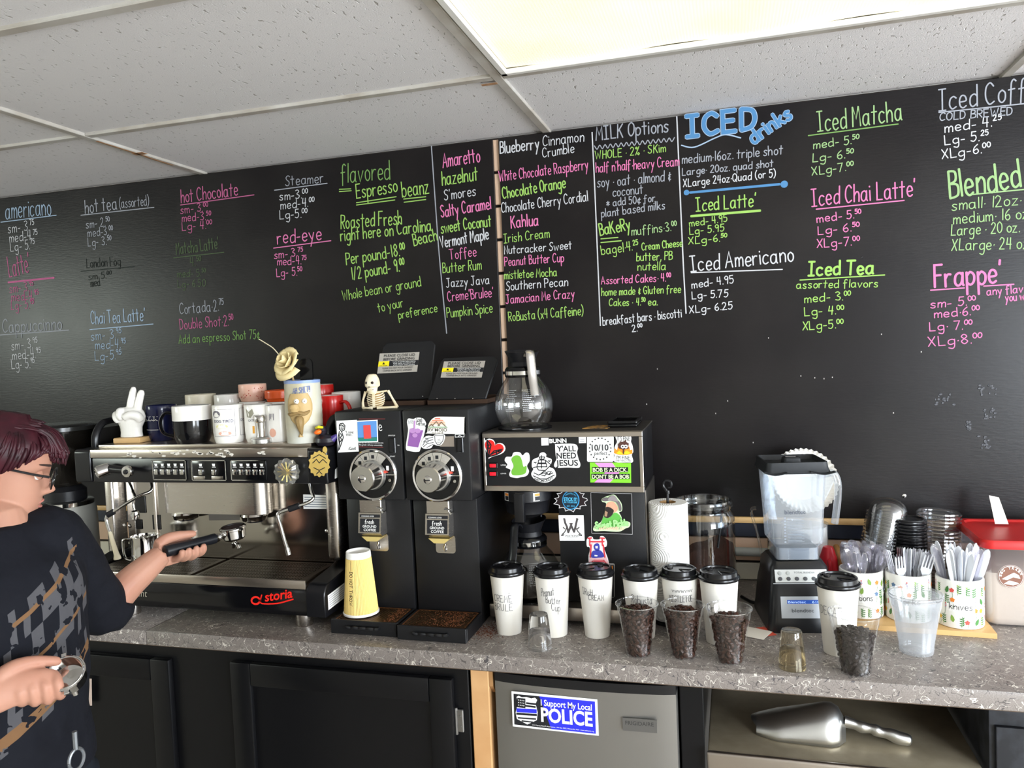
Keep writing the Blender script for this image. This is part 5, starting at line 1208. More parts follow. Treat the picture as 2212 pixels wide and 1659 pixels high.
ptxt(s14, 'STICK IT!', z8(245, 262), z8(432, 268), 7.5, YC, mat('neon_cyan', '56c3f0', .45), .03, .0032); ptxt(s14, 'IN YOUR EAR', z8(252, 292), z8(432, 298), 3.6, YC, mat('neon_cyan', '56c3f0'), .02, .0032); ptxt(s14, 'SPRINGFIELD MO', z8(268, 200), z8(415, 208), 3, YC, mat('neon_cyan', '56c3f0'), .0, .0032, arc=.006); ptxt(s14, 'EST. 2022', z8(290, 345), z8(395, 345), 3, YC, mat('neon_cyan', '56c3f0'), .0, .0032)
s15 = poly_on(bw, 'monogram_sticker', [z8(168, 465), z8(515, 467), z8(530, 815), z8(186, 815)], YC, WHITE, label='white sticker with twig W monogram')
M_TW = mat('twig_brown', '4a4444', .6)
px_lines(s15, 'twig_letters', [[z8(*p) for p in l] for l in ([(250, 515), (262, 570), (285, 620), (305, 700)], [(305, 700), (345, 600), (345, 580)], [(342, 600), (385, 695)], [(385, 695), (405, 620), (428, 515)])], YC, .0026, M_TW, .001)
px_lines(s15, 'leaf_sprigs', [[z8(*p) for p in l] for l in ([(240, 510), (262, 530)], [(415, 510), (440, 520)], [(325, 580), (365, 580)], [(215, 740), (260, 690), (280, 640)], [(490, 740), (440, 690), (410, 640)], [(225, 720), (245, 730)], [(470, 720), (450, 735)], [(235, 630), (255, 650)], [(455, 630), (430, 655)], [(212, 745), (240, 745)], [(460, 745), (490, 745)])], YC, .0012, M_TW, .0014)
ptxt(s15, 'WATKINS', z8(262, 762), z8(445, 762), 4, YC, M_TW, .0, .0012); px_lines(s15, 'rule', [[z8(280, 776), z8(430, 776)], [z8(305, 790), z8(408, 790)]], YC, .0003, M_TW, .0012)
s18 = None
s16 = poly_on(bw, 'comedy_sticker', [z8(612, 150), z8(1180, 165), z8(1190, 730), z8(625, 715)], YC, mat('sticker_black', '111114', .3), label='black Sweet Pickle Comedy sticker with man in hat')
px_lines(s16, 'border', [[z8(615, 153), z8(1178, 168), z8(1188, 728), z8(628, 712), z8(615, 153)]], YC, .0004, mat('pale_line', 'c9c6c6'), .001)
def art(parent, name, pts, m, lift): return poly_on(parent, name, [z8(*p) for p in pts], YC, m, lift=lift, sm=len(pts) > 4 and parent is not s18)
art(s16, 'cut_edge', [(765, 240), (830, 205), (930, 180), (985, 225), (1040, 310), (1045, 400), (1005, 425), (1030, 470), (1060, 540), (1150, 560), (1150, 620), (1085, 650), (1000, 690), (800, 680), (660, 680), (665, 610), (750, 560), (790, 470), (810, 400), (825, 300), (775, 280)], mat('cut_edge', 'cfe8b8', .5), .001)
art(s16, 'shirt', [(765, 560), (800, 480), (870, 500), (940, 430), (1000, 450), (1040, 510), (1060, 560), (1000, 620), (780, 600)], mat('shirt_green', '5fb04a', .5), .0018)
art(s16, 'face', [(838, 300), (920, 275), (985, 345), (980, 400), (930, 430), (850, 440), (825, 380)], mat('print_skin', 'd9a184', .5), .0018)
art(s16, 'beard', [(830, 350), (880, 355), (930, 390), (925, 430), (900, 470), (850, 500), (800, 480), (810, 410)], mat('print_beard', '2a1f1c', .6), .0026); art(s16, 'beard_light', [(815, 400), (850, 420), (840, 480), (805, 475)], mat('print_beard_light', 'a58468', .6), .0033)
art(s16, 'hat_brim', [(770, 245), (800, 270), (880, 262), (960, 280), (1000, 340), (1015, 405), (1040, 385), (1030, 310), (985, 250), (900, 240), (830, 215)], mat('hat_grey', '6f6668', .6), .0033)
art(s16, 'hat_crown', [(850, 255), (880, 205), (930, 185), (975, 225), (990, 270), (930, 262)], mat('hat_light', '93898a', .6), .004)
write_on(s16, 'lettering', 'Sweet Pickle', at(*z8(690, 640), YC), at(*z8(1135, 600), YC), .0155, .0021, mat('print_lime', '9fdc8a', .5), lift=.0046); ptxt(s16, 'Comedy', z8(790, 655), z8(1010, 652), 6.5, YC, mat('print_peach', 'f0c3a8', .5), .03, .0062)
for x in (735, 752, 770, 1025, 1045, 1062): art(s16, 'bar', [(x, 660), (x, 625+abs(x-900)*.02), (x+10, 625+abs(x-900)*.02), (x+10, 660)], mat('print_peach', 'f0c3a8'), .0062)
s17p = [(562, 890), (560, 800), (595, 757), (640, 765), (655, 795), (735, 795), (745, 755), (795, 758), (835, 820), (832, 890), (800, 910), (820, 980), (850, 1060), (862, 1150), (800, 1170), (620, 1162), (590, 1130), (585, 1030), (600, 950), (595, 905)]
s17 = poly_on(bw, 'shrine_sticker', [z8(*p) for p in s17p], YC, WHITE, label='pink and white sticker of bearded man in blue', lift=.0012, sm=True)
art(s17, 'pink_field', [(610, 930), (640, 840), (765, 840), (800, 930), (840, 1060), (845, 1145), (615, 1140), (600, 1040)], mat('print_blush', 'f0c2c6', .5), .002); art(s17, 'pale_field', [(640, 850), (760, 850), (790, 1040), (620, 1040)], WHITE, .0026)
px_lines(s17, 'gate_lines', [[z8(*p) for p in l] for l in ([(578, 780), (630, 775)], [(604, 775), (604, 880)], [(600, 826), (800, 826)], [(745, 775), (805, 780)], [(776, 775), (776, 880)], [(620, 870), (610, 1040)], [(790, 870), (810, 1040)])], YC, .0018, mat('gate_red', 'd23c46', .5), .003)
M_INDI = mat('print_indigo', '3a3f9e', .5)
art(s17, 'hair', [(660, 880), (690, 850), (725, 852), (740, 890), (735, 940), (700, 950), (668, 930)], M_INDI, .0036); art(s17, 'face', [(680, 885), (715, 885), (712, 915), (684, 915)], WHITE, .0043); art(s17, 'torso', [(628, 1040), (640, 960), (690, 945), (760, 950), (800, 1030), (720, 1045)], M_INDI, .0036); art(s17, 'hand', [(670, 1005), (712, 1010), (708, 1028), (668, 1025)], WHITE, .0043)
px_lines(s17, 'scroll', [[z8(660, 1080+i*18), z8(800, 1080+i*18)] for i in range(4)]+[[z8(612, 1120), z8(650, 1090)], [z8(800, 1090), z8(830, 1120)]], YC, .0012, mat('gate_red', 'd23c46'), .003)
s18 = poly_on(bw, 'warning_sticker', [z8(x, y) for x, y in rrect(462, 945, 1128, 1600, 25)], YC, mat('warn_grey', '9a9895', .5), label='orange and black warning label')
art(s18, 'black_field', [(475, 1140), (932, 1152), (935, 1590), (475, 1580)], INK, .001); art(s18, 'orange_band', [(485, 1150), (920, 1162), (915, 1235), (490, 1225)], mat('warning_orange', 'e88a2a'), .0017)
ptxt(s18, 'WARNING', z8(620, 1212), z8(860, 1218), 7.5, YC, INK, .03, .0026); art(s18, 'triangle', [(545, 1205), (585, 1207), (566, 1160)], INK, .0024)
# loose things on top of the brewer
_dx, _dy = .012, -.025
solo('warning_card', MB().add([(1.365, -.36, 1.3997), (1.43, -.36, 1.3997), (1.44, -.30, 1.4005), (1.385, -.30, 1.4005), (1.365, -.36, 1.4009), (1.43, -.36, 1.4009), (1.44, -.30, 1.4017), (1.385, -.30, 1.4017)], [(0, 3, 2, 1), (4, 5, 6, 7), (0, 1, 5, 4), (1, 2, 6, 5), (2, 3, 7, 6), (3, 0, 4, 7)]), mat('card_orange', 'c9944a', .5, vary=(60, '3a3530', .2)), 'small orange and black card lying on the brewer top', 'card')
tr = thing('plastic_tray', 'shallow black plastic tray lying on the brewer top', 'tray', (1.465, -.29, 1.3998))
MB().bbox(1.428, 1.502, -.345, -.215, 1.3998, 1.408, .003, 2).build('base', BLACKG, tr)
mb = MB()
for (a, b, c, d) in ((1.428, 1.502, -.345, -.337), (1.428, 1.502, -.223, -.215), (1.428, 1.436, -.337, -.223), (1.494, 1.502, -.337, -.223)): mb.bbox(a, b, c, d, 1.4082, 1.416, .002, 1)
mb.build('rim', BLACKG, tr)
# ================================================================== GLASS DECANTERS
M_GLS = thin('decanter_glass', (.96, .97, .97), .10, .02, edge=.9)
M_WAT = mat('water', 'f4f8fa', .02, trans=1, ior=1.33)
def decanter(name, label, loc, ang, full, collar_h, handle_m):
    d = thing(name, label, 'coffee decanter', loc); local(d)
    MB().lathe([(.050, 0), (.062, .003), (.073, .020), (.0785, .044), (.0785, .062), (.073, .086), (.061, .108), (.048, .123), (.044, .132)], (0, 0, .001), 44, cap1=False).build('glass_bowl', M_GLS, d)
    if full: MB().lathe([(.047, .003), (.060, .006), (.071, .022), (.076, .045), (.076, .056), (.0, .056)], (0, 0, .001), 44, cap1=False).build('coffee_fill', full, d)
    c = MB().lathe([(.046, 0), (.0475, .004), (.047, .020), (.043, .026), (.038, .028), (.036, .024), (.040, .002)], (0, 0, .131), 36, cap0=False, cap1=False).build('collar', BLACKG, d)
    # pouring funnel flares up with a lip
    R = []
    for r_, h in ((.036, .0), (.032, .012), (.040, .030), (.046, .040), (.044, .0405), (.037, .031), (.028, .012), (.030, .0)):
        R.append([(r_*(1+(.22 if h > .025 else 0)*max(0, math.cos(a-PI))**3)*math.cos(a), r_*math.sin(a), .158+h+(.004*math.cos(a-PI) if h > .025 else 0)) for a in [2*PI*i/36 for i in range(36)]])
    MB().rings(R, False, False).build('pour_funnel', BLACK, c)
    MB().lathe([(.0475, 0), (.0475, .010)], (0, 0, .137), 36, cap0=False, cap1=False).build('clamp_band', CHROME, d)
    pts = crom([(.040, 0, .186), (.050, 0, .196), (.059, 0, .194), (.064, 0, .170), (.071, 0, .130), (.080, 0, .096), (.083, 0, .085)], 5)
    MB().tube(pts, [(.005, .0125)]*len(pts), 10, flat=(1, 0, 0)).build('handle', handle_m, d)
    mb = MB(); random.seed(9)
    for col in (-1.75, -1.15):
        for i in range(12):
            z = .098-i*.0048; r_ = .0795-max(0, z-.06)**2*9.5-.002; n = 6; a0 = col-.22+random.uniform(0, .04); a1 = col+.22-random.uniform(0, .15)
            for k in range(n):
                a, b = a0+(a1-a0)*k/n, a0+(a1-a0)*(k+.7)/n
                mb.add([(r_*math.cos(t)*1.012, r_*math.sin(t)*1.012, z+dz) for t, dz in ((a-ang, 0), (b-ang, 0), (b-ang, .0016), (a-ang, .0016))], [(0, 1, 2, 3)])
    mb.build('printed_text', mat('glass_print', 'c9cdd0', .6), d, smooth=0)
    d.rotation_euler = (0, 0, ang); return d
decanter('coffee_decanter', 'clear glass decanter on top of the brewer with steel handle', (1.205, -.33, 1.4058), -.95, None, .03, mat('satin_steel', 'b5b1ab', .25, 1))
decanter('coffee_decanter', 'dark-lidded glass decanter on the lower warmer inside the brewer', (1.212, -.362, .9635), -1.95, mat('weak_coffee', '3a3424', .05, trans=.6), .03, BLACKS)
# ================================================================== THINGS ON THE ESPRESSO MACHINE (top at Z = 1.3865)
ZT = 1.3867
def mug(label, pos, r, h, m, inner=None, hang=PI, hm=None, flare=0, base_in=.85, group=None, name='mug', handle=True, band=None):
    """band=(material, z0): upper part in another colour"""
    t = thing(name, label, 'mug', pos, group); local(t)
    w_ = .0035; zs = [0, .003, .012, h*.3, h*.55, h*.8, h-.002, h]
    rr = [r*base_in*.97, r*base_in, r*(base_in*.4+.6), r, r, r+flare*.5, r+flare, r+flare-.001]
    prof = list(zip(rr, zs)); inn = [(x-w_, max(z, .006)) for x, z in reversed(prof[2:])]+[(0, .006)]
    MB().lathe(prof+inn, (0, 0, 0), 36, cap1=False).build('body', m, t)
    if band:
        MB().lathe([(r+.0004, band[1]), (r+.0004+flare*.5, h*.8), (r+flare+.0004, h-.0015), (r+flare-.0005, h+.0006), (r+flare-w_-.0004, h-.001), (r-w_-.0004, h*.3)], (0, 0, 0), 36, cap0=False, cap1=False).build('glaze_band', band[0], t)
    elif inner:
        MB().lathe([(r+flare-.0006, h+.0005), (r+flare-w_-.0004, h-.001), (r-w_-.0004, h*.4), (r*.5, .008), (0, .0075)], (0, 0, 0), 36, cap0=False, cap1=False).build('inside_glaze', inner, t)
    if handle:
        c, s = math.cos(hang), math.sin(hang); P = []
        for d, z in ((-.003, .80), (.018, .83), (.032, .68), (.034, .46), (.024, .27), (-.003, .18)): P.append(((r+d)*c, (r+d)*s, h*z))
        pts = crom(P, 5); MB().tube(pts, [(.0045, .007)]*len(pts), 10, flat=(c, s, 0)).build('handle', hm or m, t)
    return t
def front(cx, yb, r, Z=ZT):
    p = atZ(cx, yb, Z); d = p-CAM; d[2] = 0; d /= np.linalg.norm(d); c = p+d*r; return (c[0], c[1], Z)
M_CER = mat('white_ceramic', 'e9e5de', .18, spec=.5); M_CRM = mat('cream_ceramic', 'ddd3bd', .35); M_NVY = mat('navy_glaze', '15193a', .15); M_BKC = mat('black_glaze', '0c0c0e', .1)
M_REDC = mat('red_glaze', 'c5211c', .2); M_PINKC = mat('pink_glaze', 'eab9a3', .3); M_ORG = mat('orange_glaze', 'e65a22', .25)
# hand statuette giving the peace sign
hs = thing('hand_figurine', 'white ceramic hand figurine showing a peace sign on wooden base', 'figurine', front(286, 957, .02)); local(hs)
MB().bbox(-.043, .043, -.026, .026, 0, .016, .003, 2).build('base', mat('tan_base', 'cfa873', .5), hs)
mb = MB()
def blob(path, rad, n=12): mb.tube(crom(path, 4), list(np.interp(np.linspace(0, len(rad)-1, (len(path)-1)*4+1), range(len(rad)), rad)), n)
# wrist, palm
R = []
for z, rx, ry, ox in ((.0162, .034, .022, 0), (.03, .032, .021, 0), (.045, .033, .022, 0), (.06, .041, .023, .001), (.075, .046, .023, .001), (.09, .042, .021, 0), (.10, .033, .016, -.002), (.104, .018, .010, -.004)):
    R.append([(ox+rx*math.cos(a), ry*math.sin(a), z) for a in [2*PI*i/20 for i in range(20)]])
mb.rings(R)
blob([(.000, 0, .088), (.004, 0, .115), (.013, 0, .148), (.016, -.001, .162)], [.012, .0115, .010, .005])
blob([(.022, 0, .088), (.029, 0, .115), (.038, 0, .142), (.041, 0, .152)], [.012, .011, .010, .005])
blob([(-.018, -.006, .090), (-.020, -.017, .092), (-.016, -.024, .080), (-.012, -.021, .070)], [.0125, .0125, .0115, .009])
blob([(-.034, -.004, .082), (-.036, -.013, .083), (-.031, -.020, .072), (-.026, -.017, .062)], [.0115, .0115, .0105, .008])
blob([(.034, -.006, .066), (.032, -.017, .078), (.014, -.024, .082), (-.004, -.026, .074)], [.013, .013, .0115, .009])
ho = mb.build('hand', M_CER, hs); rm = ho.modifiers.new('r', 'REMESH'); rm.mode = 'VOXEL'; rm.voxel_size = .0022; rm.use_smooth_shade = True; sm = ho.modifiers.new('s', 'SMOOTH'); sm.iterations = 6; sm.factor = .5
hs.rotation_euler = (0, 0, .12)
# mugs
nm = mug('dark navy mug with white line pattern behind the hand figurine', front(352, 953, .040), .040, .104, M_NVY, flare=.004, handle=False)
mb = MB(); vs = []; fs = []
for z in (.085, .072, .060, .034):
    ribbon([(-.03+.006*i, z+(.004 if i % 2 else 0)*(z > .05)) for i in range(11)], .0007, vs, fs)
for x in (-.022, .004, .022): ribbon([(x, .085), (x-.003, .060)], .0007, vs, fs)
MB().add([(.0412*math.cos(-1.85+a/.0412), .0412*math.sin(-1.85+a/.0412), b) for a, b in vs], fs).build('glaze_lines', M_CER, nm, smooth=0)
bm_ = mug('black mug with broad white rim band', front(418, 959, .0515), .0515, .104, M_BKC, hang=-2.75, band=(M_CER, .064), hm=M_BKC)
dm = mug('white mug printed with a sleeping dog and DOG TIRED', front(497, 958, .042), .042, .105, M_CER, handle=False, base_in=.9)
def on_mug(t, r, ang, items):
    for kind, *a in items:
        if kind == 'text': s, x0, x1, z, cap, m = a; vs_, fs_ = fmesh(s, .01); X0 = min(v[0] for v in vs_); X1 = max(v[0] for v in vs_); Y1 = max(v[1] for v in vs_); pts = [(x0+(v[0]-X0)/(X1-X0)*(x1-x0), z+v[1]/Y1*cap) for v in vs_]; lift = .0007
        else: pts, m = a[0], a[1]; fs_ = [tuple(range(len(pts)))]; lift = a[2] if len(a) > 2 else .0005
        nsub = pts
        MB().add([((r+lift)*math.cos(ang+x/r), (r+lift)*math.sin(ang+x/r), z) for x, z in nsub], fs_).build('printed_'+('lettering' if kind == 'text' else 'picture'), m, t, smooth=0)
def strip(x0, x1, z0, z1, n=6): return [(x0+(x1-x0)*i/n, z0) for i in range(n+1)]+[(x1-(x1-x0)*i/n, z1) for i in range(n+1)]
M_PGR = mat('print_grey', '6d6870', .6); M_PLT = mat('print_light', 'd8d3c8', .6); M_PPK = mat('print_rose', 'd9a48e', .6); M_PYL = mat('print_straw', 'd8d49a', .6)
A0 = math.atan2(CAM[1]-dm.location.y, CAM[0]-dm.location.x)
def frame(t, r, ang, x0, x1, z0, z1):
    vs = []; fs = []; n = 8
    for l in ([(x0+(x1-x0)*i/n, z0) for i in range(n+1)], [(x0+(x1-x0)*i/n, z1) for i in range(n+1)], [(x0, z0), (x0, z1)], [(x1, z0), (x1, z1)]): ribbon(l, .0004, vs, fs)
    MB().add([((r+.0005)*math.cos(ang+a/r), (r+.0005)*math.sin(ang+a/r), b) for a, b in vs], fs).build('printed_frame', M_PGR, t, smooth=0)
frame(dm, .042, A0, -.045, .016, .020, .094)
on_mug(dm, .042, A0, [('text', 'DOG TIRED', -.043, .012, .058, .0075, mat('print_navy', '3a3a5c', .6)), ('pic', [(-.036+.014*math.cos(a)*1.0, .081+.010*math.sin(a)) for a in [2*PI*i/12 for i in range(12)]], M_PGR), ('pic', [(-.020+.018*math.cos(a), .047+.006*math.sin(a)) for a in [2*PI*i/12 for i in range(12)]], M_PYL), ('pic', [(-.012+.018*math.cos(a), .028+.006*math.sin(a)) for a in [2*PI*i/12 for i in range(12)]], M_PPK), ('text', 'DO', .034, .050, .058, .0075, mat('print_navy', '3a3a5c'))])
frame(dm, .042, A0, .031, .075, .020, .094)
cm = mug('white mug printed with a cat behind the tamper', front(562, 956, .038), .038, .103, M_CER, handle=False, base_in=.9)
A1 = math.atan2(CAM[1]-cm.location.y, CAM[0]-cm.location.x)
on_mug(cm, .038, A1, [('text', 'CATFI', -.030, -.010, .058, .006, M_PGR), ('text', 'ED', .024, .034, .060, .006, M_PGR), ('pic', [(-.034, .070), (-.037, .094), (-.028, .084), (-.016, .093), (-.012, .080), (-.022, .068)], mat('print_cat', '8d8a78', .6)), ('pic', strip(-.018, -.012, .026, .046, 2), mat('print_ochre', 'd99c3e', .6)), ('pic', [(.022, .085), (.034, .085), (.034, .100), (.024, .100)], mat('print_teal', '2b6a88', .6))])
wm = mug('plain white mug with brown animal print beside the tankard', front(606, 955, .036), .036, .100, M_CER, handle=False, base_in=.92)
A2 = math.atan2(CAM[1]-wm.location.y, CAM[0]-wm.location.x)
on_mug(wm, .036, A2, [('pic', strip(-.028+i*.004, -.026+i*.004, .060+(i % 3)*.004, .078, 1), M_PGR) for i in range(4)]+[('pic', [(-.020+.010*math.cos(a), .026+.012*math.sin(a)) for a in [2*PI*i/10 for i in range(10)]], M_PPK), ('pic', [(.026+.005*math.cos(a), .026+.006*math.sin(a)) for a in [2*PI*i/10 for i in range(10)]], M_PGR)])
def behind(cx, y, Y, r): p = at(cx, y, Y); return (p[0], p[1], ZT)
mug('cream mug standing behind the black and white mug', behind(436, 900, -.235, .04), .046, .124, M_CRM, handle=False)
mug('pale mug standing behind the sleeping dog mug', behind(496, 900, -.235, .04), .043, .121, M_CER, handle=False)
b1 = mug('white mug at the back holding the stacked pink cup', behind(549, 900, -.24, .04), .042, .098, M_CER, handle=False)
pk = mug('pink speckled cup stacked on a mug at the back', (b1.location.x, b1.location.y, ZT+.0988), .0415, .052, M_PINKC, inner=M_CER, handle=False)
mb = MB(); random.seed(4)
for i in range(30):
    a = random.uniform(-PI, 0); z = random.uniform(.008, .046); mb.lathe([(.0016, 0), (.0008, .0006)], (.0415*math.cos(a), .0415*math.sin(a), z), 7, axis=(math.cos(a), math.sin(a), 0))
mb.build('speckle', mat('speckle_red', 'b5402f', .5), pk)
b2 = mug('white mug at the back under the orange bowl', behind(604, 900, -.25, .04), .040, .096, M_CER, handle=False)
mug('orange cup stacked on a mug beside the tankard', (b2.location.x, b2.location.y, ZT+.0968), .040, .034, M_ORG, inner=mat('orange_dark', '8a3a1c', .4), hang=.4, handle=False)
mug('red mug with handle right of the tankard', behind(716, 900, -.285, .04), .037, .112, M_REDC, inner=M_CER, hang=-.2)
mug('white mug behind the red mug', (.615, -.20, ZT), .043, .117, M_CER, hang=.3, handle=False)
mug('red-rimmed mug at the very back near the grinder', behind(720, 900, -.155, .04), .038, .135, M_CER, band=(M_REDC, .11), handle=False) if False else mug('tall red mug at the very back behind the tankard', (.520, -.185, ZT), .040, .140, M_REDC, inner=M_CER, handle=False)
# tamper
tp = thing('coffee_tamper', 'polished aluminum coffee tamper in front of the cat mug', 'tamper', front(566, 958, .022)); local(tp)
MB().lathe([(.0275, 0), (.028, .002), (.028, .010), (.024, .014), (.012, .016)], (0, 0, 0), 32).build('base', ALU, tp)
MB().lathe([(.0125, .016), (.0115, .02), (.0125, .055), (.0165, .058), (.0175, .062), (.0175, .071), (.015, .075), (.012, .0755), (0, .0755)], (0, 0, .0002), 32, cap1=False).build('handle', mat('turned_aluminium', 'c9c6c2'), tp)
# tall stoneware tankard with a comic face in relief, holding a rose and a spatula
vm = thing('face_tankard', 'tall stoneware tankard with a comic bearded face holding a rose', 'mug', front(660, 958, .047)); local(vm)
M_STN = mat('stoneware', 'b3a67f', .45, vary=(6, 'c3c4bd', .35), bump=(60, .2)); rv = .0465
pr = []
for k in range(30): z = .165*k/29; pr.append((rv*(1+.04*math.sin(PI*k/29))*(1+.006*math.sin(k*2.2)), z))
MB().lathe(pr+[(rv-.005, .165), (rv-.006, .02), (0, .018)], (0, 0, 0), 40, cap1=False).build('body', M_STN, vm)
MB().lathe([(rv+.0006, .158), (rv+.0008, .1655), (rv-.004, .1665), (rv-.006, .155)], (0, 0, 0), 40, cap0=False, cap1=False).build('blue_rim', mat('blue_wash', '7f93bd', .4), vm)
AV = math.atan2(CAM[1]-vm.location.y, CAM[0]-vm.location.x)-.22
def vp(x, z, d=0): return ((rv*1.03+d)*math.cos(AV+x/rv), (rv*1.03+d)*math.sin(AV+x/rv), z)
M_TAN = mat('clay_tan', 'b89b68', .55, bump=(120, .3)); M_TAN2 = mat('clay_brown', '8d7347', .6, bump=(220, .5))
mb = MB(); R = []
for k in range(9):
    z = .132-.114*k/8; w_ = .033*math.sin(PI*min(1, (k+1.3)/7.5))**.6 if k < 8 else .006
    R.append([vp(w_*math.cos(a), z, .002+.005*math.sin(a)) for a in [PI*i/10 for i in range(11)]])
MB().rings(R, False, False, closed=False).build('face', M_TAN, vm)
fm = MB()
for s in (-1, 1): fm.lathe([(.0065, -.003), (.0074, 0), (.004, .005), (0, .0065)], vp(s*.0085+.004, .112, .006), 14, axis=vp(0, 0, 0)[:2]+(0,))
fm.build('eye', M_CER, vm)
mb = MB()
for s in (-1, 1): mb.lathe([(.0014, 0), (.0007, .001)], vp(s*.0085+.004, .112, .0128), 8, axis=vp(0, 0, 0)[:2]+(0,))
mb.build('pupil', INK, vm)
MB().lathe([(.0, -.010), (.010, -.009), (.0145, 0), (.011, .010), (.0, .014)], vp(-.008, .094, .012), 18).build('nose', M_TAN, vm)
MB().tube(crom([vp(-.028, .080, .006), vp(-.016, .078, .011), vp(-.002, .083, .013), vp(.012, .079, .011), vp(.024, .086, .006)], 4), [.002, .003, .0042, .0048, .005, .005, .0048, .0045, .0042, .0045, .0048, .005, .005, .0045, .0038, .003, .002], 8).build('moustache', M_TAN2, vm)
MB().tube(crom([vp(.0, .072, .008), vp(.001, .058, .012), vp(.002, .042, .011), vp(.004, .022, .006)], 4), [.008, .010, .0115, .012, .012, .0115, .0105, .0095, .008, .0065, .005, .003, .001], 10).build('beard', M_TAN2, vm)
write_wrap(vm, 'painted_lettering', 'AH SHIT!!', (0, 0, 0), lambda z: rv*1.03, AV+.15, .134, .014, .046, .0009, mat('slip_blue', '5a6798', .5), slant=.1)
# rose, stem and spatula
ro = thing('artificial_rose', 'cream artificial rose on a wire stem standing in the tankard', 'flower', (vm.location.x-.012, vm.location.y, ZT+.03))
Yr = vm.location.y
rc = at(617, 780, Yr-.02)
M_ROSE = mat('rose_cream', 'e3cf9a', .7, bump=(80, .2)); axis = Vector((-.25, -.85, .42)).normalized(); Q = Vector((0, 0, 1)).rotation_difference(axis).to_matrix()
for k in range(16):
    ring = k//5; a = k*2.4; r_ = .009+.0115*ring; hh = .036-.005*ring
    vs = []; fs = []; nu, nv = 6, 5
    for i in range(nu+1):
        for j in range(nv+1):
            u = (i/nu-.5)*2; v = j/nv; an = a+u*(1.0 if ring else 1.5); rr_ = r_*(.35+.75*v**.6)+(.006*v**3 if ring > 1 else .001*v); z = -.012+hh*v*(1-.28*u*u)-(.006*v**4*ring)
            p = Q @ Vector((rr_*math.cos(an), rr_*math.sin(an), z)); vs.append((rc[0]+p.x, rc[1]+p.y, rc[2]+p.z))
    for i in range(nu):
        for j in range(nv): b = i*(nv+1)+j; fs.append((b, b+1, b+nv+2, b+nv+1))
    o = MB().add(vs, fs).build('petal', M_ROSE, ro, smooth=60); md = o.modifiers.new('t', 'SOLIDIFY'); md.thickness = .0012
MB().tube(crom([tuple(at(560, 733, Yr-.015)), tuple(at(575, 742, Yr-.016)), tuple(at(590, 752, Yr-.018)), tuple(at(604, 768, Yr-.018))], 4), .0014, 6).build('wire', mat('wire_cream', 'cfc3a4', .6), ro)
b0 = Vector(rc)-axis*.012
MB().tube(crom([tuple(b0), tuple(at(628, 806, Yr)), tuple(at(634, 822, Yr)), (vm.location.x-.012, vm.location.y, ZT+.10), (vm.location.x-.010, vm.location.y, ZT+.025)], 4), .003, 8).build('stem', mat('stem_wood', 'c3a878', .7), ro)
MB().tube([tuple(at(616, 800, Yr-.004)), tuple(at(629, 812, Yr-.002))], [.0055, .004], 8).build('tape', mat('tape_teal', '2c97a8', .6), ro)
ss = solo('spatula', MB().prism(rrect(-.017, .017, 0, .198, .013, 5), 'y', -.004, .004), BLACKG, 'black spatula standing in the tankard behind the rose', 'spatula')
ss.location = (vm.location.x+.008, vm.location.y+.012, ZT+.025); ss.rotation_euler = (0, 0, .2); ORG[ss] = Vector()
# rubber duck on the machine's right end
dk = thing('rubber_duck', 'black rubber duck with orange bill and yellow head on the machine', 'toy', tuple(at(703, 958, -.502)*np.array([1, 1, 0])+np.array([0, 0, 1.3778]))); local(dk)
MB().lathe([(.010, 0), (.020, .003), (.026, .012), (.024, .022), (.014, .030), (0, .033)], (0, 0, 0), 24, sx=1.05, sy=.85, cap1=False).build('body', mat('duck_black', '1c1820', .35), dk)
MB().lathe([(.0, -.0145), (.009, -.012), (.0145, 0), (.011, .010), (0, .0145)], (-.008, -.002, .042), 20).build('head', mat('duck_black', '1c1820'), dk)
MB().lathe([(.0, -.0145), (.009, -.0125), (.0148, -.003), (.0148, .003), (.012, .0085), (0, .0148)], (-.008, -.003, .0435), 20).xf(Matrix.Identity(4)).build('yellow_cap', mat('duck_yellow', 'd9d022', .4), dk) if False else MB().tube([(-.019, -.012, .050), (-.008, -.0165, .0525), (.003, -.013, .051)], [.003, .0042, .003], 8).build('yellow_brow', mat('duck_yellow', 'd9d022', .4), dk)
MB().lathe([(.0085, 0), (.0095, .004), (.006, .012), (0, .015)], (-.010, -.012, .040), 14, axis=(-.25, -1, -.15), sx=1.1, sy=.75, cap1=False).build('bill', mat('duck_orange', 'ee6a1c', .4), dk)
MB().tube([(.020, 0, .018), (.030, .002, .026), (.033, .002, .031)], [.010, .006, .001], 10).build('tail', mat('duck_violet', '3a2a6a', .35), dk)

# ================================================================== skeleton leaning on the left grinder
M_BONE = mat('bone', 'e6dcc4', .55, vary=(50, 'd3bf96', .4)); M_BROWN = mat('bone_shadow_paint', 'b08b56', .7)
sk = thing('skeleton_figurine', 'small white skeleton figurine leaning on the left coffee grinder', 'figurine', (.836, -.435, 1.4685)); local(sk)
hd = Vector((-.012, -.010, .066)); mb = MB(); R = []
for k in range(-2, 13):
    t = k/12 if k >= 0 else {-2: -.055, -1: -.04}[k]; z = .032-.050*t; w_ = {-2: .004, -1: .009}[k] if k < 0 else .0190*math.sin(PI*min(1, .12+t*.8))**.5 if t < .62 else .0185*(.80-.55*(t-.62)); dp = w_*1.18 if t < .6 else w_*1.0
    R.append([(hd.x+w_*math.cos(a), hd.y+dp*math.sin(a)-(.002 if t > .6 else 0), hd.z+z-.008) for a in [2*PI*i/22 for i in range(22)]])
so = MB().rings(R).build('skull', M_BONE, sk)
M_HOL = mat('hollow_dark', '2a2018', .9)
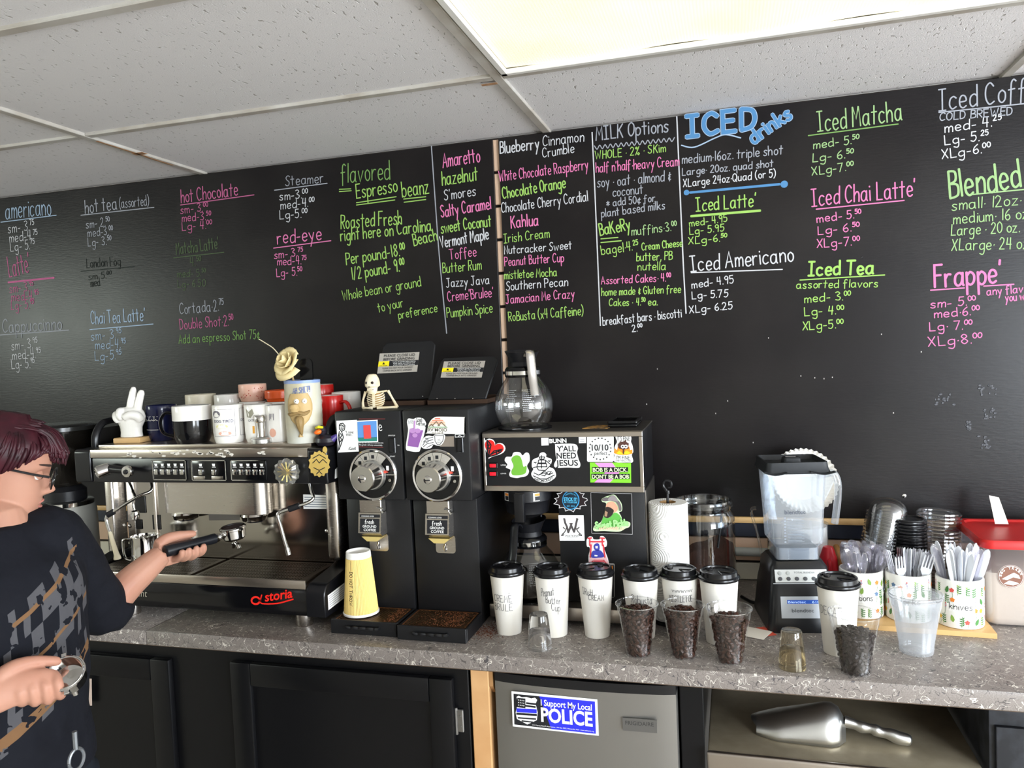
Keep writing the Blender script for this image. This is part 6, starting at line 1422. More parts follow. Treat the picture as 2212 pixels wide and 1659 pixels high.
for s in (-1, 1): MB().lathe([(.0045, 0), (.003, .002), (0, .0022)], (hd.x+s*.0078, hd.y-.0185, hd.z+.004), 12, axis=(s*.25, -1, 0), cap1=False).build('eye_socket', M_HOL, so)
MB().prism([(hd.x-.003, hd.z-.0075), (hd.x+.003, hd.z-.0075), (hd.x, hd.z-.001)], 'y', hd.y-.0215, hd.y-.0185).build('nose_hole', M_HOL, so)
mb = MB()
for i in range(7): mb.box(hd.x-.0075+i*.0022, hd.x-.0075+i*.0022+.0016, hd.y-.0175, hd.y-.0145, hd.z-.0165, hd.z-.0115)
mb.build('teeth', M_BONE, so); MB().box(hd.x-.0085, hd.x+.0085, hd.y-.0165, hd.y-.013, hd.z-.0148, hd.z-.0136).build('mouth_gap', M_HOL, so)
MB().tube([(-.004, 0, .004), (-.006, -.002, .03), (-.010, -.006, .048)], .0045, 8).build('spine', M_BONE, sk)
for k in range(6):
    z = .012+.0058*k; w_ = .020+.0035*math.sin(k*.6)
    for s in (-1, 1): MB().tube(crom([(-.005, .006, z+.004), (-.005+s*w_*.8, .002, z+.003), (-.006+s*w_, -.010, z-.001), (-.006+s*w_*.45, -.018, z-.005), (-.006+s*.003, -.0195, z-.006)], 4), .0017, 6).build('rib', M_BONE, sk)
MB().box(-.0095, -.0025, -.021, -.0185, .004, .042).build('breastbone', M_BONE, sk)
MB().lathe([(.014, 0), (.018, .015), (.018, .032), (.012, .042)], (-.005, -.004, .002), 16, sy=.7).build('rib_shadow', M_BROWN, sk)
MB().tube([(-.034, -.004, .046), (-.006, -.014, .043), (.026, -.002, .047)], .0024, 8).build('collarbone', M_BONE, sk)
for pts in ([(-.036, -.004, .046), (-.042, -.010, .022), (-.038, -.018, .004)], [(-.038, -.018, .004), (-.020, -.026, .004), (-.008, -.027, .004)], [(.028, -.002, .047), (.042, -.004, .024), (.056, -.010, .004)], [(.056, -.010, .004), (.030, -.022, .004), (.006, -.026, .004)]):
    MB().tube(crom(pts, 4), [.0042, .0038, .0032, .0028, .003, .0034, .0036, .004, .0042][:len(crom(pts, 4))], 8).build('arm_bone', M_BONE, sk)

# ================================================================== upturned ribbed kraft cup on the left tray
kc = thing('kraft_cup', 'upturned yellow ribbed paper cup lettered do not throw on the tray', 'paper cup', tuple(atZ(782, 1322, CT+.0345)*np.array([1, 1, 0])+np.array([0, -.0035, CT+.0346]))); local(kc)
R = []; nR = 144
for z, r_, k in ((.006, .0438, 1), (.146, .0322, 1)):
    R.append([(r_*(1+(.012 if i % 2 else -.012))*math.cos(2*PI*i/nR), r_*(1+(.012 if i % 2 else -.012))*math.sin(2*PI*i/nR), z) for i in range(nR)])
MB().rings(R, False, False).build('ribbed_sleeve', mat('kraft_yellow', 'e0c274', .7), kc, smooth=10)
MB().lathe([(.0435, 0), (.0465, .001), (.0468, .005), (.0445, .007), (.0436, .006)], (0, 0, 0), 48, cap0=False, cap1=False).build('rolled_rim', M_CER, kc)
MB().lathe([(.0318, .146), (.0325, .147), (.0313, .162), (.0300, .163), (.0292, .156), (.0, .155)], (0, 0, 0), 40, cap0=False, cap1=False).build('cup_foot', mat('paper_white', 'ece9e4', .6), kc)
st_, W_ = strokes('DO NOT THROW'); vs = []; fs = []
for p in st_: ribbon([((a/W_-.5)*.085, (b/7-.5)*.0085) for a, b in p], .0006, vs, fs)
AK = math.atan2(CAM[1]-kc.location.y, CAM[0]-kc.location.x)-.62
def kp(u, v): z = .074-u; r_ = .0438-(.0116*(z-.006)/.14)+.0011; t = AK+v/r_; return (r_*math.cos(t), r_*math.sin(t), z)
MB().add([kp(a, b) for a, b in vs], fs).build('marker_lettering', INK, kc, smooth=0)
vs = []; fs = []; ribbon([(-.070, 0), (-.045, 0)], .0006, vs, fs); ribbon([(.045, 0), (.066, 0)], .0006, vs, fs)
MB().add([kp(a, b) for a, b in vs], fs).build('marker_line', INK, kc, smooth=0)
# ================================================================== LIDDED PAPER CUPS
M_PAP = mat('cup_paper', 'e6e3dd', .5, vary=(12, 'e0d9cb', .5)); M_LID = mat('lid_black', '121214', .22, spec=.5)
M_GRAPH = mat('pen_ink', '4b4b50', .7)
CH = .150
def crad(z, r0, r1, h): return r0+(r1-r0)*z/h
def papercup(label, fx, fy, h=.150, r0=.030, r1=.0425, writing=(), rot=0):
    p = atZ(fx, fy, CT); d = p-CAM; d[2] = 0; d /= np.linalg.norm(d); c = p+d*r0
    t = thing('paper_cup', label, 'paper cup', (c[0], c[1], CT+.0003)); local(t)
    MB().lathe([(r0-.002, .006), (r0-.0015, 0), (r0, .0004), (r1, h), (r1+.0015, h+.001), (r1+.0015, h+.003), (r1-.001, h+.003), (r1-.002, h), (r0-.001, .007), (0, .0065)], (0, 0, 0), 44, cap0=False, cap1=False).build('cup', M_PAP, t)
    lz = h-.002; R1 = r1+.0035
    prof = [(R1-.001, 0), (R1, .001), (R1+.0008, .004), (R1, .007), (R1-.003, .0085), (R1-.0045, .010), (R1-.0055, .0185), (R1-.0085, .0205), (R1-.0115, .0200), (R1-.0125, .0165), (R1-.020, .0155), (.010, .0158), (0, .0158)]
    l = MB().lathe(prof, (0, 0, lz), 48, cap0=False, cap1=False).build('lid', M_LID, t)
    # sip well: a shallow dark recess ring and hole on the deck, at the rim side
    a = rot; sx, sy = (R1-.020)*math.cos(a), (R1-.020)*math.sin(a)
    MB().lathe([(.0105, 0), (.0095, .0022), (.008, .001), (0, .0008)], (sx, sy, lz+.0159), 20, sx=.75, sy=1.25, cap1=False).xf(Matrix.Identity(4)).build('sip_opening', BLACKS, l)
    mb = MB()
    for k in (-1, 1): mb.tube([((R1-.0175)*math.cos(a+PI+k*.5), (R1-.0175)*math.sin(a+PI+k*.5), lz+.0162), (0, 0, lz+.0165)], .0012, 6)
    mb.build('lid_rib', M_LID, l)
    A = math.atan2(CAM[1]-c[1], CAM[0]-c[0])
    for (s, da, z, cap, width, sl) in writing:
        write_wrap(t, 'pen_lettering', s, (0, 0, 0), lambda q: crad(q, r0, r1, h), A+da, z, cap, width, .00055, M_GRAPH, slant=sl)
    return t
papercup('white lidded cup lettered Creme Brule at the left of the row', 1101, 1374, writing=(('CREME', -.42, .086, .017, .050, 0), ('BRULE', -.42, .064, .017, .050, 0), ("'", .06, .100, .01, .002, 0)), rot=1.9)
papercup('white lidded cup lettered Peanut Butter Cup', 1198, 1379, r0=.032, writing=(('Peanut', -.35, .105, .020, .034, .15), ('Butter', .0, .086, .017, .036, -.1), ('Cup', .15, .068, .018, .022, -.2)), rot=.6)
papercup('white lidded cup lettered Irish Cream', 1291, 1381, writing=(('IRisH', -.55, .108, .0165, .028, -.1), ('CREAM', .0, .096, .014, .038, -.05)), rot=1.2)
papercup('white lidded cup lettered Robusta behind the first bean cup', 1388, 1384, h=.147, writing=(('Robusta', .05, .090, .020, .052, -.1),), rot=2.0)
papercup('white lidded cup lettered Mistletoe Mocha with a garland sketch', 1472, 1384, h=.147, r0=.031, writing=(('MISTLETOE', .05, .094, .015, .058, 0), ('MOCHA', .12, .070, .015, .044, 0), ('~w~w~w~'.replace('~', 'v'), .15, .117, .010, .050, 0)), rot=2.6)
papercup('white lidded cup behind the third bean cup', 1557, 1396, h=.150, r0=.0325, r1=.0440, writing=(('Or', -.55, .082, .016, .018, 0),), rot=2.4)
papercup('white lidded cup lettered Decaf in front of the blender', 1813, 1420, h=.152, r0=.0325, r1=.0435, writing=(('DECAF', -.45, .092, .019, .052, .05),), rot=2.4)

# ================================================================== COFFEE BEANS IN CLEAR CUPS
M_CUPC = thin('clear_cup_plastic', (.985, .985, .985), .05, .04, edge=.55)
M_BEAN = mat('roasted_bean', '27140d', .38, spec=.35, vary=(55, '3f2317', .6))
def bean_unit():
    vs = []; fs = []; n, m_ = 8, 5
    for j in range(1, m_):
        ph = PI*j/m_
        for i in range(n):
            a = 2*PI*i/n; x, y, z = math.cos(ph)*.0058, math.sin(ph)*math.cos(a)*.0040, math.sin(ph)*math.sin(a)*.0031
            if z > 0: z = z*.55-(.0009 if abs(y) < .001 else 0)
            vs.append((x, y, z))
    vs += [(.0058, 0, 0), (-.0058, 0, 0)]
    for j in range(m_-2):
        for i in range(n): k = (i+1) % n; fs.append((j*n+i, j*n+k, (j+1)*n+k, (j+1)*n+i))
    a, b = len(vs)-2, len(vs)-1
    for i in range(n): k = (i+1) % n; fs.append((a, k, i)); fs.append((b, (m_-2)*n+i, (m_-2)*n+k))
    return vs, fs
BV, BF = bean_unit()
def beans_mesh(name, r0, r1, h, top, seed, m):
    random.seed(seed); mb = MB()
    z = .005; row = 0
    def put(p, tang, nrm, s):
        T = Vector(tang).normalized(); Nn = Vector(nrm).normalized(); T = (T-Nn*T.dot(Nn)).normalized(); Bq = Nn.cross(T); M = Matrix((T, Bq, Nn)).transposed()
        mb.add([Vector(p)+M @ (Vector(v)*s) for v in BV], BF)
    while z < top:
        r = r0+(r1-r0)*z/h-.0058; n = int(2*PI*r/.0104)
        for i in range(n):
            a = 2*PI*(i+.5*(row % 2))/n+random.uniform(-.1, .1); rr = r+random.uniform(-.0012, .0006)
            tg = (-math.sin(a)*random.uniform(.2, 1), math.cos(a)*random.uniform(.2, 1), random.uniform(-1, 1))
            nn = (math.cos(a)+random.uniform(-.4, .4), math.sin(a)+random.uniform(-.4, .4), random.uniform(-.4, .4))
            if random.random() < .5: nn = tuple(-q for q in nn)
            put((rr*math.cos(a), rr*math.sin(a), z+random.uniform(-.0015, .0015)), tg, nn, random.uniform(.9, 1.08))
        z += .0074; row += 1
    rt = r0+(r1-r0)*top/h-.006
    for k in range(int(150*(rt/.04)**2)):
        rad = rt*math.sqrt(random.random()); a = random.uniform(0, 2*PI); hz = top+.010*(1-(rad/rt)**2)+random.uniform(-.002, .003)
        put((rad*math.cos(a), rad*math.sin(a), hz), (random.uniform(-1, 1), random.uniform(-1, 1), random.uniform(-.5, .5)), (random.uniform(-.6, .6), random.uniform(-.6, .6), random.choice((-1, 1))), random.uniform(.85, 1.1))
    return mb
def clearcup_profile(r0, r1, h): return [(r0-.003, .003), (r0-.001, 0), (r0, .002), (r0+.001, .012), (r0+.0004, .014), (r0+(r1-r0)*.80, h*.80), (r0+(r1-r0)*.82+.0012, h*.82), (r1, h-.003), (r1+.0022, h-.002), (r1+.0026, h), (r1+.0010, h+.0006)]
def clearcup(t, r0, r1, h, name='cup', dz=0):
    o = MB().lathe(clearcup_profile(r0, r1, h), (0, 0, dz), 44, cap0=False, cap1=False).build(name, M_CUPC, t)
    MB().lathe([(r1+.0018, h-.0016), (r1+.0032, h-.0008), (r1+.0030, h+.0010), (r1+.0012, h+.0012)], (0, 0, dz), 44, cap0=False, cap1=False).build('rolled_rim', thin('cup_rim_plastic', (.95, .95, .96), .25, .08, edge=.6), o)
    MB().lathe([(r0-.003, .003), (0, .0032)], (0, 0, dz), 32, cap0=False, cap1=False).build('cup_base', M_CUPC, o)
    return o
def beancup(label, fx, fy, top, seed, h=.116, r0=.0285, r1=.0455, m=None):
    p = atZ(fx, fy, CT); d = p-CAM; d[2] = 0; d /= np.linalg.norm(d); c = p+d*r0
    t = thing('bean_cup', label, 'coffee bean cup', (c[0], c[1], CT+.0003)); local(t)
    clearcup(t, r0, r1, h)
    beans_mesh('b', r0, r1, h, top, seed, m).build('coffee_beans', m or M_BEAN, t, kind='stuff')
    MB().lathe([(r0-.009, .004), (r0+(r1-r0)*top/h-.0095, top-.002), (0, top+.005)], (0, 0, 0), 24, cap1=False).build('bean_core', mat('bean_core', '1c0f0a', .8), t)
    return t
beancup('clear cup of brown coffee beans in front of the Robusta cup', 1380, 1423, .097, 31)
beancup('clear cup of brown coffee beans in front of the Mistletoe cup', 1478, 1427, .097, 32)
beancup('clear cup of coffee beans rightmost of the three together', 1578, 1439, .092, 33, h=.118, r1=.047)
beancup('clear cup two thirds full of very dark beans before the Decaf cup', 1848, 1464, .080, 34, h=.124, r0=.031, r1=.049, m=mat('dark_bean', '17100e', .40, spec=.28, vary=(55, '241814', .6)))
p = atZ(1980, 1420, CT); d = p-CAM; d[2] = 0; d /= np.linalg.norm(d); c = p+d*.034
ec = thing('plastic_cups', 'two empty clear plastic cups nested together on the counter', 'plastic cup', (c[0], c[1], CT+.0003)); local(ec)
M_CUPF = thin('hazy_cup_plastic', (.93, .94, .95), .08, .08, frost=.22, edge=.6)
o = clearcup(ec, .034, .052, .124); o.data.materials[0] = M_CUPF
o = MB().lathe(clearcup_profile(.0335, .0522, .124), (0, 0, .0062), 44, cap0=False, cap1=False).build('inner_cup', M_CUPF, ec)
MB().lathe([(.0540, .1284), (.0554, .1292), (.0552, .131), (.0534, .1312)], (0, 0, 0), 44, cap0=False, cap1=False).build('inner_rim', thin('cup_rim_plastic', (.95, .95, .96)), o)
# shot glasses upside down
def shot(label, fx, fy, tint):
    p = atZ(fx, fy, CT); d = p-CAM; d[2] = 0; d /= np.linalg.norm(d); c = p+d*.027
    prof = [(.0275, 0), (.0280, .001), (.0262, .03), (.0240, .055), (.0235, .060), (.0215, .078), (.0205, .0805), (.016, .0795), (0, .079), ]
    inn = [(0, .050), (.010, .049), (.0185, .040), (.0225, .02), (.0255, .0004)]
    t = solo('shot_glass', MB().lathe(prof[:-1]+[(0.0001, .079)], (0, 0, 0), 40, cap0=False, cap1=False).lathe(inn[::-1], (0, 0, 0), 40, cap0=False, cap1=False).lathe([(.0255, .0004), (.0275, 0)], (0, 0, 0), 40, cap0=False, cap1=False), tint, label, 'shot glass')
    t.location = (c[0], c[1], CT+.0003); return t
shot('upturned clear shot glass in front of the Peanut Butter Cup cup', 1167, 1409, GLASS)
shot('upturned shot glass between the bean cups in front of the blender', 1712, 1453, mat('amber_glass', 'f6ecd2', .02, trans=1, ior=1.48))
# ================================================================== PAPER TOWELS, JAR, BLENDER AND THE THINGS BEHIND
M_TOW = mat('paper_towel', 'efede9', .85)
N, L, B = nodes(M_TOW); tc = N.new('ShaderNodeTexCoord'); vo = N.new('ShaderNodeTexVoronoi'); vo.inputs['Scale'].default_value = 17
wv = N.new('ShaderNodeMath'); wv.operation = 'SINE'; mu = N.new('ShaderNodeMath'); mu.operation = 'MULTIPLY'; mu.inputs[1].default_value = 75
bp = N.new('ShaderNodeBump'); bp.inputs['Strength'].default_value = .35; bp.inputs['Distance'].default_value = .003
L.new(tc.outputs['Object'], vo.inputs['Vector']); L.new(vo.outputs['Distance'], mu.inputs[0]); L.new(mu.outputs[0], wv.inputs[0]); L.new(wv.outputs[0], bp.inputs['Height']); L.new(bp.outputs[0], B.inputs['Normal'])
tx, ty = 1.5740, -.358; tow_h = float(at(1436, 1084, ty)[2])-CT-.0112
ph = thing('towel_holder', 'black wire paper towel holder with curled top', 'paper towel holder', (tx, ty, CT)); local(ph)
MB().lathe([(.047, 0), (.049, .002), (.047, .008), (.02, .010)], (0, 0, .0005), 32).build('base', BLACKS, ph)
MB().tube(crom([(0, 0, .008), (0, 0, tow_h+.012), (.002, 0, tow_h+.032), (-.010, 0, tow_h+.052), (-.005, 0, tow_h+.064), (.008, 0, tow_h+.062), (.009, 0, tow_h+.050), (.002, 0, tow_h+.047)], 6), .0035, 8).build('rod', BLACKS, ph)
tr_ = thing('paper_towel_roll', 'white embossed paper towel roll on the wire holder', 'paper towels', (tx, ty, CT+.0112)); local(tr_)
MB().lathe([(.0205, 0), (.0465, 0), (.0485, .002), (.0485, tow_h-.002), (.0465, tow_h), (.0205, tow_h)], (0, 0, 0), 56, cap0=False, cap1=False).build('towel', M_TOW, tr_)
MB().lathe([(.0203, tow_h), (.0203, 0), (.0190, 0), (.0190, tow_h)], (0, 0, 0), 32, cap0=False, cap1=False).build('core_tube', mat('cardboard', 'b08a5c', .8), tr_)
# glass jar of ground coffee
jr_ = .083; jy = -.145; jx = float(at(1590, 1150, jy)[0])-jr_*1.02
jar = thing('glass_jar', 'large glass jar of ground coffee behind the paper towels', 'jar', (jx, jy, CT+.0003)); local(jar)
M_JAR = thin('jar_glass', (.95, .96, .95), .10, .03, edge=.9)
MB().lathe([(.070, .0), (.080, .004), (jr_, .02), (jr_, .20), (.0815, .222), (.073, .236), (.0725, .244), (.0755, .249), (.077, .262), (.075, .268), (.0725, .266), (.072, .244)], (0, 0, 0), 56, cap1=False).build('glass_body', M_JAR, jar)
MB().lathe([(.0755, .2485), (.079, .2515), (.079, .256), (.0755, .2585)], (0, 0, 0), 48, cap0=False, cap1=False).build('rim_bead', M_JAR, jar)
R = []; random.seed(2)
for k, (z, rr) in enumerate(((.006, .076), (.02, .0795), (.12, .0795))):
    R.append([(rr*math.cos(a), rr*math.sin(a), z+(0 if k < 2 else .018*math.sin(a*1.0+.4)+.012*math.sin(2*a)+.004*math.sin(7*a))) for a in [2*PI*i/40 for i in range(40)]])
R.append([(x*.5, y*.5, .128+(z-.12)*.5) for x, y, z in R[-1]]); R.append([(x*.02, y*.02, .13) for x, y, z in R[-2]])
MB().rings(R).build('ground_coffee', mat('ground_coffee', '4a2c20', .95, bump=(500, .7), vary=(200, '3a2118', .4)), jar)
MB().tube(crom([(.036, -.02, .138), (.048, .0, .22), (.050, .0, .252), (.044, -.006, .262), (.036, -.004, .256)], 5), .0035, 8).build('scoop_handle', BLACKS, jar, label='black scoop handle inside the jar')
# grey conduit along the wall behind
cdn = thing('conduit_pipe', 'grey plastic pipe along the wall between jar and blender', 'pipe', (1.70, -.02, 1.0))
MB().cyl((1.45, -.014, 1.0), (1.822, -.014, 1.0), .0125, 20).build('pipe', mat('conduit_grey', 'a9aca6', .45), cdn)
MB().lathe([(.016, 0), (.018, .002), (.018, .010), (.016, .012)], (1.822, -.014, 1.0), 20, axis=(1, 0, 0)).build('end_fitting', mat('fitting_cream', 'cfc8ae', .4), cdn)
MB().bbox(1.822, 1.834, -.002, .0110, .985, 1.034, .002, 1).build('bracket', STEEL, cdn)
# power cord
solo('power_cord', MB().tube(crom([(1.745, -.16, CT+.006), (1.77, -.20, CT+.006), (1.79, -.22, CT+.012), (1.80, -.235, CT+.03), (1.818, -.25, CT+.05)], 6), .0045, 8), BLACKS, 'black power cord running to the back of the blender', 'cord')
# packets beside the blender
for k, (a, b, cx, cy, m, lb) in enumerate(((.030, .055, 1.782, -.405, mat('packet_red', 'd8553f', .6), 'red and white sugar packet lying beside the blender'), (.032, .06, 1.772, -.415, mat('packet_paper', 'e9e2d6', .6), 'folded white paper slip lying beside the blender'))):
    ca, sa = math.cos(.5-k*.9), math.sin(.5-k*.9)
    solo('paper_slip' if k else 'sugar_packet', MB().prism([(cx+x*ca-y*sa, cy+x*sa+y*ca) for x, y in ((-a, -b/2), (a, -b/2), (a, b/2), (-a, b/2))], 'z', CT+.0003+k*.0015, CT+.0013+k*.0015), m, lb, 'paper')
# ---------------------------------------------------------------- blender
bx, by = 1.872, -.295
bd_ = thing('blender', 'countertop blender with square clear jar and black base', 'blender', (bx, by, CT)); bd_.rotation_euler = (0, 0, 0); local(bd_)
M_BB = mat('blender_black', '17181b', .3, spec=.5); M_SIL = mat('blender_silver', 'b9bec4', .35, .35)
def sq(w_, d, z, r_): return [(x, y, z) for x, y in rrect(-w_/2, w_/2, -d/2, d/2, r_, 4)]
def sqc(w_, y0, y1, z, r_): return [(x, y, z) for x, y in rrect(-w_/2, w_/2, y0, y1, r_, 4)]
MB().rings([sqc(.172, -.098, .098, .0005, .02), sqc(.174, -.100, .10, .006, .02), sqc(.168, -.097, .097, .03, .02), sqc(.156, -.088, .09, .10, .02), sqc(.146, -.072, .085, .128, .02), sqc(.138, -.060, .08, .165, .018), sqc(.126, -.052, .07, .180, .016)]).build('base', M_BB, bd_)
# front control plate leans back with the base
def fp(x, z):  # point on the sloping front
    y = np.interp(z, [.006, .03, .10, .128, .165], [-.100, -.097, -.088, -.072, -.060]); return (x, y-.0012, z)
def fquad(x0, x1, z0, z1, lift=0, n=1):
    out = [fp(x0, z0), fp(x1, z0), fp(x1, z1), fp(x0, z1)]; return [(a, b-lift, c) for a, b, c in out]
pn = MB().add(fquad(-.055, .055, .040, .097), [(0, 1, 2, 3)]).build('silver_plate', M_SIL, bd_)
MB().add(fquad(-.040, .045, .078, .088, .0005), [(0, 1, 2, 3)]).build('display', mat('lcd_blue', '2a4f9c', .2, emit=('2a55c0', .35)), pn)
nf = Vector((0, -1, .12)).normalized()
print_on(pn, 'display_lettering', 'Blendtec    6107', fp(-.038, .080), fp(.043, .080), .006, mat('lcd_text', 'a8c8ff', .4, emit=('a8c8ff', .8)), normal=tuple(nf), lift=.0012)
print_on(pn, 'name_lettering', 'blendtec', fp(-.030, .056), fp(.022, .056), .0095, mat('name_grey', '55585e', .5), normal=tuple(nf), lift=.0008, bold=.004)
kp_ = MB().add(fquad(-.062, .062, .130, .162, .0006), [(0, 1, 2, 3)]).build('key_strip', mat('key_strip', 'c9ccca', .4, .2), bd_)
nk = Vector((0, -1, .32)).normalized()
for i in range(6):
    c = fp(-.050+.020*i, .139); MB().lathe([(.0052, 0), (.0046, .0015), (0, .0018)], (c[0], c[1]-.0008, c[2]), 16, axis=tuple(nk), cap1=False).build('key', mat('key_dark', '4a4c50', .4), kp_)
for i in (0, 1, 5):
    c = fp(-.050+.020*i, .153); MB().lathe([(.0050, 0), (.0044, .0012), (0, .0014)], (c[0], c[1]-.0008, c[2]), 16, axis=tuple(nk), cap1=False).build('key', mat('key_pale', 'b4b8b6', .4), kp_)
print_on(kp_, 'key_lettering', 'TOTAL BLENDER', fp(-.016, .152), fp(.034, .152), .0042, mat('name_grey', '55585e'), normal=tuple(nk), lift=.0008)
MB().add(fquad(-.068, .068, .1265, .1280, .0008), [(0, 1, 2, 3)]).build('trim_line', M_SIL, bd_)
# jar: square frosted-clear walls, foot, measuring marks
M_BJ = thin('jar_plastic', (.90, .93, .96), .08, .05, frost=.16, edge=.6)
jr2 = MB(); W0 = [sqc(.108, -.050, .054, .183, .012), sqc(.108, -.050, .054, .214, .012), sqc(.128, -.060, .064, .226, .014), sqc(.134, -.062, .068, .30, .014), sqc(.146, -.066, .074, .402, .014), sqc(.150, -.068, .076, .408, .014)]
jo = jr2.rings(W0, True, False).build('jar', M_BJ, bd_)
MB().rings([sqc(.098, -.045, .049, .216, .012), sqc(.122, -.056, .060, .231, .013), sqc(.128, -.058, .064, .30, .013), sqc(.138, -.062, .070, .395, .013)], True, False).build('jar_inner_wall', thin('jar_plastic_inner', (.94, .96, .98), .06, .05, frost=.10, edge=.5), jo)
MB().rings([sqc(.104, -.047, .051, .1835, .012), sqc(.104, -.047, .051, .2120, .012)]).build('drive_foot', mat('drive_smoke', '6c7580', .25), jo)
def jf(x, z): y = np.interp(z, [.226, .30, .402], [-.060, -.062, -.066]); return (x, y-.0006, z)
print_on(jo, 'name_lettering', 'blendtec', jf(-.034, .302), jf(.018, .302), .010, mat('jar_ink', '3f4350', .6), lift=.0006, bold=.006)
mb = MB()
for i in range(17):
    z = .292-i*.0038; x1 = .008 if i % 2 else .014; mb.add([jf(-.028, z), jf(x1, z), jf(x1, z+.0006), jf(-.028, z+.0006)], [(0, 1, 2, 3)])
    if i % 2 == 0: mb.add([jf(-.036, z-.001), jf(-.031, z-.001), jf(-.031, z+.0015), jf(-.036, z+.0015)], [(0, 1, 2, 3)])
mb.build('measure_marks', mat('jar_ink_pale', '8f98a4', .6), jo, smooth=0)
# handle
hpts = [(.070, .004, .385), (.105, .004, .392), (.118, .004, .372), (.118, .004, .33), (.112, .004, .285), (.108, .004, .262)]
ho_ = crom(hpts, 5); MB().tube(ho_, [(.009, .012)]*len(ho_), 12, flat=(1, 0, 0)).build('handle', M_BJ, jo)
MB().prism([(.064, .335), (.082, .320), (.096, .345), (.108, .37), (.100, .388), (.068, .398)], 'y', -.001, .009).build('handle_web', M_BJ, jo)
# soft lid with raised rim, corner tabs and centre cap
M_RUB = mat('lid_rubber', '26282b', .5, spec=.35)
ld = MB().rings([sqc(.158, -.073, .081, .4035, .014), sqc(.166, -.078, .086, .407, .016), sqc(.162, -.076, .084, .411, .016), sqc(.156, -.073, .081, .418, .014), sqc(.152, -.071, .079, .432, .014), sqc(.146, -.067, .075, .4325, .012), sqc(.138, -.062, .070, .420, .012)]).build('lid', M_RUB, bd_)
for s, yy in ((-1, -.077), (1, -.077)):
    pts = crom([(s*.03 if s > 0 else -.085, yy, .410), ((.060 if s > 0 else -.06), yy-.006, .4045), (.088 if s > 0 else -.03, yy-.002, .409)], 4)
    MB().tube(pts, [(.002, .009)]*len(pts), 8, flat=(0, 0, 1)).build('lid_tab', M_RUB, ld)
MB().rings([sqc(.046, -.020, .022, .4205, .006), sqc(.042, -.018, .020, .434, .006), sqc(.036, -.015, .017, .437, .006)]).build('vent_cap', M_RUB, ld)
MB().bbox(-.018, .010, -.012, -.004, .4372, .440, .001, 1).build('cap_clip', CHROME, ld)
bd_.rotation_euler = (0, 0, .16)
def _bz(z): return z*.88 if z <= .18 else .1584+(z-.18)*.965
for o_ in bd_.children_recursive:
    for v in o_.data.vertices:
        z = v.co.z; v.co.z = _bz(z)
        if z > .18: v.co.x *= .93; v.co.y *= .93
        else: v.co.x *= .97
# filters behind the blender
def fluted(name, label, cat, loc, r0, r1, h, n, amp, m, rot=(0, 0, 0), shells=1):
    t = thing(name, label, cat, loc); local(t); K = n*4
    for s in range(shells):
        R = []
        for k in range(7):
            u = k/6; r_ = (r0+(r1-r0)*u**.9)-s*.002
            R.append([(r_*(1+amp*u*math.cos(n*2*PI*i/K))*math.cos(2*PI*i/K), r_*(1+amp*u*math.cos(n*2*PI*i/K))*math.sin(2*PI*i/K), h*u+s*.0015) for i in range(K)])
        MB().rings(R, True, False).build('filter', m, t)
    t.rotation_euler = rot; return t
M_FIL = mat('filter_paper', 'f1ede6', .85)
fluted('coffee_filters', 'stack of fluted white coffee filters behind the blender', 'coffee filters', (1.912, -.062, 1.205),   .050, .088, .050, 40, .022, M_FIL, (1.15, .0, .1), 4)
gs_ = thing('filter_stand', 'clear plastic canister holding filters behind the blender', 'canister', (1.915, -.085, CT+.0003)); local(gs_)
MB().lathe([(.058, 0), (.060, .004), (.060, .19), (.062, .194)], (0, 0, 0), 36, cap1=False).build('canister', thin('canister_plastic', (.93, .95, .98), .12, .05, frost=.12, edge=.7), gs_)
MB().lathe([(.055, .004), (.0575, .01), (.0575, .188), (0, .189)], (0, 0, 0), 32, cap1=False).build('filter_stack', M_FIL, gs_)
# tilted clear scoop handle left of the blender jar
sp_ = thing('clear_scoop', 'clear plastic scoop leaning behind the left of the blender', 'scoop', (1.80, -.13, 1.0)); local(sp_)
MB().tube(crom([(.008, -.02, -.085), (.004, -.01, 0), (-.008, 0, .08), (-.022, 0, .135), (-.020, 0, .150), (-.010, 0, .152)], 6), [(.004, .012)]*31, 10, flat=(1, 0, 0)).build('handle', thin('clear_cup_plastic'), sp_)
# red kettle / jug behind the blender, right
rj = thing('red_jug', 'red plastic jug standing behind the blender', 'jug', (1.966, -.164, CT+.0003)); local(rj)
MB().lathe([(.022, 0), (.025, .005), (.027, .07), (.022, .12), (.014, .145), (.012, .15)], (0, 0, 0), 28).build('body', mat('jug_red', 'c41f2a', .35), rj)
MB().tube(crom([(0, -.018, .12), (0, -.034, .11), (0, -.038, .08), (0, -.024, .05)], 5), .005, 8).build('handle', mat('jug_red', 'c41f2a'), rj)
# bamboo rack behind the utensils
M_BAM = mat('bamboo', 'c9955a', .5, vary=(18, 'b57f45', .5))
rk = thing('bamboo_rack', 'bamboo rod rack behind the utensil cups holding cup lids', 'rack', (2.13, -.14, CT)); 
MB().bbox(2.018, 2.288, -.183, -.040, CT+.0005, CT+.010, .003, 1).build('base', M_BAM, rk)
for y in (-.176, -.048):
    MB().tube([(2.012, y, CT+.0005), (2.006, y, CT+.06), (2.000, y, CT+.118)], .0075, 12).build('post', M_BAM, rk)
MB().cyl((2.000, -.182, CT+.118), (2.000, -.042, CT+.118), .0085, 12).build('rod', M_BAM, rk)
MB().cyl((2.006, -.176, CT+.05), (2.006, -.048, CT+.05), .005, 10).build('rod', M_BAM, rk)
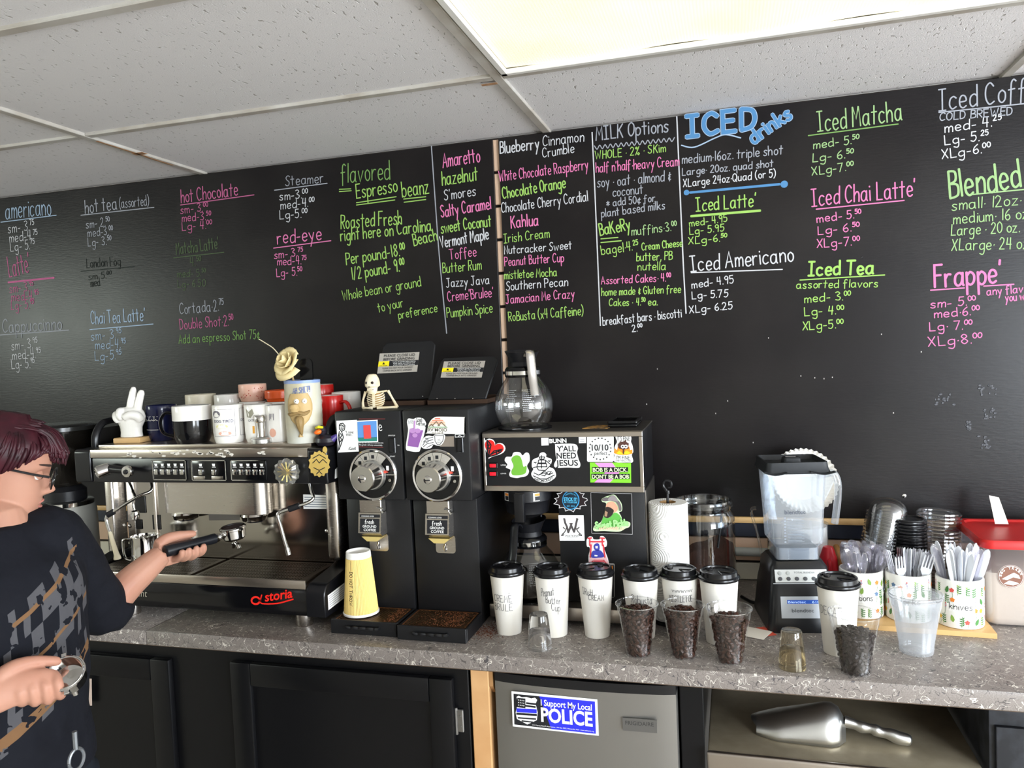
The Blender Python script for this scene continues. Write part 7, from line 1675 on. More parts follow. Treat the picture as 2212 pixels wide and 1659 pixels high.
# ---------------------------------------------------------------- lid stacks: every lid its own thing
def lidproto(name, label, group, prof, m, n=36):
    o = MB().lathe(prof, (0, 0, 0), n, cap0=False, cap1=False).build(name, m); tag(o, label, 'cup lid', group); return o
ORD = 'topmost,second,third,fourth,fifth,sixth,seventh,eighth,ninth,tenth,eleventh,twelfth,thirteenth,fourteenth,fifteenth,sixteenth,seventeenth,eighteenth,nineteenth,twentieth,twenty-first,twenty-second,twenty-third,twenty-fourth,twenty-fifth,twenty-sixth'.split(',')
def stack(proto, base, axis, n, pitch, jitter=.0006, what=('', '')):
    q = Vector((0, 0, 1)).rotation_difference(Vector(axis).normalized())
    for k in range(n):
        o = proto if k == 0 else proto.copy()
        if k: COL.objects.link(o)
        i = n-1-k; o['label'] = '%s, %s%s' % (what[0], ORD[i]+(' ' if i == 0 else ' from the top '), what[1])
        o.rotation_mode = 'QUATERNION'; o.rotation_quaternion = q
        o.location = Vector(base)+Vector(axis).normalized()*pitch*k+Vector((random.uniform(-1, 1)*jitter, random.uniform(-1, 1)*jitter, 0))
M_DOME = thin('dome_plastic', (.94, .95, .955), .12, .05, edge=.7)
dome = [(.049, 0), (.0515, .001), (.0515, .005), (.047, .006), (.0465, .012), (.044, .026), (.036, .038), (.022, .046), (.012, .048)]
q_ = lidproto('dome_cup_lid', 'clear dome cup lid in the tall leaning stack', 'clear dome lids in the leaning stack', dome, M_DOME)
stack(q_, (2.075, -.125, CT+.020), (.20, .06, .95), 25, .0086, what=('clear dome cup lid', 'of the leaning stack'))
M_BLID = mat('lid_black', '121214')
flat = [(.043, 0), (.0455, .001), (.0458, .0035), (.0455, .006), (.042, .0075), (.041, .010), (.037, .0105), (.036, .008), (.0, .008)]
q_ = lidproto('black_cup_lid', 'black cup lid in the dark stack beside the dome lids', 'black lids in the dark stack', flat, M_BLID)
stack(q_, (2.157, -.133, CT+.0108), (.03, .02, .99), 25, .0084, .0011, what=('black cup lid', 'of the dark stack'))
clr = [(.049, 0), (.0525, .001), (.0528, .004), (.0495, .0055), (.049, .009), (.044, .0095), (.0, .0095)]
q_ = lidproto('flat_cup_lid', 'flat clear cup lid in the stack near the red-lidded bin', 'flat clear lids in the stack', clr, thin('flat_lid_plastic', (.9, .9, .91), .22, .08, edge=.7))
stack(q_, (2.232, -.100, CT+.0108), (.05, .02, .99), 24, .0093, .0008, what=('flat clear cup lid', 'of the stack near the red-lidded bin'))

# ================================================================== FLORAL UTENSIL CUPS
solo('bamboo_tray', MB().prism([(1.995, -.345), (2.297, -.362), (2.300, -.238), (1.998, -.225)], 'z', CT+.0005, CT+.0125), mat('bamboo_pale', 'd9b27a', .5, vary=(20, 'cda367', .5)), 'pale bamboo tray under the three floral utensil cups', 'tray')
M_FLW = mat('flower_ceramic', 'f0eee6', .22, spec=.5)
FC = {'g': mat('leaf_dark', '3f7a35', .5), 'l': mat('leaf_light', '86a84a', .5), 'y': mat('petal_yellow', 'e3b52c', .5), 'o': mat('petal_orange', 'e8832f', .5), 'r': mat('petal_red', 'd9534a', .5), 'b': mat('petal_blue', '5f7d9e', .5), 'v': mat('petal_lilac', 'a99ab8', .5)}
ZU = CT+.0128
def floral(label, cx, cy, word, seed):
    t = thing('utensil_cup', label, 'utensil cup', (cx, cy, ZU)); local(t); r_, h = .0505, .112
    MB().lathe([(r_-.004, 0), (r_-.001, .001), (r_, .004), (r_, h-.002), (r_-.001, h), (r_-.004, h), (r_-.0045, .006), (0, .005)], (0, 0, 0), 48, cap1=False).build('cup', M_FLW, t)
    A = math.atan2(CAM[1]-cy, CAM[0]-cx); random.seed(seed)
    def W(x, z, lift): rr = r_+lift; return (rr*math.cos(A+x/r_), rr*math.sin(A+x/r_), z)
    parts = {k: MB() for k in FC}; stem = MB(); vs = []; fs = []
    def leaf(x, z, a, ln, wd, k):
        ca, sa = math.cos(a), math.sin(a); P = [(0, 0), (ln*.3, wd), (ln*.65, wd*.8), (ln, 0), (ln*.65, -wd*.8), (ln*.3, -wd)]
        parts[k].add([W(x+p*ca-q*sa, min(h-.003, max(.004, z+p*sa+q*ca)), .0006+random.random()*.0001) for p, q in P], [(0, 1, 2, 3, 4, 5)])
    grid = [(-.064+.0165*i, .018+.0235*j) for i in range(9) for j in range(4)]; random.shuffle(grid)
    for n, (x, z) in enumerate(grid):
        x += random.uniform(-.004, .004); z += random.uniform(-.005, .005)
        if -.030 < x < .034 and .036 < z < .066 and word: continue
        kd = n % 5; a = random.uniform(1.0, 2.1)
        if kd == 0:
            lastc = random.choice('yorob')
            for i in range(5): leaf(x, z, i*2*PI/5+.3, .0060, .0026, lastc)
            ribbon([(x, z), (x+.002, z-.012), (x, z-.02)], .00035, vs, fs)
        elif kd == 1: leaf(x, z-.008, a, .018, .0042, random.choice('gl'))
        elif kd in (2, 3):
            for i in range(4):
                leaf(x, z-.01+i*.005, a+.9, .007, .0013, random.choice('gg l'.replace(' ', ''))); leaf(x, z-.01+i*.005, a-.9, .007, .0013, 'g')
            ribbon([(x-.002, z-.014), (x+.003*math.cos(a), z+.012)], .00035, vs, fs)
        else:
            for i in range(4): leaf(x+random.uniform(-.001, .001), z+i*.003, a, .004, .0016, random.choice('vrv'))
            ribbon([(x, z), (x-.002, z-.016)], .00035, vs, fs)
    for k, mb in parts.items():
        if mb.v: mb.build('printed_flowers', FC[k], t, smooth=0, kind='stuff')
    MB().add([W(a, min(h-.003, max(.004, b)), .0005) for a, b in vs], fs).build('printed_stems', FC['g'], t, smooth=0, kind='stuff')
    if word:
        lbp = [(-.028+.06*i/8, .040) for i in range(9)]+[(.032-.06*i/8, .062) for i in range(9)]
        lb_ = MB().add([W(a, b, .0007) for a, b in lbp], [tuple(range(18))]).build('name_label', mat('label_white', 'f4f2ec', .4), t, smooth=0)
        write_wrap(lb_, 'name_lettering', word, (0, 0, 0), lambda z: r_, A+.04, .046, .015, .048, .0006, INK, lift=.0011)
    return t
cups3 = {}
for word, cx_, fy, seed in (('spoons', 1862, 1338, 1), ('forks', 1963, 1347, 2), ('knives', 2074, 1360, 3)):
    p = atZ(cx_, fy, ZU); d = p-CAM; d[2] = 0; d /= np.linalg.norm(d); c = p+d*.0505; cups3[word] = (c[0], c[1])
floral('floral ceramic cup labeled spoons, left of three', *cups3['spoons'], 'spoons', 1)
floral('floral ceramic cup labeled forks, middle of three', *cups3['forks'], 'forks', 2)
floral('floral ceramic cup labeled knives, right of three', *cups3['knives'], 'knives', 3)
# cutlery
M_CLR = thin('clear_cutlery', (.95, .93, .97), .16, .06, frost=.10, edge=.75); M_WCUT = mat('white_cutlery', 'e9ecf2', .3)
def sheet(outline, name, m, bow=0, th=.0016):
    """flat utensil in local x (width) z (length) with a bowed middle; outline = right half (x,z) list"""
    L_ = [(-x, z) for x, z in outline]; n = len(outline); vs = []; fs = []
    for s in (0, 1):
        for (xl, zl), (xr, zr) in zip(L_, outline):
            for u in (0, .5, 1): x = xl+(xr-xl)*u; vs.append((x, bow*(1-(2*u-1)**2)*max(0, min(1, (zl-.095)/.02))+s*th, zl))
    for s in (0, 1):
        for i in range(n-1):
            for j in range(2): a = s*3*n+i*3+j; f = (a, a+1, a+4, a+3); fs.append(f if s else f[::-1])
    for i in range(n-1):
        for j in (0, 2): a = i*3+j; fs.append((a, a+3, a+3+3*n, a+3*n) if j else (a+3*n, a+3+3*n, a+3, a))
    return MB().add(vs, fs).build(name, m)
spoon_o = [(.005, 0), (.0055, .03), (.004, .08), (.0045, .098), (.010, .108), (.0155, .122), (.0165, .136), (.012, .150), (.005, .156), (.001, .157)]
knife_o = [(.005, 0), (.0055, .03), (.0055, .08), (.007, .095), (.0085, .11), (.009, .14), (.008, .158), (.005, .168), (.001, .172)]
def placecut(proto, cup, label, cat, group, n, tilt, seed, mats, z0=.010, rad=.043, lean=None):
    random.seed(seed); cx_, cy_ = cups3[cup]
    for k in range(n):
        o = proto if k == 0 else proto.copy()
        if k: COL.objects.link(o)
        tag(o, label, cat, group)
        if mats[k % len(mats)] is not proto.data.materials[0]:
            o.data = o.data.copy() if k == 0 else o.data
        a = random.uniform(0, 2*PI); rr = rad*math.sqrt(random.random()); top = Vector((rr*math.cos(a), rr*math.sin(a), .112)); bot = Vector((rr*.35*math.cos(a+random.uniform(-.6, .6)), rr*.35*math.sin(a+random.uniform(-.6, .6)), z0+random.uniform(0, .008)))
        d_ = (top-bot).normalized(); q = Vector((0, 0, 1)).rotation_difference(d_); o.rotation_mode = 'QUATERNION'; o.rotation_quaternion = q @ Matrix.Rotation(random.uniform(0, PI), 4, 'Z').to_quaternion()
        o.location = Vector((cx_, cy_, ZU))+bot
sp0 = sheet(spoon_o, 'plastic_spoon', M_CLR, .005); placecut(sp0, 'spoons', 'clear plastic spoon in the left floral cup', 'spoon', 'clear spoons in the left floral cup', 28, 0, 5, [M_CLR])
kn0 = sheet(knife_o, 'plastic_knife', M_WCUT, .0008); placecut(kn0, 'knives', 'white plastic knife in the right floral cup', 'knife', 'white knives in the right floral cup', 20, 0, 6, [M_WCUT])
kn1 = sheet(knife_o, 'plastic_knife', M_CLR, .0008); placecut(kn1, 'knives', 'clear plastic knife in the right floral cup', 'knife', 'clear knives in the right floral cup', 9, 0, 8, [M_CLR])
# fork: handle, shoulder and four separate tines
def fork(m):
    mb = MB(); mb.box(-.0045, .0045, 0, .0018, 0, .095)
    mb.prism([(-.0045, .095), (.0045, .095), (.0115, .108), (.0115, .116), (-.0115, .116), (-.0115, .108)], 'y', 0, .0018)
    for i in range(4):
        x = -.0098+i*.00653; mb.prism([(x-.0016, .116), (x+.0016, .116), (x+.0013, .144), (x, .148), (x-.0013, .144)], 'y', 0, .0018)
    return mb.build('plastic_fork', m, smooth=0)
placecut(fork(M_WCUT), 'forks', 'white plastic fork in the middle floral cup', 'fork', 'white forks in the middle floral cup', 20, 0, 11, [M_WCUT])
placecut(fork(M_CLR), 'forks', 'clear plastic fork in the middle floral cup', 'fork', 'clear forks in the middle floral cup', 10, 0, 12, [M_CLR])

# ================================================================== BIN OF DRINK POWDER WITH RED LID
M_BIN = thin('bin_plastic', (.93, .91, .93), .08, .06, frost=.10, edge=.55)
def powderbin(label, x0, x1, y0, y1, h, fill, mark):
    t = thing('powder_bin', label, 'storage bin', ((x0+x1)/2, (y0+y1)/2, CT+.0003)); local(t); W_, D_ = x1-x0, y1-y0
    MB().rings([[(x, y, z) for x, y in rrect(-W_/2+i_, W_/2-i_, -D_/2+i_, D_/2-i_, .025, 5)] for z, i_ in ((0, .012), (.006, .006), (.02, .004), (h-.01, 0), (h, 0))], True, False).build('tub', M_BIN, t)
    MB().rings([[(x, y, z) for x, y in rrect(-W_/2+i_, W_/2-i_, -D_/2+i_, D_/2-i_, .024, 5)] for z, i_ in ((.003, .014), (.008, .009), (.02, .006), (fill, .0035), (fill+.004, .02))]).build('powder', mat('drink_powder', 'cfc3b2', .9, bump=(90, .3)), t)
    MB().rings([[(x, y, z) for x, y in rrect(-W_/2-o_, W_/2+o_, -D_/2-o_, D_/2+o_, .026, 5)] for z, o_ in ((h-.008, .003), (h-.010, .006), (h+.004, .007), (h+.010, .004), (h+.0105, -.008), (h+.006, -.012), (h+.006, -.03))]).build('lid', mat('lid_red', 'b81d1d', .4, vary=(6, 'c42a26', .4)), t)
    return t
pb = powderbin('clear bin of drink powder with red lid and round brown label', 2.294, 2.495, -.285, -.06, .197, .128, True)
Yb = -.2815
lbm = thing('x', '', '') if False else None
cbx, cbz = at(2183, 1245, Yb)[0]-pb.location.x, at(2183, 1245, Yb)[2]-pb.location.z
def disc(r_, m, lift, nm, par): return MB().prism(circ(cbx, cbz, r_, 36), 'y', Yb-pb.location.y-lift-.0005, Yb-pb.location.y-lift).build(nm, m, par, smooth=0)
l0 = disc(.0275, mat('label_rim', 'd9cdbf', .5), .001, 'round_label', pb); disc(.0265, mat('label_brown', '7c5240', .5), .0016, 'brown_ring', l0); disc(.0250, mat('label_white', 'f4f2ec'), .0022, 'white_ring', l0); disc(.0240, mat('label_brown', '7c5240'), .0028, 'brown_field', l0)
yl = Yb-pb.location.y-.0036
MB().add([(cbx+x, yl, cbz+z) for x, z in ((-.019, -.006), (-.004, .004), (.006, .010), (.016, .004), (.019, -.004), (.004, -.001), (-.008, -.008))], [(0, 1, 2, 3, 4, 5, 6)]).build('train_shape', mat('label_white', 'f4f2ec'), l0, smooth=0)
MB().add([(cbx+x, yl, cbz+z) for x, z in ((-.015, -.017), (-.004, -.009), (.012, -.013), (.016, -.016), (.004, -.020))], [(0, 1, 2, 3, 4)]).build('hill_shape', mat('label_white', 'f4f2ec'), l0, smooth=0)
for i, ch in enumerate('BIG TRAIN'):
    if ch == ' ': continue
    a = math.radians(172-i*18.5); x, z = cbx+.0195*math.cos(a), cbz+.0175*math.sin(a); tx_, tz_ = math.sin(a), -math.cos(a)
    print_on(l0, 'label_lettering', ch, (x-tx_*.0022, yl-.0002, z-tz_*.0022), (x+tx_*.0022, yl-.0002, z+tz_*.0022), .0058, mat('label_white', 'f4f2ec'), bold=.02, lift=.0004)
powderbin('second red-lidded bin at the right edge of the picture', 2.515, 2.72, -.285, -.06, .197, .12, False)
o = solo('paper_strip', MB().add([(2.365, -.12, 1.1185), (2.395, -.12, 1.1185), (2.380, -.10, 1.182), (2.358, -.10, 1.187), (2.365, -.119, 1.1185), (2.395, -.119, 1.1185), (2.380, -.099, 1.182), (2.358, -.099, 1.187)], [(0, 1, 2, 3), (7, 6, 5, 4), (0, 4, 5, 1), (1, 5, 6, 2), (2, 6, 7, 3), (3, 7, 4, 0)]), M_PAP, 'curled white paper strip standing on the red bin lid', 'paper')
# ================================================================== THE BARISTA
UP = Vector((0, 0, 1))
def D(x, y, d): return Vector(atD(x, y, d))
shL, shR = D(108, 1172, 1.70), D(-152, 1178, 1.46)
Lv = (shL-shR); Lv.z = 0; Lv.normalize(); FWD = Lv.cross(UP).normalized(); RT = -Lv
mid = (shL+shR)/2
root = Vector((mid.x, mid.y, 0))
PM = Matrix(((RT.x, FWD.x, 0, root.x), (RT.y, FWD.y, 0, root.y), (RT.z, FWD.z, 1, 0), (0, 0, 0, 1))); PI_ = PM.inverted()
pe = thing('person', 'person with dark red hair, glasses and black graphic sweatshirt working the espresso machine', 'person', tuple(root)); pe.matrix_world = PM; ORG[pe] = Vector()
def pbuild(mb, name, m, parent=pe, **k): return mb.xf(PI_).build(name, m, parent, **k)
M_SKIN = mat('skin', 'b58873', .5, spec=.3, vary=(9, 'a87662', .5)); M_SKIN.node_tree.nodes['Principled BSDF'].inputs['Subsurface Weight'].default_value = .12
M_SKIN.node_tree.nodes['Principled BSDF'].inputs['Subsurface Radius'].default_value = (.012, .005, .003); M_SKIN.node_tree.nodes['Principled BSDF'].inputs['Subsurface Scale'].default_value = .5
body = MB()
# ---- head in its own frame: x forward, y left, z up
hc = D(9, 1013, 1.65); tl = math.radians(15)
fh = Vector(_r); fh.z = 0; fh.normalize(); fh = (Matrix.Rotation(math.radians(27), 3, 'Z') @ fh)
HF = (fh*math.cos(tl)-UP*math.sin(tl)); HL = UP.cross(fh).normalized(); HU = HF.cross(HL).normalized()
HM = Matrix(((HF.x, HL.x, HU.x, hc.x), (HF.y, HL.y, HU.y, hc.y), (HF.z, HL.z, HU.z, hc.z), (0, 0, 0, 1)))
zk = [-.118, -.112, -.104, -.092, -.078, -.064, -.050, -.036, -.018, 0, .018, .037, .057, .074, .089, .098, .103]
fk = [.052, .068, .077, .081, .0765, .080, .0800, .0800, .0790, .0765, .0835, .0840, .0790, .066, .045, .024, .006]
bk = [.010, -.010, -.022, -.030, -.040, -.048, -.056, -.066, -.078, -.088, -.096, -.101, -.100, -.091, -.070, -.045, -.015]
wk = [.014, .026, .035, .044, .051, .055, .0585, .0615, .0655, .069, .0715, .0735, .0720, .065, .050, .032, .010]
def prof(z): return np.interp(z, zk, fk), np.interp(z, zk, bk), np.interp(z, zk, wk)
def headpt(a, z, off=0, feat=True):
    f, b, w_ = prof(z); c, hx = (f+b)/2, (f-b)/2
    ca, sa = math.cos(a), math.sin(a); e = .86
    x = c+(hx+off)*math.copysign(abs(ca)**e, ca); y = (w_+off)*math.copysign(abs(sa)**e, sa)
    if feat and ca > 0:
        g = lambda u, s: math.exp(-(u/s)**2)
        nz = np.interp(z, [-.046, -.040, -.032, -.022, -.005, .010, .020], [0, .013, .0245, .021, .011, .005, 0]); x += nz*g(y, .0085+.004*max(0, -z/.04))
        x += .0045*g(z+.057, .006)*g(y, .020)+.0040*g(z+.070, .006)*g(y, .018)-.0035*g(z+.0635, .003)*g(y, .02)-.003*g(z+.082, .006)*g(y, .02)
        for s in (-1, 1): x -= .010*g(z-.001, .012)*g(y-s*.031, .014); x += .003*g(z-.019, .006)*g(y-s*.03, .02)
        for s in (-1, 1): x += .0055*g(z+.036, .006)*g(y-s*.012, .006)
    return Vector((x, y, z))
Z = list(np.linspace(-.118, .103, 78)); NA = 72
body.rings([[tuple(HM @ headpt(2*PI*i/NA, z)) for i in range(NA)] for z in Z])
# ears
for s in (-1, 1):
    er = MB().lathe([(.004, -.006), (.016, -.004), (.019, .002), (.013, .005), (.006, .003)], (0, 0, 0), 16, sx=1.0, sy=1.6)
    body.add([tuple(HM @ Vector((-.012+v[0]*.8, s*(.070+v[2]*.9), -.006+v[1])) ) for v in er.v], er.f)
# neck
nb = D(-4, 1150, 1.615)
body.tube(crom([tuple(HM @ Vector((-.020, 0, -.05))), tuple(HM @ Vector((-.020, 0, -.105))), tuple(nb+Vector((0, 0, .02))), tuple(nb-Vector((0, 0, .05)))], 5), [.052, .053, .054, .054, .053, .052, .052, .052, .053, .055, .056, .058, .061, .066, .072, .078], 20)
# torso and limbs
elL = D(222, 1310, 1.88); wrL = D(350, 1197, 1.985)
elR = D(-190, 1470, 1.36); wrR = D(-30, 1492, 1.42)
def trings(sc, add, z0, z1, n=12):
    R = []
    zs = np.linspace(z0, z1, n)
    for z in zs:
        u = mid.z+.02-z
        w_ = np.interp(u, [0, .03, .06, .12, .25, .40, .55, .7], [.080, .135, .165, .172, .158, .150, .168, .172])*sc+add
        d_ = np.interp(u, [0, .03, .06, .12, .25, .40, .55, .7], [.060, .080, .098, .116, .112, .108, .122, .120])*sc+add
        off = np.interp(u, [0, .1, .3, .6], [-.03, .0, .012, .0])
        c = Vector((mid.x, mid.y, z))+FWD*off+FWD*(np.interp(u, [0, .6], [0, -.01]))
        R.append([tuple(c+RT*(w_*math.cos(2*PI*i/32))+FWD*(d_*math.sin(2*PI*i/32))) for i in range(32)])
    return R
body.rings(trings(.93, 0, mid.z+.02, mid.z-.55))
body.tube(crom([tuple(shL+Lv*-.03), tuple(shL), tuple((shL+elL)/2), tuple(elL), tuple((elL*.55+wrL*.45)), tuple(wrL)], 4), list(np.interp(np.linspace(0, 5, 21), [0, 1, 2, 3, 3.6, 4.3, 5], [.040, .046, .043, .039, .041, .036, .0265])), 18)
body.tube(crom([tuple(shR+Lv*.03), tuple(shR), tuple((shR+elR)/2), tuple(elR), tuple((elR*.55+wrR*.45)), tuple(wrR)], 4), list(np.interp(np.linspace(0, 5, 21), [0, 1, 2, 3, 3.6, 4.3, 5], [.040, .046, .043, .039, .041, .036, .0265])), 18)
# ---- hands: frame along the held handle (a), towards the viewer (c), upwards (v)
def hand(H0, H1, wrist, side):
    """side +1: palm behind the handle as seen from the camera, -1: palm on the near side"""
    a = (H1-H0).normalized(); c = (Vector(CAM)-H0); c = (c-a*c.dot(a)).normalized(); v = c.cross(a).normalized()
    if v.z < 0: v = -v
    k = -side
    def P(s, cc, vv): return H0+a*s+c*(cc*k)+v*vv
    # palm: flattened loft from wrist to knuckles
    pc = [(wrist, .024, .029), (P(-.012, .026, -.004), .020, .034), (P(.012, .029, -.001), .0155, .038 if side > 0 else .031), (P(.040, .029, .000), .0145, .038 if side > 0 else .029), (P(.066, .028, -.001), .013, .034 if side > 0 else .026), (P(.086, .026, -.004), .011, .026 if side > 0 else .020)]
    R = []
    for i, (p, th, ht) in enumerate(pc):
        R.append([tuple(p+c*(k*th*math.cos(t))+v*(ht*math.sin(t))) for t in [2*PI*j/20 for j in range(20)]])
    body.rings(R)
    for i, (s, ln) in enumerate(((.084, .95), (.0635, 1.06), (.043, 1.0), (.0235, .84))):
        pts = [P(s-.004, .028, .006), P(s, .029 if side > 0 else .037, -.016 if side > 0 else -.010), P(s+.002, .016 if side > 0 else .022, -.0275*ln-.001 if side > 0 else -.031*ln), P(s+.004, -.006, -.029*ln), P(s+.005, -.0225, -.021*ln), P(s+.004, -.0265, -.006)]
        cp = crom([tuple(q) for q in pts], 4); body.tube(cp, list(np.interp(np.linspace(0, 1, len(cp)), [0, .25, .5, .75, .93, 1], [.0105, .0100, .0096, .0090, .0082, .0050])), 12)
    pts = [P(-.004, .022, .020), P(.018, .015, .031), P(.045, .006, .0315), P(.068, -.001, .0285), P(.088, -.004, .0255)] if side > 0 else [P(-.010, .026, .022), P(.016, .026, .037), P(.044, .020, .040), P(.070, .012, .036), P(.092, .006, .030)]
    cp = crom([tuple(q) for q in pts], 4); body.tube(cp, list(np.interp(np.linspace(0, 1, len(cp)), [0, .3, .6, .9, 1], [.0175, .0145, .0115, .0095, .0055])), 12)
    # nails
    return a, c, v, P
hL0, hL1 = D(358, 1191, 1.995), D(464, 1163, 2.105)
fL = hand(hL0, hL1, wrL, +1)
hR0, hR1 = D(12, 1492, 1.440), D(104, 1471, 1.475)
fR = hand(hR0, hR1, wrR, -1)
bo = pbuild(body, 'body', M_SKIN, smooth=60)
rm = bo.modifiers.new('r', 'REMESH'); rm.mode = 'VOXEL'; rm.voxel_size = .0028; rm.use_smooth_shade = True
sm = bo.modifiers.new('s', 'SMOOTH'); sm.iterations = 5; sm.factor = .5
# nails
mb = MB()
for fr_, k in ((fL, -1), (fR, 1)):
    a, c, v, P = fr_
    p = P(.086, -.004, .0335-.002); mb.lathe([(.0058, -.001), (.0052, .0006), (0, .0012)], tuple(p), 12, axis=tuple(v), sx=1.25, sy=.9, cap1=False)
pbuild(mb, 'fingernail', mat('nail', 'e8c4b4', .3))
# eyes, brows, lips
for s in (-1, 1):
    mb = MB().lathe([(0, -.0115), (.008, -.008), (.0115, 0), (.008, .008), (0, .0115)], (0, 0, 0), 18, cap0=False, cap1=False)
    mb.v = [tuple(HM @ (Vector(v)+Vector((.0630, s*.031, .0)))) for v in mb.v]; pbuild(mb, 'eye', mat('eye_white', 'e8e2dc', .2))
    mb = MB().lathe([(.005, 0), (.0035, .0012), (0, .0016)], (.0740, s*.0305, -.003), 14, axis=(.9, 0, -.35), cap1=False); mb.v = [tuple(HM @ Vector(v)) for v in mb.v]; pbuild(mb, 'iris', mat('iris', '3a2c22', .2))
    lid = MB(); lid.lathe([(.0125, -.002), (.0118, .004), (.008, .0095), (0, .0128)], (0, 0, 0), 18, cap0=False, cap1=False)
    lid.v = [tuple(HM @ (Matrix.Rotation(.75, 3, 'Y') @ Vector(v)+Vector((.0630, s*.031, .0005)))) for v in lid.v]; pbuild(lid, 'eyelid', M_SKIN)
    br_ = [headpt(s*t, .0225+.003*math.sin((t-.2)*2.2), .0025) for t in (.20, .34, .48, .62, .74)]
    pbuild(MB().tube([tuple(HM @ p) for p in crom([tuple(p) for p in br_], 3)], list(np.interp(range(13), [0, 3, 9, 12], [.0014, .0026, .0020, .0008])), 8), 'eyebrow', mat('brow_hair', '33241f', .8))
mb = MB()
for z, rr in ((-.0575, .0032), (-.0690, .0036)):
    pts = [headpt(t, z+(.0025 if z > -.06 else 0)*(1-abs(t)/.3)-.003*(abs(t)/.3)**2*(1 if z > -.06 else -1), -.0008) for t in (-.30, -.18, -.07, 0, .07, .18, .30)]
    cp = crom([tuple(p) for p in pts], 3); mb.tube([tuple(HM @ Vector(p)) for p in cp], list(np.interp(np.linspace(-1, 1, len(cp)), [-1, -.5, 0, .5, 1], [.0008, rr*.85, rr, rr*.85, .0008])), 8)
pbuild(mb, 'lips', mat('lip', 'b9766a', .45))
# glasses
M_GF = mat('glasses_frame', '17171a', .3); gm = MB()
def hp_(x, y, z): return tuple(HM @ Vector((x, y, z)))
for s in (-1, 1):
    loop = [(.0955-.010*abs(math.cos(t)*.5+ .5*1)**2*(1 if False else .6)*(abs(s*.033+.027*math.cos(t))/.06), s*.033+.027*math.cos(t), -.006+.0185*math.sin(t)) for t in [2*PI*i/28 for i in range(29)]]
    gm.tube([hp_(*p) for p in loop], .0019, 8); gm.tube([hp_(.088, s*.060, .003), hp_(.060, s*.0735, .006), hp_(.02, s*.0765, .010), hp_(-.015, s*.0755, .012), hp_(-.030, s*.0735, -.006)], [.0026, .0026, .0024, .0022, .0020], 8)
gm.tube([hp_(.0945, -.0065, .001), hp_(.099, 0, .004), hp_(.0945, .0065, .001)], .0018, 8)
gl = pbuild(gm, 'glasses', M_GF)
for s in (-1, 1):
    mb = MB(); n = 24; mb.add([hp_(.0935-.0035*math.cos(t)*s, s*.033+.0255*math.cos(t), -.006+.0172*math.sin(t)) for t in [2*PI*i/n for i in range(n)]], [tuple(range(n))]); pbuild(mb, 'lens', thin('spectacle_lens', (.97, .98, 1), .06, .02), gl)
# hair: a close shell plus swept clumps with a long fringe falling forward
M_HAIR = mat('hair_maroon', '1c0a0f', .5, spec=.4, vary=(30, '451420', .5)); hm_ = MB(); random.seed(17)
R = []
for k in range(22):
    z = -.052+k*(.160/21); row = []
    for i in range(64):
        a = 2*PI*i/64; aa = min(a, 2*PI-a); line = np.interp(aa, [0, .45, .75, 1.05, 1.35, 1.6, 2.2, PI], [.074, .068, .052, .028, .010, -.018, -.05, -.055])
        zz_ = max(z, line+.004); o = .004 if z < line else min(.015, .005+(z-line)*.25)
        o *= 1+.18*noise.noise(Vector((math.cos(a)*5, math.sin(a)*5, zz_*45)))
        if z < line: o = -.004
        p = headpt(a, min(zz_, .1025), o, False); 
        if zz_ > .092: p.z += (zz_-.092)*.8+o*.4
        row.append(tuple(HM @ p))
    R.append(row)
hm_.rings(R)
def clump(pts, r0): cp = crom(pts, 5); n = len(cp); hm_.tube([hp_(*p) for p in cp], [r0*(.55+.9*math.sin(PI*min(.999, (j+.6)/n*.93))**.7)*(1 if j < n-1 else .25) for j in range(n)], 8)
for k in range(420):          # long fringe falling in front of the brow
    u = random.uniform(-1, 1); y0 = .008+u*.044; x0 = random.uniform(-.03, .03); lift = random.uniform(-.003, .005); w = random.random()**1.3
    yt = y0*.9+random.uniform(-.005, .005); ed = max(0, abs(u)-.5)*.02; zt = .034+random.uniform(-.010, .022)+ed
    clump([(x0, y0*.95, .101+lift-abs(y0)*.16), (.046, y0, .100+lift-abs(y0)*.18), (.069+w*.012-ed, yt, .085+lift), (.084+w*.018-ed, yt, .063), (.086+w*.026-ed, yt, zt)], random.uniform(.0018, .0034))
for k in range(260):          # short sides and back lying close to the head
    a = random.choice((-1, 1))*random.uniform(.55, 3.0); line = np.interp(abs(a), [0, .45, .75, 1.05, 1.35, 1.6, 2.2, PI], [.074, .066, .050, .024, .006, -.022, -.05, -.055])
    z0 = random.uniform(.050, .088); z2 = max(line-.004, z0-random.uniform(.04, .07)); s_ = math.copysign(1, a)
    p0 = headpt(a, z0, .014, False); p1 = headpt(a+s_*.05, (z0*.6+z2*.4), .015, False); p2 = headpt(a+s_*.12, z2, .009, False)
    clump([tuple(p0), tuple(p1), tuple(p2)], random.uniform(.0018, .0030))
for k in range(120):          # crown
    y0 = random.uniform(-.058, .058); x0 = random.uniform(-.085, -.02); dz = (y0/.075)**2*.030
    clump([(x0, y0, .098-dz-max(0, -x0-.05)*.5), (x0+.035, y0*1.02, .110-dz), (x0+.075, y0*1.04, .110-dz)], random.uniform(.0018, .0030))
pbuild(hm_, 'hair', M_HAIR, smooth=70)
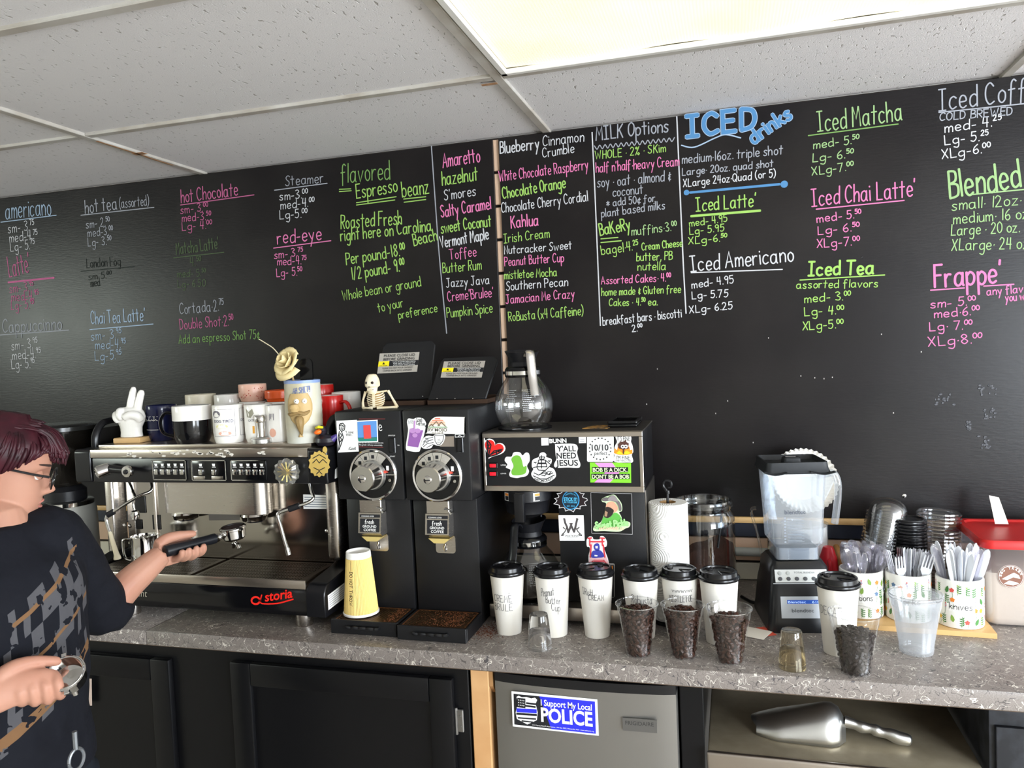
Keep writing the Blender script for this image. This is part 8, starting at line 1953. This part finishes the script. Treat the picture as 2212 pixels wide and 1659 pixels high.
# ---- sweatshirt: loose torso, sleeves to the elbow, collar
M_SHIRT = mat('sweatshirt', '14151b', .9, spec=.2)
N, L, B = nodes(M_SHIRT)
tc = N.new('ShaderNodeTexCoord'); sx = N.new('ShaderNodeSeparateXYZ'); L.new(tc.outputs['Object'], sx.inputs[0])
def mth(op, a, b=None, c=None):
    n = N.new('ShaderNodeMath'); n.operation = op
    for i, v in enumerate((a, b, c)):
        if v is None: continue
        if isinstance(v, (int, float)): n.inputs[i].default_value = v
        else: L.new(v, n.inputs[i])
    return n.outputs[0]
xs, ys, zs_ = sx.outputs[0], sx.outputs[1], sx.outputs[2]
zt_ = mth('MULTIPLY_ADD', xs, .55, zs_)            # the print droops slightly across the chest
def band(v, lo, hi): return mth('MULTIPLY', mth('GREATER_THAN', v, lo), mth('LESS_THAN', v, hi))
zc = mid.z
region = mth('MULTIPLY', mth('MULTIPLY', band(xs, -.125, .125), band(zt_, zc-.335, zc-.075)), mth('GREATER_THAN', ys, .0))
cmb = N.new('ShaderNodeCombineXYZ'); L.new(xs, cmb.inputs[0]); L.new(zt_, cmb.inputs[1])
def blk(sxx, szz, off, th):
    mp = N.new('ShaderNodeMapping'); mp.inputs['Scale'].default_value = (sxx, szz, 1); mp.inputs['Location'].default_value = off
    wn = N.new('ShaderNodeTexWhiteNoise'); wn.noise_dimensions = '2D'; fl = N.new('ShaderNodeVectorMath'); fl.operation = 'FLOOR'
    L.new(cmb.outputs[0], mp.inputs[0]); L.new(mp.outputs[0], fl.inputs[0]); L.new(fl.outputs[0], wn.inputs[0]); return mth('GREATER_THAN', wn.outputs[0], th)
nz = N.new('ShaderNodeTexNoise'); nz.inputs['Scale'].default_value = 38; L.new(tc.outputs['Object'], nz.inputs['Vector'])
letters = mth('MULTIPLY', mth('MULTIPLY', blk(80, 24, (.3, .2, 0), .45), mth('GREATER_THAN', nz.outputs['Fac'], .40)), region)
orange = mth('MULTIPLY', mth('MAXIMUM', mth('MAXIMUM', band(zt_, zc-.108, zc-.098), band(zt_, zc-.205, zc-.197)), band(zt_, zc-.322, zc-.296)), region)
orange = mth('MULTIPLY', orange, mth('GREATER_THAN', nz.outputs['Fac'], .42))
m1 = N.new('ShaderNodeMix'); m1.data_type = 'RGBA'; L.new(letters, m1.inputs[0]); m1.inputs[6].default_value = lin('14151b'); m1.inputs[7].default_value = lin('4b4a4d')
m2 = N.new('ShaderNodeMix'); m2.data_type = 'RGBA'; L.new(orange, m2.inputs[0]); L.new(m1.outputs[2], m2.inputs[6]); m2.inputs[7].default_value = lin('6f5238')
L.new(m2.outputs[2], B.inputs['Base Color'])
n4 = N.new('ShaderNodeTexNoise'); n4.inputs['Scale'].default_value = 9; n4.inputs['Detail'].default_value = 4; bp = N.new('ShaderNodeBump'); bp.inputs['Strength'].default_value = .6; bp.inputs['Distance'].default_value = .02
L.new(tc.outputs['Object'], n4.inputs['Vector']); L.new(n4.outputs['Fac'], bp.inputs['Height']); L.new(bp.outputs[0], B.inputs['Normal'])
sh = MB(); sh.rings(trings(1.0, .014, mid.z+.035, mid.z-.50, 14))
slv = elL*.80+wrL*.20
sh.tube(crom([tuple(shL-Lv*.05), tuple(shL+Vector((0, 0, .004))), tuple((shL+elL)/2-Vector((0, 0, .006))), tuple(elL-Vector((0, 0, .006))), tuple(slv)], 4), list(np.interp(np.linspace(0, 4, 17), [0, 1, 2, 3, 3.6, 4], [.070, .076, .070, .066, .060, .055])), 22)
slr = elR*.85+wrR*.15
sh.tube(crom([tuple(shR+Lv*.05), tuple(shR+Vector((0, 0, .004))), tuple((shR+elR)/2), tuple(elR), tuple(slr)], 4), list(np.interp(np.linspace(0, 4, 17), [0, 1, 2, 3, 4], [.070, .074, .068, .064, .058])), 22)
so_ = pbuild(sh, 'sweatshirt', M_SHIRT, smooth=60)
rm = so_.modifiers.new('r', 'REMESH'); rm.mode = 'VOXEL'; rm.voxel_size = .006; rm.use_smooth_shade = True
sm = so_.modifiers.new('s', 'SMOOTH'); sm.iterations = 6; sm.factor = .5
tx_ = bpy.data.textures.new('folds', 'CLOUDS'); tx_.noise_scale = .09; dm_ = so_.modifiers.new('d', 'DISPLACE'); dm_.texture = tx_; dm_.strength = .012; dm_.mid_level = .5
# collar ring
cl = MB(); ring = []
for i in range(33):
    t = 2*PI*i/32; ring.append(tuple(nb+Vector((0, 0, -.020))+RT*(.070*math.cos(t))+FWD*(.066*math.sin(t)+.004)+UP*(-.020*math.sin(t))))
cl.tube(ring, .010, 10); pbuild(cl, 'collar', mat('rib_knit', '101116', .9))
# trousers and shoes below
tr_ = MB(); hz = mid.z-.48
tr_.rings(trings(1.0, .006, mid.z-.44, hz-.09, 5))
for s in (-1, 1):
    hip = Vector((mid.x, mid.y, hz-.06))+RT*s*.085; kn_ = Vector((mid.x, mid.y, .50))+RT*s*.10+FWD*.02; an_ = Vector((mid.x, mid.y, .09))+RT*s*.105-FWD*.01
    tr_.tube(crom([tuple(hip), tuple((hip+kn_)/2), tuple(kn_), tuple((kn_+an_)/2), tuple(an_)], 4), list(np.interp(np.linspace(0, 4, 17), [0, 2, 3, 4], [.098, .072, .064, .058])), 20)
to = pbuild(tr_, 'trousers', mat('black_trousers', '1c2026', .9, spec=.2, bump=(12, .5)), smooth=60)
rm = to.modifiers.new('r', 'REMESH'); rm.mode = 'VOXEL'; rm.voxel_size = .008; rm.use_smooth_shade = True; sm = to.modifiers.new('s', 'SMOOTH'); sm.iterations = 4
for s in (-1, 1):
    c = Vector((mid.x, mid.y, 0))+RT*s*.105; R = []
    for u, w_, h in ((-.09, .030, .06), (-.07, .040, .09), (-.02, .042, .095), (.05, .044, .07), (.11, .046, .055), (.16, .038, .045), (.18, .018, .03)):
        R.append([tuple(c+FWD*u+RT*(w_*math.cos(t))+UP*max(.002, (h/2+h/2*math.sin(t)))) for t in [2*PI*i/16 for i in range(16)]])
    pbuild(MB().rings(R), 'shoe', BLACK)
p = D(165, 1640, 1.50); kr = MB(); kr.tube([tuple(p+RT*(.017*math.cos(t))+UP*(.020*math.sin(t))) for t in [2*PI*i/20 for i in range(21)]], .0035, 8); kr.tube([tuple(p+UP*.02), tuple(p+UP*.055)], .005, 8)
pbuild(kr, 'belt_carabiner', mat('carabiner', '8d9196', .3, .8))
# ================================================================== PORTAFILTERS held in the hands
def portafilter(label, H0, H1, C0, nrm, fill):
    t = thing('portafilter', label, 'portafilter', tuple(H0)); a = (H1-H0).normalized(); ln = (H1-H0).length
    MB().lathe([(.0115, 0), (.0152, .003), (.0160, .02), (.0145, ln*.5), (.0135, ln*.8), (.0140, ln), (.010, ln+.002)], tuple(H0), 28, axis=tuple(a)).build('handle', mat('handle_black', '17181c', .3), t)
    C0 = Vector(C0); n = Vector(nrm).normalized(); e0 = H1+a*.003; edge = C0-n*.012; ee = edge+(e0-edge).normalized()*.030
    MB().tube([tuple(e0-a*.004), tuple(e0+a*.006), tuple(e0*.5+ee*.5), tuple(ee)], [.0125, .0115, .0085, .009], 16).build('neck', CHROME, t)
    b = MB().lathe([(.014, -.034), (.026, -.032), (.031, -.026), (.0325, -.004), (.0355, -.002), (.0355, .002), (.0325, .003)], tuple(C0), 40, axis=tuple(n), cap1=False).build('basket_holder', CHROME, t)
    MB().lathe([(.0335, .0032), (.0325, .0046), (.0305, .0042), (.0295, -.016), (.0270, -.021), (0, -.0215)], tuple(C0), 40, axis=tuple(n), cap0=False, cap1=False).build('basket', CHROME, b)
    if fill: MB().lathe([(.0295, -.002), (.027, .0005), (0, .0012)], tuple(C0), 32, axis=tuple(n), cap1=False).build('coffee_puck', mat('coffee_puck', '2c1710', .9, bump=(500, .5)), b)
    side = n.cross(a).normalized()
    sp = C0-n*.036
    MB().tube(crom([tuple(C0-n*.030), tuple(sp-n*.006), tuple(sp-n*.012+side*.010), tuple(sp-n*.022+side*.016)], 4), .006, 12).build('spout', CHROME, b)
    MB().tube(crom([tuple(C0-n*.030), tuple(sp-n*.006), tuple(sp-n*.012-side*.010), tuple(sp-n*.022-side*.016)], 4), .006, 12).build('spout', CHROME, b)
    for s in (-1, 1): MB().bbox(-.006, .006, -.005, .005, -.003, .003, .001, 1).xf(Matrix.Translation(C0+side*s*.037-n*.001) @ Matrix((side, n.cross(side), n)).transposed().to_4x4()).build('lug', CHROME, b)
    return t
portafilter('portafilter full of coffee in the hand raised to the machine', hL0-(hL1-hL0).normalized()*.004, hL1, D(503, 1140, 2.150), (-.05, -.10, 1), True)
ax = (hR1-hR0).normalized(); vw = (Vector(CAM)-hR1).normalized()
portafilter('empty portafilter held low in the hand at the left edge', hR0, hR1-ax*.015, D(141, 1455, 1.470), tuple(vw*.80+UP*.42-Vector(_r)*.30), False)
# scrap of paper on the cabinet door beside the person
poly_on(d2.parent, 'paper_note', [(180, 1466), (198, 1466), (199, 1524), (178, 1524)], -.6215, mat('note_paper', 'c9b3a6', .7), label='small pinkish paper note')
bpy.context.view_layer.update()
